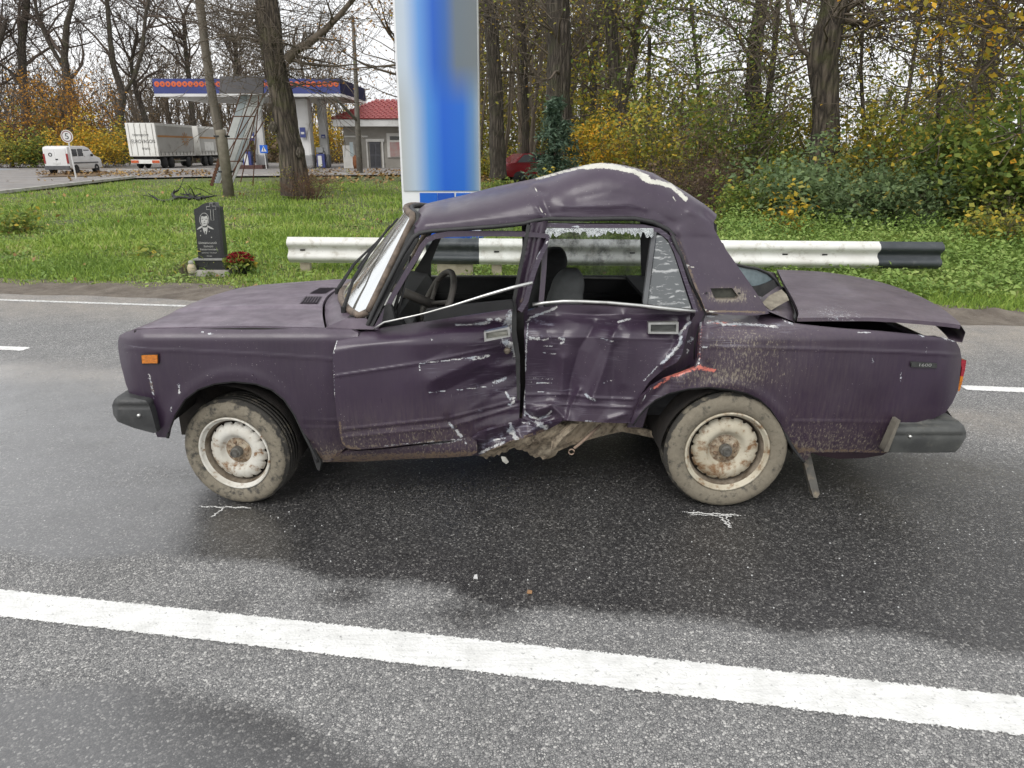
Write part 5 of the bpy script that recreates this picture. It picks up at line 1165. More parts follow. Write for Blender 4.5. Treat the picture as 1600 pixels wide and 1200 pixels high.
def etch(poly, name='etching', off=0.003, mat=None, st=5): return panel(name, poly, lambda u, v: YG-off+0*u, mat or M_ETCH, GS, st, 0)
def oval(cx, cy, rx, ry, a0=0, a1=2*math.pi, n=20): return [(cx+rx*math.cos(a), cy+ry*math.sin(a)) for a in np.linspace(a0, a1, n, endpoint=(a1-a0) < 6)]
etch(oval(319, 343, 7.6, 10.5)); etch(oval(319, 343, 6.9, 9.8), 'hair', 0.004, M_GRAN)
etch([(313.8, 341), (315, 337.5), (319, 338.6), (323, 337), (325, 341), (324.6, 347), (322, 352), (319.6, 353.4), (316.5, 352), (314.2, 347)], 'face', 0.005)
for poly in ([(315, 342.2), (317.6, 341.9), (317.6, 343), (315, 343)], [(320.8, 341.9), (323.6, 342), (323.6, 343), (320.8, 343)], [(317.6, 349), (321.5, 348.8), (321, 349.8), (318, 349.8)], [(319.2, 344), (320.2, 346.8), (318.8, 346.8)]):
    etch(poly, 'feature', 0.006, M_GRAN)
etch([(307.5, 358.5), (311, 355), (315.5, 352.5), (317, 354.5), (312, 357.5), (308, 359)]); etch([(334, 357.5), (329, 354.5), (324, 352), (323.5, 354), (328, 357), (333.5, 358.5)])
etch([(316, 354), (318, 355.5), (322, 355.5), (324.5, 353.5), (324, 361), (322.5, 366), (320, 366), (317.5, 360)]); etch([(320.2, 361), (321.8, 361), (321.4, 366.3), (319.8, 365)], 'tie', 0.005, M_GRAN)
for c in ((313.8, 361), (327, 361.5), (313.3, 368), (330.5, 370.8)): etch(oval(*c, 0.8, 1.0, n=6))
cr = [(322.5, 322.5), (327.8, 322.5), (327.8, 317.5), (331.4, 317.5), (331.4, 322), (337, 322), (337.2, 327.5), (333, 327.5), (334.3, 344), (329.8, 344.3), (328.6, 327.6), (322.5, 327.6)]
MB().tube(P(*np.array(cr+[cr[0]]).T, YG-0.004), 0.0035, 4).build('cross_outline', M_ETCH, GS)
for k, (t, v, sz, du) in enumerate((('Шимальський', 379.5, 0.043, 0), ('Валерій', 385, 0.036, 1.5), ('Валентинович', 389.8, 0.034, 2.3), ('капітан поліції', 395, 0.021, 2.5), ('Житомир', 400, 0.021, 3))):
    tv, tf = text_mesh(t, sz); c = P(324.5+du, v, YG); w = (tv[:, 0].max()-tv[:, 0].min())
    wt = (27, 14, 27, 23, 8)[k]/1100*YG*1.02
    mk('lettering', np.stack([c[0]+tv[:, 0]*wt/w, np.full(len(tv), YG-0.004), c[2]+tv[:, 1]], -1), tf, M_ETCH, GS)
# ---- grave lantern
c = P(300.5, 427, 9.78)
LN = empty('grave_lantern', (c[0], 9.78, 0.05), 'small pale glass grave lantern at the left foot of the gravestone', 'lantern')
MB().lathe([(0.0, 0.0), (0.045, 0.0), (0.052, 0.02), (0.058, 0.07), (0.05, 0.11), (0.03, 0.135), (0.0, 0.14)], (c[0], 9.78, 0.05), 'z', 16).build('jar', M('lantern_glass', (0.55, 0.45, 0.28), (0.42, 0.40, 0.34), 12, 0.3), LN, True)
MB().lathe([(0.0, 0.18), (0.02, 0.18), (0.034, 0.165), (0.034, 0.135), (0.03, 0.13)], (c[0], 9.78, 0.05), 'z', 14).build('lid', M('lantern_lid', (0.42, 0.42, 0.38), (0.3, 0.3, 0.27), 20, 0.5), LN, True)

# ---- leaves, tubes and trees
def leaf_quads(c, size, rng, up=0.3, aspect=0.6, hang=0.0):
    """bent four-point leaves at points c; returns verts, faces, random value per vertex"""
    n = len(c); d = rng.normal(size=(n, 3)); d[:, 2] = d[:, 2]*0.6-hang; d /= np.linalg.norm(d, axis=1)[:, None]
    nn = rng.normal(size=(n, 3)); nn[:, 2] = np.abs(nn[:, 2])+up; s = np.cross(d, nn); s /= np.linalg.norm(s, axis=1)[:, None]+1e-9
    L = (size*(0.6+0.8*rng.random(n)))[:, None]; nrm = np.cross(s, d)
    a = c; b = c+d*L*0.5+s*L*aspect*0.5+nrm*L*0.12; e = c+d*L; f = c+d*L*0.5-s*L*aspect*0.5+nrm*L*0.12
    v = np.stack([a, b, e, f], 1).reshape(-1, 3); i = np.arange(n)*4
    return v, np.stack([i, i+1, i+2, i+3], -1), np.repeat(rng.random(n), 4)
def tube_mesh(segs, big=0.03):
    """tapered tubes from an array of (p0, p1, r0, r1)"""
    S_ = np.array(segs, float); out_v, out_f = [], []; base = 0
    for n, sel in ((8, S_[:, 6] > 0.12), (5, (S_[:, 6] <= 0.12) & (S_[:, 6] > big)), (3, S_[:, 6] <= big)):
        q = S_[sel]
        if len(q) == 0: continue
        p0, p1, r0, r1 = q[:, 0:3], q[:, 3:6], q[:, 6], q[:, 7]
        t = p1-p0; t /= np.linalg.norm(t, axis=1)[:, None]+1e-9
        up = np.where((np.abs(t[:, 2]) > 0.9)[:, None], np.array([1.0, 0, 0]), np.array([0, 0, 1.0])); a = np.cross(t, up); a /= np.linalg.norm(a, axis=1)[:, None]+1e-9; b = np.cross(t, a)
        g = 2*math.pi*np.arange(n)/n; ring = a[:, None]*np.cos(g)[None, :, None]+b[:, None]*np.sin(g)[None, :, None]
        v = np.concatenate([p0[:, None]+ring*r0[:, None, None], p1[:, None]+ring*r1[:, None, None]], 1)
        k = np.arange(len(q))[:, None]*2*n; i = np.arange(n)[None]; j = (np.arange(n)+1)[None] % n
        f = np.stack([k+i, k+j, k+n+j, k+n+i], -1).reshape(-1, 4)+base
        out_v.append(v.reshape(-1, 3)); out_f.append(f); base += len(q)*2*n
    return np.concatenate(out_v), np.concatenate(out_f)
def branch(p, d, L, r, lev, rng, segs, tips, o):
    k = 5 if lev > 1 else 3; q = np.array(p, float); d = np.array(d, float); sl = L/k; rr = r
    pts = [q.copy()]
    for i in range(k):
        d = d+rng.normal(size=3)*o['wob']+np.array([0, 0, o['lift'] if lev > 1 else o.get('tiplift', o['lift'])]); d /= np.linalg.norm(d)
        q2 = q+d*sl; r2 = max(r*(1-(i+1)/k*0.72), o['rmin']); segs.append((*q, *q2, rr, r2)); q, rr = q2, r2; pts.append(q.copy())
    if lev <= 1:
        tips += pts[1:]; return
    tips.append(pts[-1])
    for c in range(o['kids'][lev-1]):
        f = 0.25+0.75*rng.random(); i = min(int(f*k), k-1); b = pts[i]+(pts[i+1]-pts[i])*(f*k-i)
        dd = d+rng.normal(size=3)*o['spread']; dd[2] += o['lift']; dd /= np.linalg.norm(dd)
        branch(b, dd, L*(0.42+0.3*rng.random()), max(r*(1-f*0.6)*0.55, o['rmin']), lev-1, rng, segs, tips, o)
def bark_mat(name, c1, c2, moss=None, sc=1.0):
    if name in MATS: return MATS[name]
    m, nt, b = newmat(name); vec = coords(nt, (1, 1, 0.22))
    n1 = math_(nt, 'ADD', math_(nt, 'MULTIPLY', voronoi(nt, 9*sc, coords(nt, (1, 1, 0.16)), 'DISTANCE_TO_EDGE'), 1.3), math_(nt, 'MULTIPLY', noise(nt, 16*sc, 5, 0.7, vec, 0.6), 0.7))
    c = mixc(nt, ramp(nt, n1, [(0.30, 0.0), (0.75, 1.0)]), c1, c2)
    if moss: c = mixc(nt, ramp(nt, noise(nt, 1.6, 6, 0.65, coords(nt)), [(0.52, 0.0), (0.72, 0.75)]), c, moss)
    nt.links.new(c, b.inputs['Base Color']); b.inputs['Roughness'].default_value = 0.95; bump(nt, b, n1, 1.0, 0.12); MATS[name] = m; return m
BARK = bark_mat('bark', (0.05, 0.04, 0.032), (0.17, 0.145, 0.115), (0.11, 0.115, 0.05))
BARK_D = bark_mat('dark_bark', (0.035, 0.028, 0.022), (0.12, 0.10, 0.08), (0.085, 0.09, 0.045))
BARK_P = bark_mat('pale_bark', (0.12, 0.10, 0.075), (0.22, 0.19, 0.145))
TWIG = M('twig', (0.10, 0.08, 0.06), (0.15, 0.12, 0.09), 4, 0.9); TWIG_D = M('dark_twig', (0.075, 0.056, 0.045), (0.11, 0.085, 0.066), 4, 0.9)
def trunk_rings(poly, Y, wpx, rng, n=18, rough=0.10, flare=0.18):
    """lumpy trunk along a polyline measured in the photo"""
    pl = np.array(densify(poly, 12, False)); pts = P(pl[:, 0], pl[:, 1], Y); ppm = np.linalg.norm(P(pl[:, 0]+10, pl[:, 1], Y)-pts, axis=1)/10
    w = np.interp(np.linspace(0, 1, len(pl)), np.linspace(0, 1, len(wpx)), wpx)*ppm*0.43
    v = []; ph = rng.random(6)*6.28; arc = np.concatenate([[0], np.cumsum(np.linalg.norm(np.diff(pts, axis=0), axis=1))])
    for i in range(len(pl)):
        for k in range(n):
            g = 2*math.pi*k/n
            q = 1+rough*(math.sin(3*g+ph[0]+arc[i]*0.7)*0.5+math.sin(5*g+ph[1]-arc[i]*1.3)*0.4+math.sin(2*g+ph[2]+arc[i]*2.9)*0.35+0.5*math.sin(8*g+ph[3]))+rng.normal()*0.02
            if arc[i] < 0.7: q *= 1+flare*(1-arc[i]/0.7)**2*(1+0.5*math.sin(4*g+ph[4]))
            v.append(pts[i]+w[i]*q*np.array([math.cos(g), math.sin(g), 0]))
    f = [(i*n+k, i*n+(k+1) % n, (i+1)*n+(k+1) % n, (i+1)*n+k) for i in range(len(pl)-1) for k in range(n)]
    return v, f, pts, w
def tree(label, poly, Y, wpx, seed, limbs, opt, leaves=0, leafmat=None, leafsize=0.1, name='tree', bark=None, twig=None, cat='tree', group=None, frac=(0.3, 1.0), stems=(), rough=0.10, n=16):
    """limbs: (count, length, radius); opt: branch options"""
    rng = np.random.default_rng(seed); bark = bark or BARK; twig = twig or TWIG
    v, f, pts, w = trunk_rings(poly, Y, wpx, rng, n, rough)
    root = empty(name, (pts[0][0], Y, max(0.0, min(pts[0][2], 0.2))), label, cat, group)
    b = MB().add(v, f)
    allp = [(pts, w)]
    for sp, sw in stems:
        v2, f2, p2, w2 = trunk_rings(sp, Y, sw, rng, 10, rough*0.7, 0); b.add(v2, f2); allp.append((p2, w2))
    b.build('trunk', bark, root, True)
    segs, tips = [], []; cnt, L, r = limbs
    for c in range(cnt):
        pp, ww = allp[c % len(allp)] if c % 3 or len(allp) == 1 else allp[-1]
        t = frac[0]+(frac[1]-frac[0])*rng.random(); i = min(int(t*(len(pp)-1)), len(pp)-2); p = pp[i]+(pp[i+1]-pp[i])*rng.random()
        a = rng.random()*6.28; e = opt.get('elev', 0.3)+rng.normal()*0.3
        d = np.array([math.cos(a)*math.cos(e), math.sin(a)*math.cos(e), math.sin(e)])
        branch(p, d, L*(0.5+0.7*rng.random()), min(r*(0.5+0.8*rng.random()), ww[i]*0.6), opt['lev'], rng, segs, tips, opt)
    for q in opt.get('extra', []):
        br = P(np.array(q[0])[:, 0], np.array(q[0])[:, 1], Y); rr = np.linspace(q[1], q[2], len(br))
        for i in range(len(br)-1): segs.append((*br[i], *br[i+1], rr[i], rr[i+1]))
        for i in range(1, len(br)):
            for _ in range(q[3]):
                dd = (br[i]-br[i-1]); dd = dd/np.linalg.norm(dd)+rng.normal(size=3)*0.7; dd /= np.linalg.norm(dd)
                branch(br[i-1]+(br[i]-br[i-1])*rng.random(), dd, L*0.5*(0.5+rng.random()), rr[i]*0.4, max(1, opt['lev']-1), rng, segs, tips, opt)
    if segs:
        tv, tf = tube_mesh(segs); mk('branches', tv, tf, twig, root, True)
    if leaves and tips:
        tp = np.array(tips); c = tp[rng.integers(0, len(tp), leaves)]+rng.normal(size=(leaves, 3))*opt.get('fuzz', 0.25)
        c = c[c[:, 2] > 0.15]
        lv, lf, lr = leaf_quads(c, leafsize, rng, hang=0.3); mk('crown', lv, lf, leafmat, root, False, {'rnd': lr})
    return root
def bush(label, u, v, Y, wd, hg, n, mat, size, seed, name='shrub', stems=10, cat='shrub', group=None, shape=0.7, depth=None, lean=0.0, stemmat=None, aspect=0.6, clump=14):
    """shrub: thin stems from one foot, leaves in clumps spread through the volume"""
    rng = np.random.default_rng(seed); c = P(u, v, Y); z0 = 0.05; dp = depth or wd*0.8
    root = empty(name, (c[0], Y, z0), label, cat, group); segs = []; tips = []
    for s in range(stems):
        a = rng.random()*6.28; rad = math.sqrt(rng.random())
        top = np.array([c[0]+lean*hg+rad*wd/2*math.cos(a), Y+rad*dp/2*math.sin(a), z0+hg*(1-0.55*rad**2)*(0.55+0.5*rng.random())])
        p = np.array([c[0]+rad*0.18*wd*math.cos(a), Y+rad*0.18*dp*math.sin(a), z0-0.05]); k = 6; last = p
        for i in range(1, k+1):
            t = i/k; q = p+(top-p)*t+rng.normal(size=3)*0.03*hg*(t > 0)+np.array([0, 0, 0.10*hg*math.sin(t*math.pi)])
            r0 = 0.012*(hg/2)**0.5*(1-0.8*(i-1)/k); segs.append((*last, *q, r0, r0*0.82)); last = q
            if t > 0.25:
                tips.append(q)
                for _ in range(3):
                    e = q+rng.normal(size=3)*np.array([wd*0.10, dp*0.10, hg*0.06]); segs.append((*q, *e, r0*0.5, r0*0.2)); tips.append(e)
    tv, tf = tube_mesh(segs); mk('stems', tv, tf, stemmat or TWIG, root, True)
    if n:
        tp = np.array(tips); cl = tp[rng.integers(0, len(tp), max(1, n//clump))]+rng.normal(size=(max(1, n//clump), 3))*np.array([wd, dp, hg])*0.05
        cc = np.repeat(cl, clump, 0)+rng.normal(size=(len(cl)*clump, 3))*size*1.3; cc = cc[cc[:, 2] > 0.03]
        lv, lf, lr = leaf_quads(cc, size, rng, aspect=aspect); mk('crown', lv, lf, mat, root, False, {'rnd': lr})
    return root
L_GREEN = leaf_mat('green_leaves', [(0.0, (0.11, 0.165, 0.04)), (0.6, (0.21, 0.29, 0.065)), (0.9, (0.36, 0.37, 0.08)), (1.0, (0.52, 0.38, 0.05))])
L_DARK = leaf_mat('elder_leaves', [(0.0, (0.11, 0.165, 0.075)), (0.7, (0.21, 0.29, 0.135)), (0.95, (0.28, 0.37, 0.16)), (1.0, (0.5, 0.36, 0.06))])
L_YEL = leaf_mat('yellow_leaves', [(0.0, (0.22, 0.23, 0.05)), (0.35, (0.44, 0.35, 0.05)), (0.8, (0.72, 0.46, 0.045)), (1.0, (0.75, 0.34, 0.04))])
L_MIX = leaf_mat('mixed_leaves', [(0.0, (0.14, 0.17, 0.045)), (0.5, (0.32, 0.34, 0.07)), (0.82, (0.54, 0.44, 0.07)), (1.0, (0.70, 0.46, 0.05))])
L_OR = leaf_mat('orange_leaves', [(0.0, (0.24, 0.13, 0.04)), (0.5, (0.44, 0.21, 0.035)), (1.0, (0.56, 0.29, 0.04))])
L_BROWN = leaf_mat('brown_leaves', [(0.0, (0.10, 0.075, 0.05)), (0.6, (0.18, 0.13, 0.085)), (1.0, (0.27, 0.19, 0.10))])
L_SPR = leaf_mat('spruce_needles', [(0.0, (0.06, 0.10, 0.07)), (0.7, (0.12, 0.18, 0.12)), (1.0, (0.17, 0.24, 0.16))], 0.2)

# ---- chrysanthemum pot by the gravestone
c = P(377, 424, 9.85); rng = np.random.default_rng(4)
FL = empty('potted_chrysanthemum', (c[0], 9.85, 0.05), 'dark red chrysanthemums in a black pot right of the gravestone', 'flowers')
MB().lathe([(0.0, 0.0), (0.07, 0.0), (0.10, 0.14), (0.11, 0.14), (0.10, 0.12), (0.0, 0.12)], (c[0]+0.05, 9.85, 0.04), 'z', 16).build('pot', M_BLACK, FL, True)
th = rng.random(700)*6.28; ph = np.sqrt(rng.random(700))
dome = np.stack([c[0]+0.20*ph*np.cos(th), 9.85+0.18*ph*np.sin(th), 0.14+0.17*np.sqrt(np.clip(1-ph**2, 0, 1))], -1)
lv, lf, lr = leaf_quads(dome*np.array([1, 1, 0.9])+rng.normal(size=(700, 3))*0.012, 0.07, rng); mk('foliage', lv, lf, L_GREEN, FL, False, {'rnd': lr})
sel = dome[(dome[:, 2] > 0.19)][:260]+np.array([0, 0, 0.02]); pv, pf_, pr_ = [], [], []
for q in sel:
    lv, lf, lr = leaf_quads(np.repeat(q[None], 8, 0), 0.026, rng, up=0.8); b = sum(len(x) for x in pv); pv.append(lv); pf_.append(lf+b); pr_.append(np.full(len(lv), rng.random()))
fo = mk('blooms', np.concatenate(pv), np.concatenate(pf_), leaf_mat('red_petals', [(0.0, (0.14, 0.008, 0.012)), (0.7, (0.30, 0.02, 0.025)), (1.0, (0.42, 0.05, 0.05))], 0.2), FL, False, {'rnd': np.concatenate(pr_)}); fo['kind'] = 'stuff'

# ---- tall pylon sign
YP = 13.4
x0, x1 = P(627.5, 300, YP)[0], P(750, 300, YP)[0]; ztop = 10.0; xm = (x0+x1)/2
PY = empty('pylon_sign', (xm, YP+0.2, 0.03), 'tall white and blue pylon sign standing behind the wrecked car', 'sign')
zs = P(690, 298, YP)[2]
MB().box((xm, YP+0.22, (ztop+0.1)/2), (x1-x0, 0.40, ztop-0.1), bev=0.01).build('body', M('pylon_white', (0.80, 0.81, 0.82), (0.74, 0.75, 0.77), 1, 0.35), PY)
def pylon_face():
    m, nt, b = newmat('pylon_print'); tc = nt.nodes.new('ShaderNodeTexCoord'); sp = nt.nodes.new('ShaderNodeSeparateXYZ'); nt.links.new(tc.outputs['Generated'], sp.inputs[0])
    x, z = sp.outputs[0], sp.outputs[2]
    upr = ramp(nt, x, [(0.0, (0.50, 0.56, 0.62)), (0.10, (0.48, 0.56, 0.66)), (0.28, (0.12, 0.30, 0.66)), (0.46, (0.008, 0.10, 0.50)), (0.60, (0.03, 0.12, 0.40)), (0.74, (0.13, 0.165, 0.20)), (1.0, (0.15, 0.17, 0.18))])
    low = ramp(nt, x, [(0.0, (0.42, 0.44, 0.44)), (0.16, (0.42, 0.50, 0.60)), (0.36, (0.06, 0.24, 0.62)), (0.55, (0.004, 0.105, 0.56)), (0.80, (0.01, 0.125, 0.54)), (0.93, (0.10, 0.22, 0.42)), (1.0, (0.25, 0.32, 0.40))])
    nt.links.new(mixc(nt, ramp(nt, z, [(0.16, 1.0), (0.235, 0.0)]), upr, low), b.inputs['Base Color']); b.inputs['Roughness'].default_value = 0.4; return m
wp = x1-x0
MB().box((xm+0.01*wp, YP+0.006, (zs+ztop)/2), (wp*0.965, 0.025, ztop-zs)).build('face_panel', pylon_face(), PY)
M_BLUE = M('sign_blue', (0.004, 0.10, 0.50), (0.006, 0.12, 0.54), 1, 0.35); M_BLUE2 = M('sign_blue_dark', (0.005, 0.07, 0.42), (0.006, 0.08, 0.44), 1, 0.35)
def xs_at(u): return P(u, 310, YP)[0]
for ua, ub, mt in ((656, 683.5, M_BLUE), (684, 710, M_BLUE2), (712.5, 736, M_BLUE)):
    MB().box(((xs_at(ua)+xs_at(ub))/2, YP+0.012, zs/2-0.03), (xs_at(ub)-xs_at(ua), 0.02, zs-0.02)).build('base_stripe', mt, PY)
pl = MB().prism([(x0-0.1, 0.0), (x1+0.1, 0.0), (x1+0.1, 0.16), (x0-0.1, 0.16)], 'y', YP-0.25, YP+0.6).build('plinth', M_BLUE2, PY)

# ---- the old tree with its brush of twigs
T0 = tree('old thick-trunked tree with brushy bare twigs left of the pylon', [(466, 305), (460, 270), (455, 235), (446, 200), (441, 160), (432, 120), (427, 85), (420, 40), (417, 0), (413, -60), (410, -140)], 25.5, [52, 44, 41, 39, 37, 38, 41, 35, 31, 28, 22], 21,
          (170, 2.4, 0.026), dict(lev=3, wob=0.12, lift=0.0, spread=0.55, kids=[0, 3, 2], rmin=0.0075, elev=0.1, extra=[([(448, 95), (462, 78), (480, 70), (510, 45), (530, 25), (560, -10), (580, -60)], 0.16, 0.06, 4), ([(440, 90), (420, 70), (390, 60), (350, 55), (300, 70)], 0.06, 0.015, 4), ([(450, 92), (480, 100), (520, 104), (560, 100)], 0.07, 0.02, 4)]),
          frac=(0.35, 0.95), bark=bark_mat('old_bark', (0.03, 0.024, 0.019), (0.16, 0.13, 0.10), (0.10, 0.105, 0.04), 0.8), twig=TWIG, rough=0.14, n=28, cat='tree', name='old_tree')
v_, f_, p_, w_ = trunk_rings([(437, 160), (433, 150), (436, 141)], 25.2, [18, 26, 12], np.random.default_rng(2), 10, 0.2, 0)
for uv, wd in (((428, 198), [14, 20, 10]), ((468, 238), [8, 14, 8])):
    v_, f_, p_, w_ = trunk_rings([(uv[0], uv[1]+8), uv, (uv[0]+1, uv[1]-8)], 25.2, wd, np.random.default_rng(2), 10, 0.25, 0); mk('burr', v_, f_, BARK, T0, True)
# suckers at its foot
bush('thicket of thin brown suckers at the foot of the old tree', 480, 303, 24.6, 2.6, 1.3, 260, L_MIX, 0.05, 5, 'suckers', 60, stemmat=M('red_twig', (0.14, 0.075, 0.045), (0.09, 0.055, 0.035), 5, 0.9))
# ---- leaning lamp post on a concrete stub
lp = P(np.array([357, 350, 340, 329, 320, 312, 305, 296]), np.array([297, 255, 195, 135, 70, 0, -60, -130]), 27)
LPO = empty('leaning_pole', (lp[0][0], 27, 0.05), 'leaning grey wooden pole strapped to a stub beside the billboard frame', 'pole')
MB().tube(lp[1:], [0.165, 0.158, 0.15, 0.145, 0.14, 0.135, 0.13], 10).build('pole', M('weathered_pole', (0.12, 0.105, 0.085), (0.19, 0.165, 0.135), 9, 0.9, bmp=0.5, stretch=(1, 1, 0.15)), LPO, True)
st = P(np.array([357, 347, 344]), np.array([299, 215, 203]), 26.75); st[0, 2] = 0.0
MB().tube(st, [0.21, 0.185, 0.175], 8).build('stub', M('stub_concrete', (0.17, 0.15, 0.115), (0.25, 0.225, 0.18), 5, 0.95, bmp=0.6), LPO, True)
for v in (213, 268):
    q = P(np.interp(v, [203, 299], [345, 357]), v, 26.85); MB().lathe([(0.27, -0.03), (0.275, 0.0), (0.27, 0.03)], q, 'z', 16).build('strap', M_BLACK, LPO)
# ---- thin utility pole with strut
YU = 50; up_ = P(np.array([562, 558, 555, 551]), np.array([266, 180, 100, 25]), YU)
up_[0, 2] = 0
UP = empty('utility_pole', tuple(up_[0]), 'thin concrete utility pole with slanting strut in front of the kiosk', 'pole')
MB().tube(up_, [0.21, 0.17, 0.13, 0.10], 8).build('pole', M('grey_pole', (0.13, 0.12, 0.105), (0.2, 0.185, 0.16), 4, 0.9), UP, True)
MB().tube(P(np.array([559, 540, 522]), np.array([190, 170, 151]), [YU, 49, 48]), 0.10, 6).build('strut', M('grey_pole', (0, 0, 0)), UP, True)
MB().tube([up_[3]+np.array([-0.5, 0, -0.15]), up_[3]+np.array([0.5, 0, -0.15])], 0.04, 5).build('crossarm', M('grey_pole', (0, 0, 0)), UP)
for k, (a, b) in enumerate((((551, 28), (312, -40)), ((551, 30), (305, 15)), ((551, 32), (760, -30)))):
    A_, B_ = P(*a, YU), P(*b, 27 if k < 2 else 60); ts = np.linspace(0, 1, 14)
    MB().tube([A_+(B_-A_)*t-np.array([0, 0, 1.2*4*t*(1-t)*0.4]) for t in ts], 0.016, 4).build('wire', M_BLACK, UP)
# ---- billboard seen from behind: leaning sheets on a rusty frame
YBL = 29
BB = empty('billboard', (P(365, 290, YBL)[0], YBL, 0.05), 'leaning sheet-metal billboard on a rusty frame beside the leaning pole', 'billboard')
M_SHEET = M('zinc_sheet', (0.46, 0.47, 0.45), (0.36, 0.375, 0.37), 2, 0.6, dirt=(0.16, 0.12, 0.08), dscale=2.5, damt=0.3); M_SHEET_B = M('blue_sheet', (0.30, 0.34, 0.35), (0.24, 0.27, 0.28), 2, 0.6)
M_RUST = M('rust', (0.13, 0.06, 0.035), (0.085, 0.04, 0.025), 12, 0.95)
MB_ = lambda poly, name, mat, Y, th=0.04: panel(name, poly, lambda u, v: Y+0.004*(290-v), mat, BB, 20, th)
for k in range(3):
    for j in range(4):
        t0, t1 = j/4, (j+1)/4; s0, s1 = k/3, (k+1)/3
        def q(s, t): return (330+(375-331)*t**0.9+(34+8*t)*s+0.0, 287-(287-147)*t)
        MB_([q(s0+.01, t0+.006), q(s1-.01, t0+.006), q(s1-.01, t1-.006), q(s0+.01, t1-.006)], 'sheet', M_SHEET if (k+j) % 3 else M_SHEET_B, YBL)
for a, b in (((331, 287), (376, 146)), ((359, 287), (412, 146)), ((345, 287), (394, 146)), ((342, 252), (373, 252)), ((353, 217), (387, 217)), ((365, 182), (400, 182)), ((352, 287), (412, 190)), ((336, 270), (406, 160)), ((395, 290), (404, 150)), ((376, 285), (399, 182))):
    MB().tube(P(np.array([a[0], b[0]]), np.array([a[1], b[1]]), YBL-0.12), 0.022, 5).build('frame_bar', M_RUST, BB)
MB_([(343, 119), (411, 119), (411, 146), (343, 146)], 'top_board', M('plain_grey', (0.075, 0.07, 0.075), (0.08, 0.075, 0.08), 1, 0.6), YBL-0.4, 0.1)
tubes = P(np.array([331, 340, 350]), np.array([288, 262, 226]), YBL-0.3)
for k in range(14):
    t = k/13; q = tubes[0]*(1-t)+tubes[2]*t; MB().lathe([(0.0, -0.04), (0.07, -0.04), (0.07, 0.04), (0.0, 0.04)], q, 'y', 8).build('rusty_link', M_RUST, BB)
# ---- fallen dark branch on the grass
c = G(295, 313, 0.12); rng = np.random.default_rng(8); segs, tips = [], []
for k in range(5): branch(c+np.array([rng.normal()*0.25, 0, 0.05]), np.array([1 if k % 2 else -1, 0.2*rng.normal(), 0.25]), 0.9, 0.06, 2, rng, segs, tips, dict(wob=0.3, lift=-0.02, spread=0.8, kids=[0, 3], rmin=0.012))
v, f = tube_mesh(segs); tag(mk('fallen_branch', v, f, M_BLACK, None, True), 'black broken branch lying on the grass above the gravestone', 'branch')
# ================================================================ filling station
def YG_(v, H_=CAMH): 
    return G(800, v)[1]
YC0, YC1 = 62.0, 72.0
cl, crx = P(241, 140, YC0)[0], P(532, 140, YC0)[0]; zb, zt = P(400, 151, YC0)[2], P(400, 123, YC0)[2]
ST = empty('station_canopy', ((cl+crx)/2, 67, 0.06), 'filling station canopy with blue fascia and row of orange discs', 'canopy')
M_WHT = M('station_white', (0.66, 0.66, 0.65), (0.55, 0.55, 0.54), 0.8, 0.5, dirt=(0.36, 0.34, 0.31), dscale=0.8, damt=0.3); M_FBLUE = M('fascia_blue', (0.035, 0.05, 0.20), (0.03, 0.04, 0.16), 0.6, 0.4)
MB().box(((cl+crx)/2, (YC0+YC1)/2, (zb+zt)/2), (crx-cl-0.1, YC1-YC0-0.1, zt-zb-0.1)).build('roof_slab', M_WHT, ST)
hF = zt-zb
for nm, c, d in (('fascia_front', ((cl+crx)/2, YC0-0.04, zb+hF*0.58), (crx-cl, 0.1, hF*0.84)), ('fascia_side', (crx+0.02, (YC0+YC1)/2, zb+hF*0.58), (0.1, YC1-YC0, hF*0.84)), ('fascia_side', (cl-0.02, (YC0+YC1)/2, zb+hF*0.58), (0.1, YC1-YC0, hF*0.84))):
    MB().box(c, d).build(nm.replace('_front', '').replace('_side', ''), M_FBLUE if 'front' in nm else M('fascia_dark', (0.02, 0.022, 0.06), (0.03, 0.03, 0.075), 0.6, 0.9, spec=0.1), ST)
MB().box(((cl+crx)/2, YC0-0.06, zb+hF*0.08), (crx-cl, 0.12, hF*0.16)).build('white_band', M_WHT, ST)
MB().box((crx+0.04, (YC0+YC1)/2, zb+hF*0.08), (0.12, YC1-YC0, hF*0.16)).build('white_band', M_WHT, ST)
M_DISC = M('orange_disc', (0.62, 0.13, 0.035), (0.52, 0.09, 0.03), 3, 0.5); M_LET = M('disc_letter', (0.06, 0.05, 0.16), (0.05, 0.04, 0.14), 3, 0.5)
dme = None
for k in range(33):
    u = 245+k*8.75
    c = P(u, 131.5, YC0-0.1)
    if dme is None:
        d0 = MB().lathe([(0.0, -0.02), (0.20, -0.02), (0.22, 0.0), (0.22, 0.03)], (0, 0, 0), 'y', 14).build('logo_disc', M_DISC, None); d0.parent = ST; dme = d0.data
        l0 = MB().box((0, -0.026, 0), (0.10, 0.006, 0.15)).build('disc_letter', M_LET, None); lme = l0.data; l0.parent = d0
    else:
        d0 = bpy.data.objects.new('logo_disc', dme); COL.objects.link(d0); d0.parent = ST
        l0 = bpy.data.objects.new('disc_letter', lme); COL.objects.link(l0); l0.parent = d0
    d0.location = Vector(tuple(float(x) for x in c))-Vector(ST.location); l0.scale = (0.6+0.6*((k*7) % 3)/2, 1, 0.7+0.3*((k*5) % 4)/3)
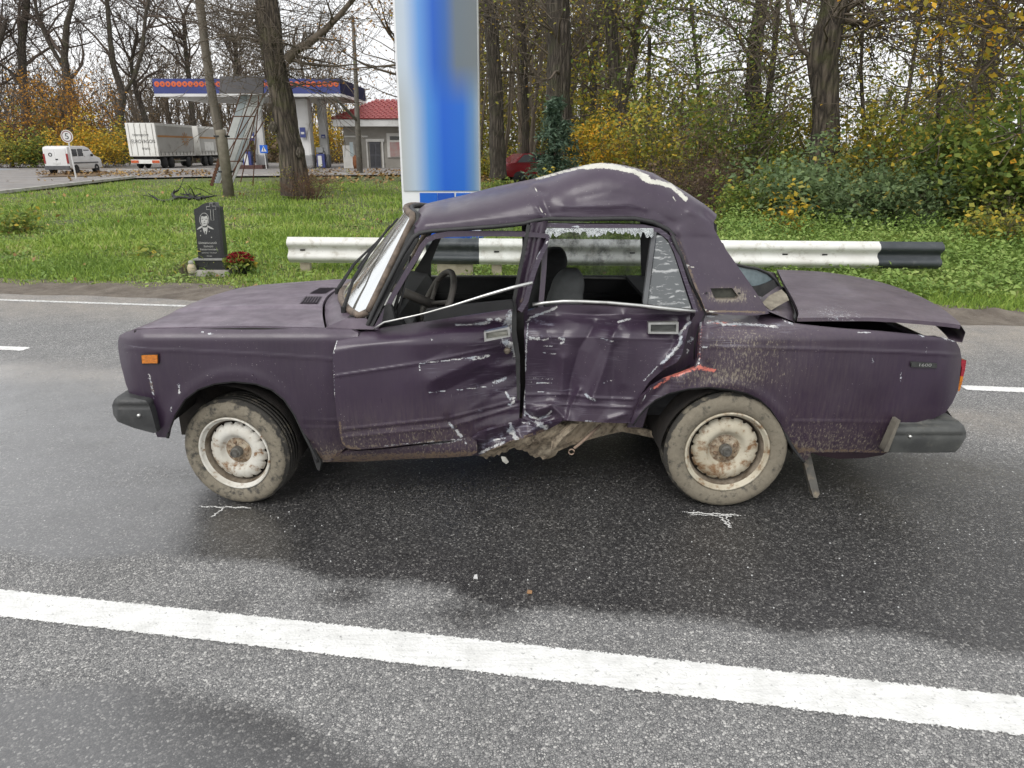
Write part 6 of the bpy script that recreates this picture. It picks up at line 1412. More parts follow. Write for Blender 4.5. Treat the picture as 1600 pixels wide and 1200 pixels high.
for u0, u1, Y in ((462, 487, 64.5), (498, 512, 66.5), (400, 412, 64.0), (395, 402, 68)):
    a, b = P(u0, 200, Y)[0], P(u1, 200, Y)[0]
    MB().box(((a+b)/2, Y, zb/2+0.02), (b-a, (b-a)*0.9, zb+0.02), bev=0.25).build('column', M_WHT, ST)
    MB().box(((a+b)/2, Y, 0.65), ((b-a)+0.06, (b-a)*0.9+0.06, 1.2), bev=0.2).build('column_base', M('column_grey', (0.32, 0.32, 0.32), (0.25, 0.25, 0.25), 1, 0.6), ST)
for u, v, w, h, Y in ((473, 207, 8, 14, 63.6), (505, 213, 6, 5, 65.6), (393, 213, 8, 12, 63.3)):
    c = P(u, v, Y); k = Y/FPX; MB().box(c, (w*k, 0.06, h*k)).build('price_sign', M_FBLUE, ST); MB().box(c+np.array([0, -0.05, -0.05]), (w*k*0.6, 0.03, h*k*0.22)).build('sign_text_bar', M_WHT, ST)
def pump(u, v0, v1, Y, label):
    a, b = P(u, v1, Y), P(u, v0, Y); h = b[2]-0.15; k = Y/FPX; r = empty('fuel_pump', (a[0], Y, 0.1), label, 'fuel pump')
    MB().box((a[0], Y, 0.1+h*0.33), (0.72, 0.5, h*0.66), bev=0.03).build('cabinet', M_FBLUE, r); MB().box((a[0]-0.05, Y-0.27, 0.1+h*0.32), (0.34, 0.05, h*0.5)).build('door', M_WHT, r)
    MB().box((a[0]-0.05, Y, 0.1+h*0.83), (0.6, 0.42, h*0.26), bev=0.05).build('display', M('pump_grey', (0.3, 0.31, 0.31), (0.2, 0.2, 0.2), 3, 0.5), r)
    MB().box((a[0], Y, 0.1+h*0.68), (0.3, 0.25, h*0.10)).build('neck', M_INNER, r)
    MB().tube([(a[0]+0.36, Y-0.1, 0.1+h*0.8), (a[0]+0.5, Y-0.2, 0.1+h*0.5), (a[0]+0.38, Y-0.1, 0.1+h*0.3)], 0.03, 5).build('hose', M_BLACK, r); return r
pump(503, 228, 262, 64.6, 'blue and white fuel pump beside the right canopy column'); pump(389, 222, 263, 62.8, 'blue and white fuel pump behind the billboard frame')
tag(MB().box((P(390, 264, 62.8)[0], 62.9, 0.2), (2.6, 1.4, 0.32), bev=0.04).build('pump_island', M('island_red', (0.10, 0.05, 0.045), (0.07, 0.04, 0.035), 2, 0.9)), 'dark red raised island under the left fuel pump', 'pump island')
# ---- kiosk with red tiled roof
YK = 66.0; k0, k1 = P(538, 230, YK)[0], P(680, 230, YK)[0]; ze = P(580, 198, YK)[2]; zf = P(580, 187.5, YK)[2]; zr = P(600, 157, YK+3)[2]
KI = empty('kiosk', ((k0+k1)/2, YK+3, 0.06), 'grey station kiosk with red tiled roof left of the pylon', 'building')
M_WALL = M('kiosk_wall', (0.30, 0.285, 0.255), (0.25, 0.235, 0.21), 1.2, 0.85, dirt=(0.2, 0.18, 0.15), dscale=1.5, damt=0.3)
MB().box(((k0+k1)/2, YK+3, ze/2), (k1-k0, 6, ze)).build('wall', M_WALL, KI)
ex0, ey0 = P(520, 195, YK-1.2)[0], YK-1.2
MB().box(((ex0+k1+1)/2, YK+3, (ze+zf)/2), (k1+1-ex0, 8.4, zf-ze)).build('eave', M_WHT, KI)
rb = MB(); ridge0, ridge1 = ex0+3.2, k1-2; yb = YK+3; zr0 = zf+0.02
RV = [(ex0-0.15, ey0-0.1, zr0), (k1+1.1, ey0-0.1, zr0), (k1+1.1, YK+7.3, zr0), (ex0-0.15, YK+7.3, zr0), (ridge0, yb, zr), (ridge1, yb, zr)]
M_TILE = M('red_tile', (0.30, 0.045, 0.045), (0.22, 0.03, 0.032), 1.5, 0.55, dirt=(0.34, 0.09, 0.075), dscale=3, damt=0.4)
RO = rb.add(RV, [(0, 1, 5, 4), (1, 2, 5), (2, 3, 4, 5), (3, 0, 4)]).build('roof', M_TILE, KI)
rw_ = MB().box((0, 0, 0), (0.42, 0.5, 0.05), rx=-0.12); tme = None
A0, A1, B0, B1 = (np.array(RV[i]) for i in (0, 1, 4, 5))
nr = 13
for r_ in range(nr):
    t = r_/nr; p, q = A0+(B0-A0)*t, A1+(B1-A1)*t; n_ = max(1, int((q[0]-p[0])/0.46)); slope = math.atan2(zr-zr0, yb-ey0)
    for k in range(n_):
        x = p[0]+(k+0.5)*(q[0]-p[0])/n_
        if x > P(648, 180, YK)[0]: continue
        y = p[1]+0.25; z = p[2]+0.25*math.tan(slope)+0.05
        if tme is None:
            o = MB().box((0, 0, 0), (0.40, 0.52, 0.05)).build('tile', M_TILE, None); tme = o.data
        else:
            o = bpy.data.objects.new('tile', tme); COL.objects.link(o)
        o.parent = RO; o.location = Vector((x, y, z))-Vector(KI.location); o.rotation_euler = (slope-0.08, 0, 0)
def kf(u0, v0, u1, v1, name, mat, d=0.05, off=0.0, par=KI):
    a, b = P(u0, v0, YK-off), P(u1, v1, YK-off); b[2] = max(b[2], 0.06)
    return MB().box(((a[0]+b[0])/2, YK-off-d/2, (a[2]+b[2])/2), (b[0]-a[0], d, a[2]-b[2])).build(name, mat, par)
M_TRIMW = M('kiosk_trim', (0.56, 0.55, 0.52), (0.48, 0.47, 0.44), 2, 0.7); M_DOOR = M('kiosk_door', (0.055, 0.055, 0.065), (0.075, 0.075, 0.085), 3, 0.5)
kf(572, 219, 577, 263, 'door_trim', M_TRIMW, 0.14); kf(596, 219, 601, 263, 'door_trim', M_TRIMW, 0.14); kf(572, 217, 601, 221.5, 'door_trim', M_TRIMW, 0.16)
dr_ = kf(577, 221.5, 596, 263, 'door', M_DOOR, 0.08)
for u0, v0, u1, v1 in ((579, 225, 585.5, 240), (587.5, 225, 594, 240), (579, 244, 585.5, 259), (587.5, 244, 594, 259)): kf(u0, v0, u1, v1, 'door_panel', M('door_panel', (0.035, 0.035, 0.042), (0.045, 0.045, 0.05), 3, 0.5), 0.03, 0.09, dr_)
wi = kf(604, 208, 650, 246, 'window', M_TRIMW, 0.10)
kf(609, 213, 648, 218.5, 'pane', M('dark_pane', (0.03, 0.032, 0.03), (0.045, 0.045, 0.04), 2, 0.15), 0.03, 0.11, wi); kf(609, 222, 648, 245, 'pane', M('poster_pane', (0.35, 0.05, 0.06), (0.30, 0.27, 0.25), 0.8, 0.3), 0.03, 0.11, wi)
kf(538, 212, 575, 214.5, 'string_course', M_TRIMW, 0.1)
vb = MB().box((P(549, 240, YK)[0], YK-0.5, 1.0), (1.0, 1.2, 1.9)).build('bay', M_TRIMW, KI); kf(546, 222, 553, 244, 'bay_glass', M('bay_pane', (0.36, 0.42, 0.43), (0.28, 0.32, 0.33), 2, 0.2), 0.03, 1.12, vb)
tag(MB().lathe([(0, 0), (0.25, 0), (0.32, 0.4), (0.3, 0.9), (0.15, 1.1), (0, 1.1)], (P(557, 255, 63)[0], 63, 0.06), 'z', 12).build('planter', M('rust_planter', (0.20, 0.075, 0.03), (0.12, 0.05, 0.025), 4, 0.9), None, True), 'rusty brown urn in front of the kiosk bay', 'urn')
# ---- orange barrier post
a = P(np.array([435, 441, 448]), np.array([185, 225, 268]), 40); a[2, 2] = 0.05
tag(MB().tube(a[::-1], [0.16, 0.15, 0.14], 8).build('barrier_post', M('faded_orange', (0.42, 0.13, 0.06), (0.32, 0.10, 0.05), 3, 0.7), None, True), 'leaning faded orange post left of the old tree trunk', 'post')
# ---- truck and trailer
def lorry(xa, y0, y1, zt_, label, rear, cat):
    w = 2.5; r = empty('cargo_trailer' if rear else 'cargo_truck', (xa+w/2, (y0+y1)/2, 0.06), label, cat)
    MT = M('tarp_grey', (0.48, 0.47, 0.44), (0.40, 0.39, 0.36), 0.7, 0.6, dirt=(0.24, 0.22, 0.19), dscale=1.2, damt=0.35); MW = M('lorry_white', (0.78, 0.78, 0.74), (0.70, 0.69, 0.65), 0.8, 0.5, dirt=(0.40, 0.37, 0.31), dscale=1.4, damt=0.35)
    MB().box((xa+w/2, (y0+y1)/2, (1.05+zt_)/2), (w, y1-y0, zt_-1.05), bev=0.03).build('box_body', MW, r)
    MB().box((xa+w+0.012, (y0+y1)/2, (1.25+zt_)/2-0.05), (0.03, y1-y0-0.35, zt_-1.55)).build('side_tarp', MT, r)
    sb = MB().box((xa+w+0.032, (y0+y1)/2, zt_-1.05), (0.02, y1-y0-0.4, 0.16)).build('orange_stripe', M('stripe_orange', (0.50, 0.24, 0.06), (0.42, 0.2, 0.06), 2, 0.6), r)
    if rear:
        su = MB()
        for k in range(12):
            a_ = k*math.pi/6; su.box((xa+w+0.045, y1-1.9+0.55*math.cos(a_), zt_-1.25+0.40*math.sin(a_)), (0.012, 0.42, 0.09), rx=math.atan2(math.sin(a_)*0.4, math.cos(a_)*0.55))
        su.build('sun_emblem', M('stripe_orange', (0, 0, 0)), r)
        for k in range(5): MB().box((xa+0.25+k*0.5, y0-0.02, (1.1+zt_)/2), (0.035, 0.03, zt_-1.2)).build('door_bar', M('bar_grey', (0.35, 0.34, 0.31), (0.25, 0.24, 0.21), 3, 0.5), r)
        for k, (t, zz, sz) in enumerate((('transport', zt_-0.95, 0.36), ('EUROVAGON', zt_-1.5, 0.42), ('trans', zt_-2.05, 0.34))):
            tv, tf = text_mesh(t, sz); mk('rear_lettering', np.stack([xa+1.2+tv[:, 0]*(2.0/max(2.0, np.ptp(tv[:, 0])))+0.15*k, np.full(len(tv), y0-0.012-0.001*k), zz+tv[:, 1]], -1), tf, M_TRIM, r)
        MB().box((xa+w/2, y0+0.1, 0.62), (w, 0.12, 0.34), bev=0.02).build('rear_bumper', MW, r)
        for x in (xa+0.35, xa+w-0.35): MB().box((x, y0+0.02, 0.62), (0.62, 0.06, 0.22)).build('rear_lamp', M('lamp_orange', (0.62, 0.14, 0.03), (0.4, 0.05, 0.02), 6, 0.4), r)
    else: MB().box((xa+w+0.03, y0+2.2, 1.9), (0.02, 2.2, 0.8)).build('white_patch', MW, r)
    for k in range(10): MB().box((xa+w+0.035, y0+0.4+k*(y1-y0-0.8)/9, 1.28), (0.02, 0.06, 0.3)).build('tarp_strap', M('strap_dark', (0.12, 0.11, 0.1), (0.09, 0.08, 0.07), 3, 0.7), r)
    MB().box((xa+w/2, (y0+y1)/2, 0.92), (w-0.5, y1-y0-0.2, 0.22)).build('chassis', M_INNER, r)
    for yy in (y0+1.2, y0+2.5, y1-1.5):
        for x in (xa+0.2, xa+w-0.2): MB().lathe([(0.0, -0.13), (0.28, -0.13), (0.44, -0.14), (0.48, -0.1), (0.48, 0.1), (0.44, 0.14), (0.0, 0.13)], (x, yy, 0.53), 'x', 18).build('wheel', M_TRIM, r, True)
    MB().box((xa+w-0.1, y0+4.2, 0.65), (0.06, 2.2, 0.12)).build('side_guard', M('bar_grey', (0, 0, 0)), r)
    if not rear:
        MB().box((xa+w/2, y1+1.1, 1.7), (w-0.1, 1.9, 2.6), bev=0.12).build('cab', MW, r)
        MB().box((xa+w-0.03, y1+1.2, 2.2), (0.04, 1.0, 0.8)).build('cab_window', M_TRIM, r); MB().box((xa+w/2, y1+2.07, 2.2), (2.0, 0.04, 0.9)).build('cab_windscreen', M_TRIM, r)
    return r
YT = 63.5; xa = P(199, 220, YT)[0]; ztk = P(220, 192, YT)[2]
lorry(xa, YT, YT+7.4, ztk, 'white cargo trailer with grey tarpaulin sides and lettered rear doors', True, 'trailer')
lorry(xa, YT+8.6, YT+16, ztk, 'cargo truck with grey tarpaulin side parked ahead of the lettered trailer', False, 'truck')
# ---- small white van
VA = empty('white_van', (0, 0, 0), 'small white delivery van with side windows on the left driveway', 'van')
prof = [(0, 0.42), (0, 1.62), (0.06, 1.74), (0.35, 1.80), (2.3, 1.80), (2.75, 1.68), (3.25, 1.18), (3.95, 1.02), (4.12, 0.85), (4.15, 0.40), (3.7, 0.30), (0.3, 0.30)]
vb = MB(); n = len(prof)
for x, ins in ((-0.84, 0.0), (-0.80, 0.0), (0.80, 0.0), (0.84, 0.0)):
    pass
secs = [(-0.84, 0.94), (-0.82, 0.98), (-0.70, 1.0), (0.70, 1.0), (0.82, 0.98), (0.84, 0.94)]
vv = []
for x, s in secs:
    for (y, z) in prof: vv.append((x*(1 if z < 1.2 else 1-0.06*(z-1.2)/0.6), 2.07+(y-2.07)*s, 0.9+(z-0.9)*s))
ff = [(i*n+k, i*n+(k+1) % n, (i+1)*n+(k+1) % n, (i+1)*n+k) for i in range(len(secs)-1) for k in range(n)]+[tuple(range(n)), tuple((len(secs)-1)*n+k for k in range(n))[::-1]]
M_VAN = M('van_white', (0.70, 0.70, 0.70), (0.64, 0.64, 0.63), 1, 0.35, dirt=(0.45, 0.43, 0.40), dscale=1.6, damt=0.25)
smooth_by_angle(MB().add(vv, ff).build('body', M_VAN, VA), 40)
M_GLS = M('van_glass', (0.012, 0.014, 0.016), (0.02, 0.022, 0.024), 2, 0.12)
for s in (-1, 1):
    for y0, y1, z0, z1 in ((0.45, 1.10, 1.14, 1.60), (1.2, 1.85, 1.14, 1.62), (1.95, 2.70, 1.12, 1.56)):
        MB().add([(s*0.832, y0, z0), (s*0.832, y1+(0.25 if y0 > 1.9 else 0), z0), (s*0.808, y1-(0.05 if y0 > 1.9 else 0), z1), (s*0.808, y0, z1)], [(0, 1, 2, 3)]).build('side_window', M_GLS, VA)
    MB().box((s*0.85, 2.0, 0.72), (0.02, 3.2, 0.08)).build('side_stripe', M('stripe_grey', (0.08, 0.08, 0.09), (0.1, 0.1, 0.1), 3, 0.5), VA)
    MB().box((s*0.74, -0.005, 1.0), (0.12, 0.05, 0.62), bev=0.01).build('rear_lamp', M('van_lamp', (0.30, 0.02, 0.02), (0.22, 0.015, 0.015), 6, 0.3), VA)
    MB().box((s*0.36, -0.008, 1.02), (0.66, 0.02, 1.15), bev=0.005).build('rear_door', M_VAN, VA)
    for y in (0.72, 3.3): MB().lathe([(0.0, -0.10), (0.16, -0.10), (0.18, -0.12), (0.29, -0.12), (0.32, -0.08), (0.32, 0.1), (0, 0.1)] if s < 0 else [(0, -0.1), (0.32, -0.1), (0.32, 0.08), (0.29, 0.12), (0.18, 0.12), (0.16, 0.10), (0.0, 0.10)], (s*0.74, y, 0.32), 'x', 20).build('wheel', M_TRIM, VA, True)
    MB().box((s*0.92, 2.75, 1.2), (0.16, 0.08, 0.16), bev=0.03).build('mirror', M_TRIM, VA)
MB().box((0, -0.03, 0.42), (1.62, 0.12, 0.26), bev=0.03).build('rear_bumper', M('van_bumper', (0.10, 0.10, 0.105), (0.07, 0.07, 0.075), 4, 0.6), VA); MB().box((0, -0.02, 0.72), (0.5, 0.03, 0.11)).build('number_plate', M_WHT, VA)
MB().lathe([(0.07, -0.005), (0.11, -0.01), (0.13, 0.0)], (-0.32, -0.022, 1.25), 'y', 14).build('emblem_ring', M_TRIM, VA); MB().box((0.05, -0.022, 0.95), (0.16, 0.02, 0.08)).build('door_latch', M_TRIM, VA)
q = G(95, 274); VA.location = (q[0]-0.1, q[1], 0.06); VA.rotation_euler = (0, 0, math.radians(2)); VA.scale = (1, 1, 1)
# ---- round speed sign and blue crossing sign
def post_sign(u, v, r, Y, label, name, kind):
    c = P(u, v, Y); o = empty(name, (c[0], Y, 0.06), label, 'sign')
    MB().tube([(c[0]+0.05, Y+0.05, 0.0), (c[0], Y+0.05, c[2]+r)], 0.04, 6).build('post', M_WHT, o)
    if kind == 'round':
        MB().lathe([(0.0, -0.01), (r*0.72, -0.01)], c, 'y', 24).build('face', M_WHT, o); MB().lathe([(r*0.72, -0.012), (r*0.88, -0.012)], c, 'y', 24).build('red_ring', M('faded_red', (0.22, 0.10, 0.10), (0.17, 0.09, 0.09), 4, 0.6), o)
        MB().lathe([(r*0.88, -0.01), (r, -0.01), (r, 0.02), (0, 0.02)], c, 'y', 24).build('rim', M_WHT, o)
        tv, tf = text_mesh('5', r*1.35); tv[:, 0] -= (tv[:, 0].max()+tv[:, 0].min())/2; tv[:, 1] -= (tv[:, 1].max()+tv[:, 1].min())/2
        mk('numeral', np.stack([c[0]+tv[:, 0]*1.15, np.full(len(tv), Y-0.016), c[2]+tv[:, 1]], -1), tf, M_TRIM, o)
    else:
        MB().box(c, (r*2, 0.03, r*2), bev=0.01).build('face', M_BLUE, o); MB().add([c+np.array(x) for x in ((-r*0.7, -0.02, -r*0.6), (r*0.7, -0.02, -r*0.6), (0, -0.02, r*0.75))], [(0, 1, 2)]).build('white_triangle', M_WHT, o)
        MB().box(c+np.array([0, -0.026, -r*0.1]), (r*0.16, 0.004, r*0.7)).lathe([(0.0, 0.0), (r*0.13, 0.0)], c+np.array([0, -0.027, r*0.3]), 'y', 10).build('walking_figure', M_TRIM, o)
post_sign(104.5, 213, 0.34, 42, 'round white sign with black numeral five behind the white van', 'speed_sign', 'round')
post_sign(412, 233, 0.32, 62, 'small blue pedestrian crossing sign left of the old tree', 'crossing_sign', 'blue')
# ---- red car half hidden by the spruce
RC = empty('red_car', (0, 0, 0), 'red hatchback car parked among the trees behind the spruce', 'car')
prof = [(-1.95, 0.5), (-1.93, 0.85), (-1.75, 0.98), (-1.5, 1.02), (-0.95, 1.40), (0.3, 1.45), (0.75, 1.36), (1.15, 1.0), (1.9, 0.86), (2.02, 0.6), (1.98, 0.35), (-1.9, 0.35)]
n = len(prof); vv = []; secs = [(-0.80, 0.95), (-0.76, 0.99), (0.76, 0.99), (0.80, 0.95)]
for y, s in secs:
    for (x, z) in prof: vv.append((x*s, y*(1 if z < 1.0 else 1-0.22*(z-1.0)/0.45), 0.7+(z-0.7)*s))
ff = [(i*n+k, i*n+(k+1) % n, (i+1)*n+(k+1) % n, (i+1)*n+k) for i in range(3) for k in range(n)]+[tuple(range(n)), tuple(3*n+k for k in range(n))[::-1]]
smooth_by_angle(MB().add(vv, ff).build('body', M('red_car_paint', (0.20, 0.012, 0.02), (0.15, 0.01, 0.016), 1, 0.25), RC), 35)
for s in (-1, 1):
    for x0_, x1_, x2_, x3_ in ((-1.35, -0.5, -0.5, -0.92), (-0.42, 0.95, 0.62, -0.42)):
        MB().add([(x0_, s*0.805, 1.02), (x1_, s*0.805, 1.02), (x2_, s*0.655, 1.36), (x3_, s*0.655, 1.36)], [(0, 1, 2, 3)]).build('side_window', M_GLS, RC)
    for x in (-1.25, 1.25): MB().lathe([(0.0, -0.1), (0.3, -0.1), (0.31, -0.06), (0.31, 0.06), (0.3, 0.1), (0.0, 0.1)], (x, s*0.72, 0.31), 'y', 20).build('wheel', M_TRIM, RC, True)
    MB().box((-1.93, s*0.62, 0.8), (0.08, 0.22, 0.14), bev=0.02).build('tail_lamp', M_REDL, RC)
q = P(836, 275, 36); RC.location = (q[0], 36, 0.06); RC.rotation_euler = (0, 0, math.radians(25))

# ================================================================ trees and shrubs
OPT = dict(lev=3, wob=0.16, lift=0.03, spread=0.55, kids=[0, 4, 4], rmin=0.010, elev=0.3, fuzz=0.35)
def opt(**k): d = dict(OPT); d.update(k); return d
tree('dark upright tree trunk just right of the pylon', [(779, 278), (776, 200), (772, 110), (766, 0), (760, -120), (756, -220)], 33, [30, 26, 25, 24, 20, 14], 31, (24, 4.0, 0.06), opt(), 700, L_MIX, 0.13, bark=BARK_D)
tree('tall thick dark trunk rising behind the small spruce', [(880, 285), (876, 220), (872, 150), (876, 80), (872, 0), (864, -110), (858, -230)], 27, [50, 44, 42, 40, 36, 30, 20], 32, (44, 4.0, 0.05), opt(elev=0.5), 500, L_MIX, 0.12, bark=BARK_D)
tree('forked tree with yellow leaves right of the spruce', [(988, 280), (978, 210), (970, 160), (960, 100), (955, 40), (944, -60), (935, -160)], 28, [30, 26, 24, 20, 18, 15, 10], 33, (34, 4.2, 0.05), opt(), 3200, L_MIX, 0.14, stems=(([(970, 165), (984, 120), (994, 70), (998, 0), (1004, -120)], [16, 14, 12, 10, 7]),))
tree('pair of dark stems with thin leaves above the wrecked roof', [(1194, 270), (1184, 200), (1176, 140), (1180, 70), (1190, 0), (1200, -110)], 26, [34, 30, 27, 24, 20, 14], 34, (36, 4.2, 0.05), opt(elev=0.45), 4200, L_GREEN, 0.14, stems=(([(1186, 215), (1200, 160), (1210, 80), (1216, 0), (1228, -100)], [14, 12, 11, 9, 6]),), bark=BARK_D)
tree('stout grey trunk with burrs above the elder bushes', [(1282, 300), (1288, 240), (1291, 190), (1287, 130), (1284, 95), (1292, 55), (1303, 10), (1312, -50), (1322, -150)], 19.5, [50, 46, 45, 46, 50, 46, 44, 36, 28], 35, (44, 2.6, 0.03), opt(elev=0.1, extra=[([(1308, 32), (1330, 34), (1365, 40), (1400, 30), (1440, 22)], 0.09, 0.02, 6), ([(1312, 20), (1345, 0), (1390, -30)], 0.10, 0.04, 4), ([(1268, 90), (1250, 75), (1238, 40), (1230, 0), (1225, -50)], 0.07, 0.03, 4)]), 260, L_BROWN, 0.09, rough=0.13, n=24, bark=bark_mat('old_bark', (0, 0, 0), (0, 0, 0)), frac=(0.35, 0.95))
tree('dark tree trunk behind the yellow maple at the right edge', [(1516, 290), (1524, 220), (1538, 150), (1548, 80), (1550, 20), (1546, -60), (1540, -150)], 24, [36, 33, 30, 28, 26, 22, 16], 36, (28, 4.0, 0.05), opt(), 4200, L_MIX, 0.14, bark=BARK_D)
tree('slender pale leaning stem right of the stout grey trunk', [(1388, 300), (1405, 220), (1422, 130), (1436, 40), (1448, -80)], 20, [7, 6.5, 6, 5, 4], 37, (26, 2.4, 0.02), opt(lev=2), 700, L_MIX, 0.09, bark=BARK_P)
tree('slender pale stem leaning right beside the dark trunk', [(1500, 290), (1512, 210), (1526, 120), (1540, 40), (1556, -60)], 17, [10, 9, 8.5, 8, 6], 38, (26, 2.4, 0.02), opt(lev=2), 600, L_YEL, 0.10, bark=BARK_P)
tree('thin straight dark stem standing against the sky above the roof', [(1012, 285), (1012, 200), (1014, 120), (1015, 55)], 27, [9, 8, 7, 6], 39, (6, 1.0, 0.02), opt(lev=2), 120, L_GREEN, 0.1, bark=BARK_D)
tree('thin grey sapling between the dark stems and the stout trunk', [(1100, 290), (1094, 200), (1090, 110), (1080, 10), (1074, -90)], 25, [9, 8, 7, 6, 4], 40, (26, 3.0, 0.022), opt(lev=2, kids=[0, 5, 4]), 3000, L_GREEN, 0.13, bark=BARK)
tree('thin sapling left of the slender pale stem', [(1352, 300), (1350, 200), (1345, 110), (1350, 0), (1356, -90)], 22, [8, 7, 6, 5, 4], 41, (26, 3.0, 0.022), opt(lev=2, kids=[0, 5, 4]), 3000, L_MIX, 0.12, bark=BARK)
tree('thin sapling with yellowing leaves near the right edge', [(1462, 300), (1464, 210), (1470, 110), (1468, 0), (1476, -90)], 21, [8, 7, 6, 5, 4], 42, (26, 2.8, 0.022), opt(lev=2, kids=[0, 5, 4]), 3000, L_MIX, 0.12, bark=BARK_D)
tree('slim dark tree between the pylon trunk and the thick trunk', [(820, 275), (822, 200), (818, 110), (815, 10), (812, -120)], 36, [14, 13, 12, 11, 8], 43, (26, 4.0, 0.05), opt(), 900, L_MIX, 0.14, bark=BARK_D)
tree('slim bare tree just left of the forked yellow tree', [(922, 275), (925, 200), (928, 110), (934, 10), (938, -120)], 34, [14, 13, 11, 10, 8], 44, (24, 4.0, 0.05), opt(), 900, L_YEL, 0.14, bark=BARK_D)
tree('maple with yellow leaves hanging in at the top right corner', [(1640, 300), (1632, 200), (1628, 90), (1632, -40), (1640, -140)], 14, [14, 13, 12, 10, 8], 45, (60, 2.4, 0.03), opt(lev=3, elev=0.1, kids=[0, 4, 4]), 3600, L_YEL, 0.13, bark=BARK)
tree('tree with orange leaves behind the kiosk left of the pylon', [(648, 275), (640, 180), (632, 90), (625, 0), (620, -120)], 46, [16, 14, 12, 10, 8], 46, (50, 5.0, 0.07), opt(), 2600, L_OR, 0.17, bark=BARK_D)
# spruce: tiers of drooping boughs
def spruce(u, v, Y, h, wd, seed, label):
    rng = np.random.default_rng(seed); c = P(u, v, Y); r = empty('spruce_sapling', (c[0], Y, 0.05), label, 'tree'); segs, pts = [], []
    segs.append((c[0], Y, 0, c[0], Y, h, 0.05, 0.01))
    for k in range(90):
        z = h*(0.06+0.92*rng.random()); a = rng.random()*6.28; L = wd*(1-z/h)**0.75*(0.7+0.5*rng.random())+0.08; p = np.array([c[0], Y, z])
        for i in range(5):
            t = (i+1)/5; q = np.array([c[0]+L*t*math.cos(a), Y+L*t*math.sin(a), z+0.12*L*math.sin(t*3)-0.25*L*t*t]); segs.append((*p, *q, 0.012*(1-t*0.6), 0.008*(1-t*0.6)))
            for _ in range(14): pts.append(p+(q-p)*rng.random()+rng.normal(size=3)*0.06)
            p = q
    tv, tf = tube_mesh(segs); mk('trunk', tv, tf, TWIG_D, r, True); lv, lf, lr = leaf_quads(np.array(pts), 0.16, rng, aspect=0.28, hang=0.25); mk('crown', lv, lf, L_SPR, r, False, {'rnd': lr})
spruce(866, 285, 21, 3.0, 1.1, 51, 'small blue-green spruce in front of the thick dark trunk')
# shrubs of the right-hand bank
B = bush
B('large dark green elder bush below the stout grey trunk', 1285, 330, 15.8, 3.2, 1.9, 5200, L_DARK, 0.13, 61, stems=22, aspect=0.5)
B('dark green elder bush right of the largest elder', 1425, 335, 15.2, 2.8, 1.5, 4600, L_DARK, 0.11, 62, stems=22, aspect=0.5)
B('green and yellow bush behind the wrecked boot lid', 1200, 335, 16.5, 2.6, 1.3, 2600, L_GREEN, 0.10, 63, stems=20)
B('brown tangle of dead stems behind the buckled roof', 1075, 310, 18, 3.4, 2.2, 900, L_BROWN, 0.09, 64, stems=70, stemmat=M('dead_stem', (0.12, 0.075, 0.055), (0.08, 0.05, 0.038), 5, 0.9))
B('tall yellow shrub right of the spruce', 935, 285, 23, 2.4, 3.2, 3600, L_YEL, 0.11, 65, stems=22)
B('yellow-green shrub between the dead stems and the forked tree', 1020, 290, 22, 3.2, 3.4, 2800, L_MIX, 0.12, 66, stems=34)
B('tall leafy shrub of mixed green and gold under the dark stems', 1130, 300, 21, 3.6, 3.6, 3400, L_GREEN, 0.12, 67, stems=40)
B('golden shrub right of the stout grey trunk', 1385, 310, 18.5, 2.8, 3.2, 3800, L_MIX, 0.11, 68, stems=24)
B('green bush with golden tops near the right edge', 1500, 330, 15.6, 2.8, 3.0, 5200, L_GREEN, 0.12, 69, stems=26)
B('broad leafy green bush at the right edge of the picture', 1600, 335, 13.8, 2.6, 3.0, 5600, L_GREEN, 0.13, 70, stems=26)
B('low shrub with yellow leaves at the foot of the right bushes', 1575, 345, 12.6, 1.5, 0.9, 700, L_MIX, 0.09, 71, stems=18)
B('yellow leafy sprig in front of the largest elder bush', 1225, 345, 14.2, 0.9, 0.9, 220, L_YEL, 0.10, 72, stems=9)
B('small yellow-leaved maple seedling above the dark elder', 1470, 330, 17, 1.0, 2.2, 420, L_YEL, 0.13, 73, stems=9)
B('low bright green shrub beside the red car', 792, 290, 27, 1.4, 0.5, 700, L_GREEN, 0.10, 74, stems=12)
B('low yellowish shrub between pylon and spruce', 905, 300, 20, 2.4, 1.1, 1500, L_MIX, 0.10, 75, stems=16)
B('tall dense green and gold shrub behind the dead stems', 1060, 290, 25, 4.2, 4.8, 3000, L_MIX, 0.13, 76, stems=44)
B('tall thin leafy shrub behind the stout grey trunk', 1265, 290, 23.5, 4.4, 4.6, 3800, L_MIX, 0.12, 77, stems=32)
B('tall thin leafy shrub behind the dark elder', 1430, 290, 23, 4.2, 4.8, 4200, L_GREEN, 0.12, 78, stems=32)
B('tall leafy shrub between the thick trunk and the forked tree', 925, 285, 30, 4.4, 6.0, 4600, L_MIX, 0.14, 79, stems=34)
B('tall gold-green shrub behind the slim tree right of the pylon', 815, 280, 50, 7.0, 7.5, 4200, L_MIX, 0.17, 84, stems=34)
B('leafy green-gold shrub behind the thin grey sapling', 1175, 290, 27, 4.4, 5.6, 2600, L_GREEN, 0.14, 85, stems=32)
B('leafy olive shrub between the two pale stems', 1470, 290, 26, 4.4, 6.0, 3000, L_MIX, 0.14, 86, stems=32)
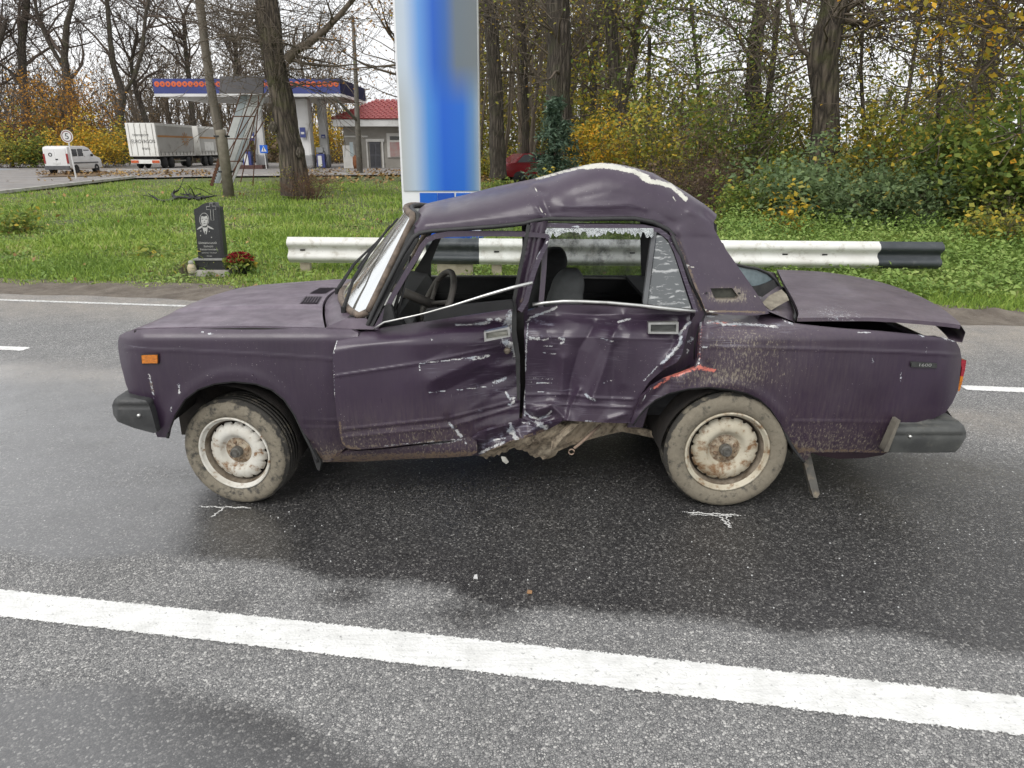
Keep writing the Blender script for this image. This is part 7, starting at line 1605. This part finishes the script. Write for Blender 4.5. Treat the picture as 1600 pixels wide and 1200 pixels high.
# small plants on the lawn
B('pale rosette weed in the lawn left of the gravestone', 245, 405, 11.4, 0.45, 0.16, 120, L_GREEN, 0.10, 81, 'weed', 6, 'plant'); B('clump of low green weeds at the left edge of the lawn', 32, 368, 15, 1.1, 0.35, 700, L_GREEN, 0.09, 82, 'weed', 14, 'plant')
B('tuft of tall grass left of the gravestone foot', 292, 430, 9.8, 0.3, 0.28, 160, L_GREEN, 0.14, 83, 'weed', 20, 'plant', aspect=0.1)

# left tree line: big bare oaks
OK = dict(lev=4, wob=0.20, lift=0.05, spread=0.62, kids=[0, 3, 4, 4], rmin=0.022, elev=0.75, fuzz=0.6)
oak = lambda label, poly, Y, w, seed, cnt=9, L=7.0, lv=0, lm=None, stems=(): tree(label, poly, Y, w, seed, (cnt, L, 0.17), OK, lv, lm, 0.16, 'bare_oak', BARK_D, TWIG_D, stems=stems, frac=(0.45, 1.0), n=10)
oak('bare oak at the far left edge behind the white van', [(48, 268), (42, 200), (36, 130), (34, 70), (42, 0), (45, -60)], 78, [20, 16, 14, 13, 11, 8], 91, 16, 8, 300, L_BROWN, (([(38, 140), (15, 110), (-10, 95), (-40, 60)], [8, 7, 5, 3]),))
oak('bare forked oak rising above the orange leaves', [(120, 268), (116, 200), (106, 140), (100, 90), (104, 40), (120, -20)], 78, [18, 16, 14, 12, 10, 6], 92, 16, 8, 200, L_BROWN, (([(102, 110), (78, 70), (60, 30), (50, -20)], [8, 7, 6, 4]),))
oak('bare oak with winding limbs above the trailer', [(188, 268), (186, 200), (192, 150), (178, 105), (172, 60), (168, 10), (160, -50)], 80, [16, 14, 12, 10, 8, 7, 5], 93, 16, 8, 200, L_BROWN, (([(192, 150), (210, 120), (222, 80), (228, 20), (240, -40)], [9, 8, 7, 6, 4]),))
oak('slim bare oak between the trailer and the canopy', [(236, 268), (232, 200), (212, 140), (205, 100), (215, 50)], 86, [11, 10, 9, 7, 5], 94, 14, 7)
oak('bare tree with rusty leaf remnants left of the leaning pole', [(300, 268), (302, 200), (296, 130), (290, 80), (286, 20)], 88, [12, 10, 9, 7, 5], 95, 16, 6.5, 900, L_BROWN)
oak('bare tree seen between the leaning pole and the old tree', [(372, 268), (376, 190), (370, 120), (368, 60)], 92, [11, 10, 8, 6], 96, 12, 6, 500, L_BROWN)
oak('bare oak leaning in from beyond the left edge', [(-40, 268), (-30, 190), (-20, 130), (-4, 80), (10, 30)], 76, [18, 16, 13, 10, 7], 97, 12, 8)
tree('orange-leaved tree behind the round speed sign', [(118, 268), (112, 235), (104, 205), (96, 175), (90, 150)], 70, [9, 8, 7, 6, 4], 101, (34, 3.2, 0.06), opt(lev=3, kids=[0, 4, 4], rmin=0.018, elev=0.05, fuzz=0.45), 4200, L_OR, 0.22, 'autumn_tree', BARK_D, TWIG_D)
tree('small orange tree at the left edge', [(20, 268), (18, 235), (14, 205), (8, 190)], 68, [7, 6, 5, 4], 102, (24, 2.2, 0.05), opt(lev=3, rmin=0.018, elev=0.1, fuzz=0.45), 1400, L_OR, 0.2, 'autumn_tree', BARK_D, TWIG_D)
for k, (lb, u, Y, w, h, n_, m_) in enumerate((('yellow-green shrub at the left edge by the far road', 15, 66, 7, 3.6, 2800, L_MIX), ('brownish shrub behind the white van', 70, 67, 7, 3.2, 2600, L_GREEN), ('golden shrub right of the white van', 150, 66, 6.5, 4.6, 3600, L_YEL), ('olive shrub left of the trailer', 186, 72, 6, 4.2, 2600, L_MIX),
        ('tall olive thicket behind the orange tree', 110, 84, 12, 8.5, 5200, L_MIX), ('yellow tree-like shrub between canopy and kiosk', 532, 84, 8, 6.5, 4200, L_YEL), ('olive thicket behind the trailer', 215, 92, 14, 6, 3600, L_BROWN), ('brown thicket behind the canopy', 330, 96, 18, 8, 4600, L_BROWN), ('brown thicket left of the orange tree', 40, 90, 14, 9, 4200, L_BROWN), ('green thicket behind the canopy columns', 440, 96, 14, 6, 3800, L_MIX))):
    B(lb, u, 266, Y, w, h, n_, m_, 0.22, 110+k, 'thicket', 40, depth=5, stemmat=TWIG_D)
# far wood: one brown-grey mass of stems behind everything
L_WOOD = leaf_mat('wood_leaves', [(0.0, (0.10, 0.095, 0.05)), (0.5, (0.20, 0.18, 0.07)), (0.85, (0.36, 0.30, 0.08)), (1.0, (0.55, 0.40, 0.08))])
def far_wood():
    rng = np.random.default_rng(77); segs, tips = [], []
    for k in range(330):
        right = k > 170
        wing = k >= 260
        if right: Y = rng.uniform(34, 70); u = rng.uniform(745, 985) if k < 225 else rng.uniform(1000, 1700); h = rng.uniform(9, 19) if u < 960 else rng.uniform(3, 6.5)
        else: Y = rng.uniform(95, 135); u = rng.uniform(-150, 560) if k < 150 else rng.uniform(560, 760); h = rng.uniform(7, 13) if k < 150 else rng.uniform(4, 7)
        
        if wing: u = rng.uniform(1700, 3000) if k % 3 else rng.uniform(-1300, -150); Y = rng.uniform(30, 60) if k % 3 else rng.uniform(80, 120); h = rng.uniform(6, 14)
        x = (u-800)/FPX*Y*1.02; r = rng.uniform(0.06, 0.2)*(1 if right else 1.5)
        p = np.array([x, Y, 0.0]); d = np.array([rng.normal()*0.05, 0, 1.0]); o = dict(wob=0.05, lift=0.06, spread=0.6, kids=[0, 3, 5 if right else 7], rmin=0.012 if right else 0.03)
        branch(p, d, h, r, 3, rng, segs, tips, o)
    tv, tf = tube_mesh(segs); root = empty('far_wood'); root['kind'] = 'stuff'; root['label'] = 'distant leafless wood filling the horizon behind the bank'
    mk('stems', tv, tf, TWIG, root, True)
    tp = np.array(tips); n_ = 30000; c = tp[rng.integers(0, len(tp), n_)]+rng.normal(size=(n_, 3))*0.5; c = c[c[:, 2] > 0.3]
    far_ = c[:, 1] > 90
    for nm, cc, mt, sz in (('leaves', c[~far_], L_MIX, 0.16), ('leaves', c[far_], L_BROWN, 0.34)):
        lv, lf, lr = leaf_quads(cc, sz, rng); mk(nm, lv, lf, mt, root, False, {'rnd': lr})
    # low undergrowth closing the foot of the wood
    n_ = 38000; Y = rng.uniform(26, 60, n_); u = np.where(rng.random(n_) < 0.78, rng.uniform(740, 1750, n_), rng.uniform(1750, 3000, n_)); Y = np.where(u < 900, np.maximum(Y, 44), Y); z = np.abs(rng.normal(size=n_))*0.7
    lv, lf, lr = leaf_quads(np.stack([(u-800)/FPX*Y*1.02, Y, z], -1), 0.16, rng); mk('undergrowth', lv, lf, L_MIX, root, False, {'rnd': lr})
    n_ = 26000; Y = rng.uniform(46, 75, n_); u = np.where(rng.random(n_) < 0.8, rng.uniform(735, 965, n_), rng.uniform(960, 1110, n_)); z = np.where(u < 965, 17, 6)*rng.random(n_)**1.2
    lv, lf, lr = leaf_quads(np.stack([(u-800)/FPX*Y*1.02, Y, z], -1), 0.34, rng); mk('understorey', lv, lf, L_WOOD, root, False, {'rnd': lr})
    n_ = 28000; Y = rng.uniform(88, 120, n_); u = np.where(rng.random(n_) < 0.85, rng.uniform(-200, 760, n_), rng.uniform(-1300, -200, n_)); z = np.abs(rng.normal(size=n_))*1.6
    lv, lf, lr = leaf_quads(np.stack([(u-800)/FPX*Y*1.02, Y, z], -1), 0.5, rng); mk('undergrowth', lv, lf, L_BROWN, root, False, {'rnd': lr})
far_wood()

# ================================================================ grass, ground cover, fallen leaves
def grass():
    rng = np.random.default_rng(5)
    n1, n2 = 190000, 170000
    # near bank
    def samp(n, y0, y1, pw):
        Y = y0+(y1-y0)*rng.random(n)**pw; u = np.where(rng.random(n) < 0.86, rng.uniform(-150, 1750, n), rng.choice([-1, 1], n)*rng.uniform(950, 1700, n)+800); X = (u-800)/FPX*Y*1.03; return X, Y
    X1, Y1 = samp(n1, 7.0, 14, 1.25); X2, Y2 = samp(n2, 12, 40, 1.5)
    X = np.concatenate([X1, X2]); Y = np.concatenate([Y1, Y2]); near = np.arange(len(X)) < n1
    cc = X*ROAD_N[0]+Y*ROAD_N[1]-EDGE_C
    den = np.sin(X*1.7+Y*0.6)+np.sin(X*0.6-Y*1.9)+np.sin(X*3.3+Y*2.7)*0.6
    fcp = [tuple(p) for p in fc]
    ok = (cc > 0.32+0.10*np.sin(X*4)+0.07*np.sin(X*11)) & (rng.random(len(X)) < 0.72+0.16*den) & ~in_poly(X, Y, fcp)
    ok &= ~((X > 1.5+0.12*(Y-12)) & (Y > 17.5)) | (rng.random(len(X)) < 0.35)
    X, Y, near, den, cc = X[ok], Y[ok], near[ok], den[ok], cc[ok]; n = len(X); Z = ground_z(X, Y)
    h = np.where(near, 0.065, 0.10)*(0.5+rng.random(n))*(1+0.22*den)*np.clip(0.35+cc*0.6, 0.35, 1); w = np.where(near, 0.0065, 0.013)*(0.7+0.6*rng.random(n))
    a = rng.random(n)*6.28; lean = (0.25+0.6*rng.random(n))*h; la = rng.random(n)*6.28
    sx, sy = np.cos(a)*w, np.sin(a)*w
    b0 = np.stack([X-sx, Y-sy, Z-0.01], -1); b1 = np.stack([X+sx, Y+sy, Z-0.01], -1)
    m0 = np.stack([X+0.35*lean*np.cos(la)-sx*0.7, Y+0.35*lean*np.sin(la)-sy*0.7, Z+h*0.6], -1); m1 = m0+np.stack([sx*1.4, sy*1.4, 0*sx], -1)
    t = np.stack([X+lean*np.cos(la), Y+lean*np.sin(la), Z+h], -1)
    v = np.stack([b0, b1, m1, m0, t], 1).reshape(-1, 3); i = np.arange(n)*5
    q = np.stack([i, i+1, i+2, i+3], -1); tr = np.stack([i+3, i+2, i+4, i+4], -1)
    rv = np.clip(0.46-0.15*den+0.14*np.sin(X*0.9-1.3)*np.sin(Y*1.3+0.4)+rng.normal(size=n)*0.24+0.12*np.sin(X*0.5+1)*np.sin(Y*0.7), 0, 1)
    me_f = [*map(tuple, q.tolist()), *[(a_, b_, c_) for a_, b_, c_, _ in tr.tolist()]]
    return v, me_f, np.repeat(rv, 5)
GM = leaf_mat('grass_blades', [(0.0, (0.15, 0.24, 0.045)), (0.4, (0.28, 0.40, 0.07)), (0.75, (0.40, 0.50, 0.12)), (1.0, (0.46, 0.42, 0.20))], 0.3)
v, f, r = grass()
tag(mk('grass', v, f, GM, None, False, {'rnd': r}), 'green lawn grass covering the roadside bank', kind='stuff')
def cover():
    """nettle-like leafy cover on the bank at the right, clover on the lawn"""
    rng = np.random.default_rng(15); C_ = []
    for k in range(8200):
        Y = rng.uniform(8.2, 16.5) if k < 5200 else rng.uniform(12, 26); u = rng.uniform(1120, 1720) if k < 2500 else rng.uniform(-50, 1150)
        X = (u-800)/FPX*Y*1.03; c = X*ROAD_N[0]+Y*ROAD_N[1]-EDGE_C
        if c < 0.45: continue
        big = u > 1120; hh = ((0.16+0.05*max(0, Y-9)) if big else 0.05)*rng.uniform(0.5, 1.3)*min(1, c*0.9); n = 14 if big else 8
        C_.append(np.array([X, Y, ground_z(X, Y)])+np.stack([rng.normal(size=n)*0.10, rng.normal(size=n)*0.10, rng.uniform(0.3, 1, n)*hh], -1))
    c = np.concatenate(C_); lv, lf, lr = leaf_quads(c, 0.065, rng, up=1.2, aspect=0.55)
    pn = np.sin(lv[::4, 0]*1.9+lv[::4, 1]*1.1)+np.sin(lv[::4, 0]*0.8-lv[::4, 1]*2.3)+0.7*np.sin(lv[::4, 0]*4.1+lv[::4, 1]*3.3)
    return lv, lf, np.clip(lr*0.6+0.25+0.13*np.repeat(pn, 4), 0, 1)
v, f, r = cover()
tag(mk('ground_cover', v, f, leaf_mat('weed_leaves', [(0.0, (0.12, 0.20, 0.05)), (0.6, (0.23, 0.34, 0.08)), (1.0, (0.37, 0.46, 0.14))], 0.25), None, False, {'rnd': r}), 'leafy green weeds spreading over the bank', kind='stuff')
def litter():
    rng = np.random.default_rng(25); n = 5200; Y = rng.uniform(8.2, 40, n); u = rng.uniform(-100, 1700, n); X = (u-800)/FPX*Y*1.03
    wood = (u > 745) & (Y > 17); n2 = 9000
    Y2 = rng.uniform(18, 46, n2); u2 = rng.uniform(700, 1650, n2); X2 = (u2-800)/FPX*Y2*1.03
    n3 = 1100; u3 = rng.uniform(480, 760, n3); Y3 = rng.uniform(37, 60, n3); X3 = (u3-800)/FPX*Y3*1.03
    n4 = 900; g4 = np.array([G(u_, v_)[:2] for u_, v_ in zip(rng.uniform(60, 330, n4), rng.normal(273, 2.5, n4))])
    X = np.concatenate([X[:900], X2, X3, g4[:, 0]]); Y = np.concatenate([Y[:900], Y2, Y3, g4[:, 1]]); c = X*ROAD_N[0]+Y*ROAD_N[1]-EDGE_C
    ok = c > 0.3; X, Y = X[ok], Y[ok]; Z = np.maximum(ground_z(X, Y), np.where(Y > 36, 0.06, -1))+rng.uniform(0.02, 0.07, len(X))
    sz = np.where(Y < 17, 0.085, np.where(Y < 36, 0.12, 0.2))
    lv, lf, lr = leaf_quads(np.stack([X, Y, Z], -1), sz, rng, up=2.0, aspect=0.75); return lv, lf, lr
v, f, r = litter()
tag(mk('fallen_leaves', v, f, leaf_mat('litter', [(0.0, (0.13, 0.08, 0.045)), (0.5, (0.27, 0.17, 0.08)), (1.0, (0.46, 0.30, 0.10))], 0.1), None, False, {'rnd': r}), 'yellow and brown fallen leaves strewn over the ground', kind='stuff')
# grit and glass crumbs on the road
rng = np.random.default_rng(35); n = 260; u = rng.uniform(0, 1600, n); vv_ = rng.uniform(640, 960, n); g = np.array([G(a, b) for a, b in zip(u, vv_)])
cub = np.array([(-1, -1, 0), (1, -1, 0), (1, 1, 0), (-1, 1, 0), (-0.7, -0.6, 1), (0.6, -0.7, 1.1), (0.7, 0.6, 0.9), (-0.6, 0.7, 1)], float); s = rng.uniform(0.0012, 0.0034, n)
v = (g[:, None]+cub[None]*s[:, None, None]).reshape(-1, 3); k = np.arange(n)[:, None, None]*8
f = (np.array([(0, 1, 5, 4), (1, 2, 6, 5), (2, 3, 7, 6), (3, 0, 4, 7), (4, 5, 6, 7)])[None]+k).reshape(-1, 4)
tag(mk('glass_crumbs', v, f, M('crumb', (0.55, 0.56, 0.55), (0.35, 0.35, 0.34), 30, 0.4)), 'tiny crumbs of glass and grit scattered on the asphalt', kind='stuff')
def flake(u, v, pts, mat, name, label, cat):
    g = G(u, v); tag(MB().prism([(g[0]+x, g[1]+y) for x, y in pts], 'z', 0.004, 0.009).build(name, mat), label, cat)
flake(743, 903, [(-0.008, -0.012), (0.010, -0.016), (0.006, 0.014), (-0.004, 0.010)], M_WHT, 'paint_flake', 'tiny white flake on the wet asphalt in front of the doors', 'debris')
flake(827, 927, [(-0.010, -0.008), (0.010, -0.010), (0.012, 0.006), (-0.006, 0.012)], M('orange_bit', (0.35, 0.2, 0.1), (0.25, 0.14, 0.07), 20, 0.7), 'plastic_shard', 'small orange-brown shard on the asphalt near the white line', 'debris')
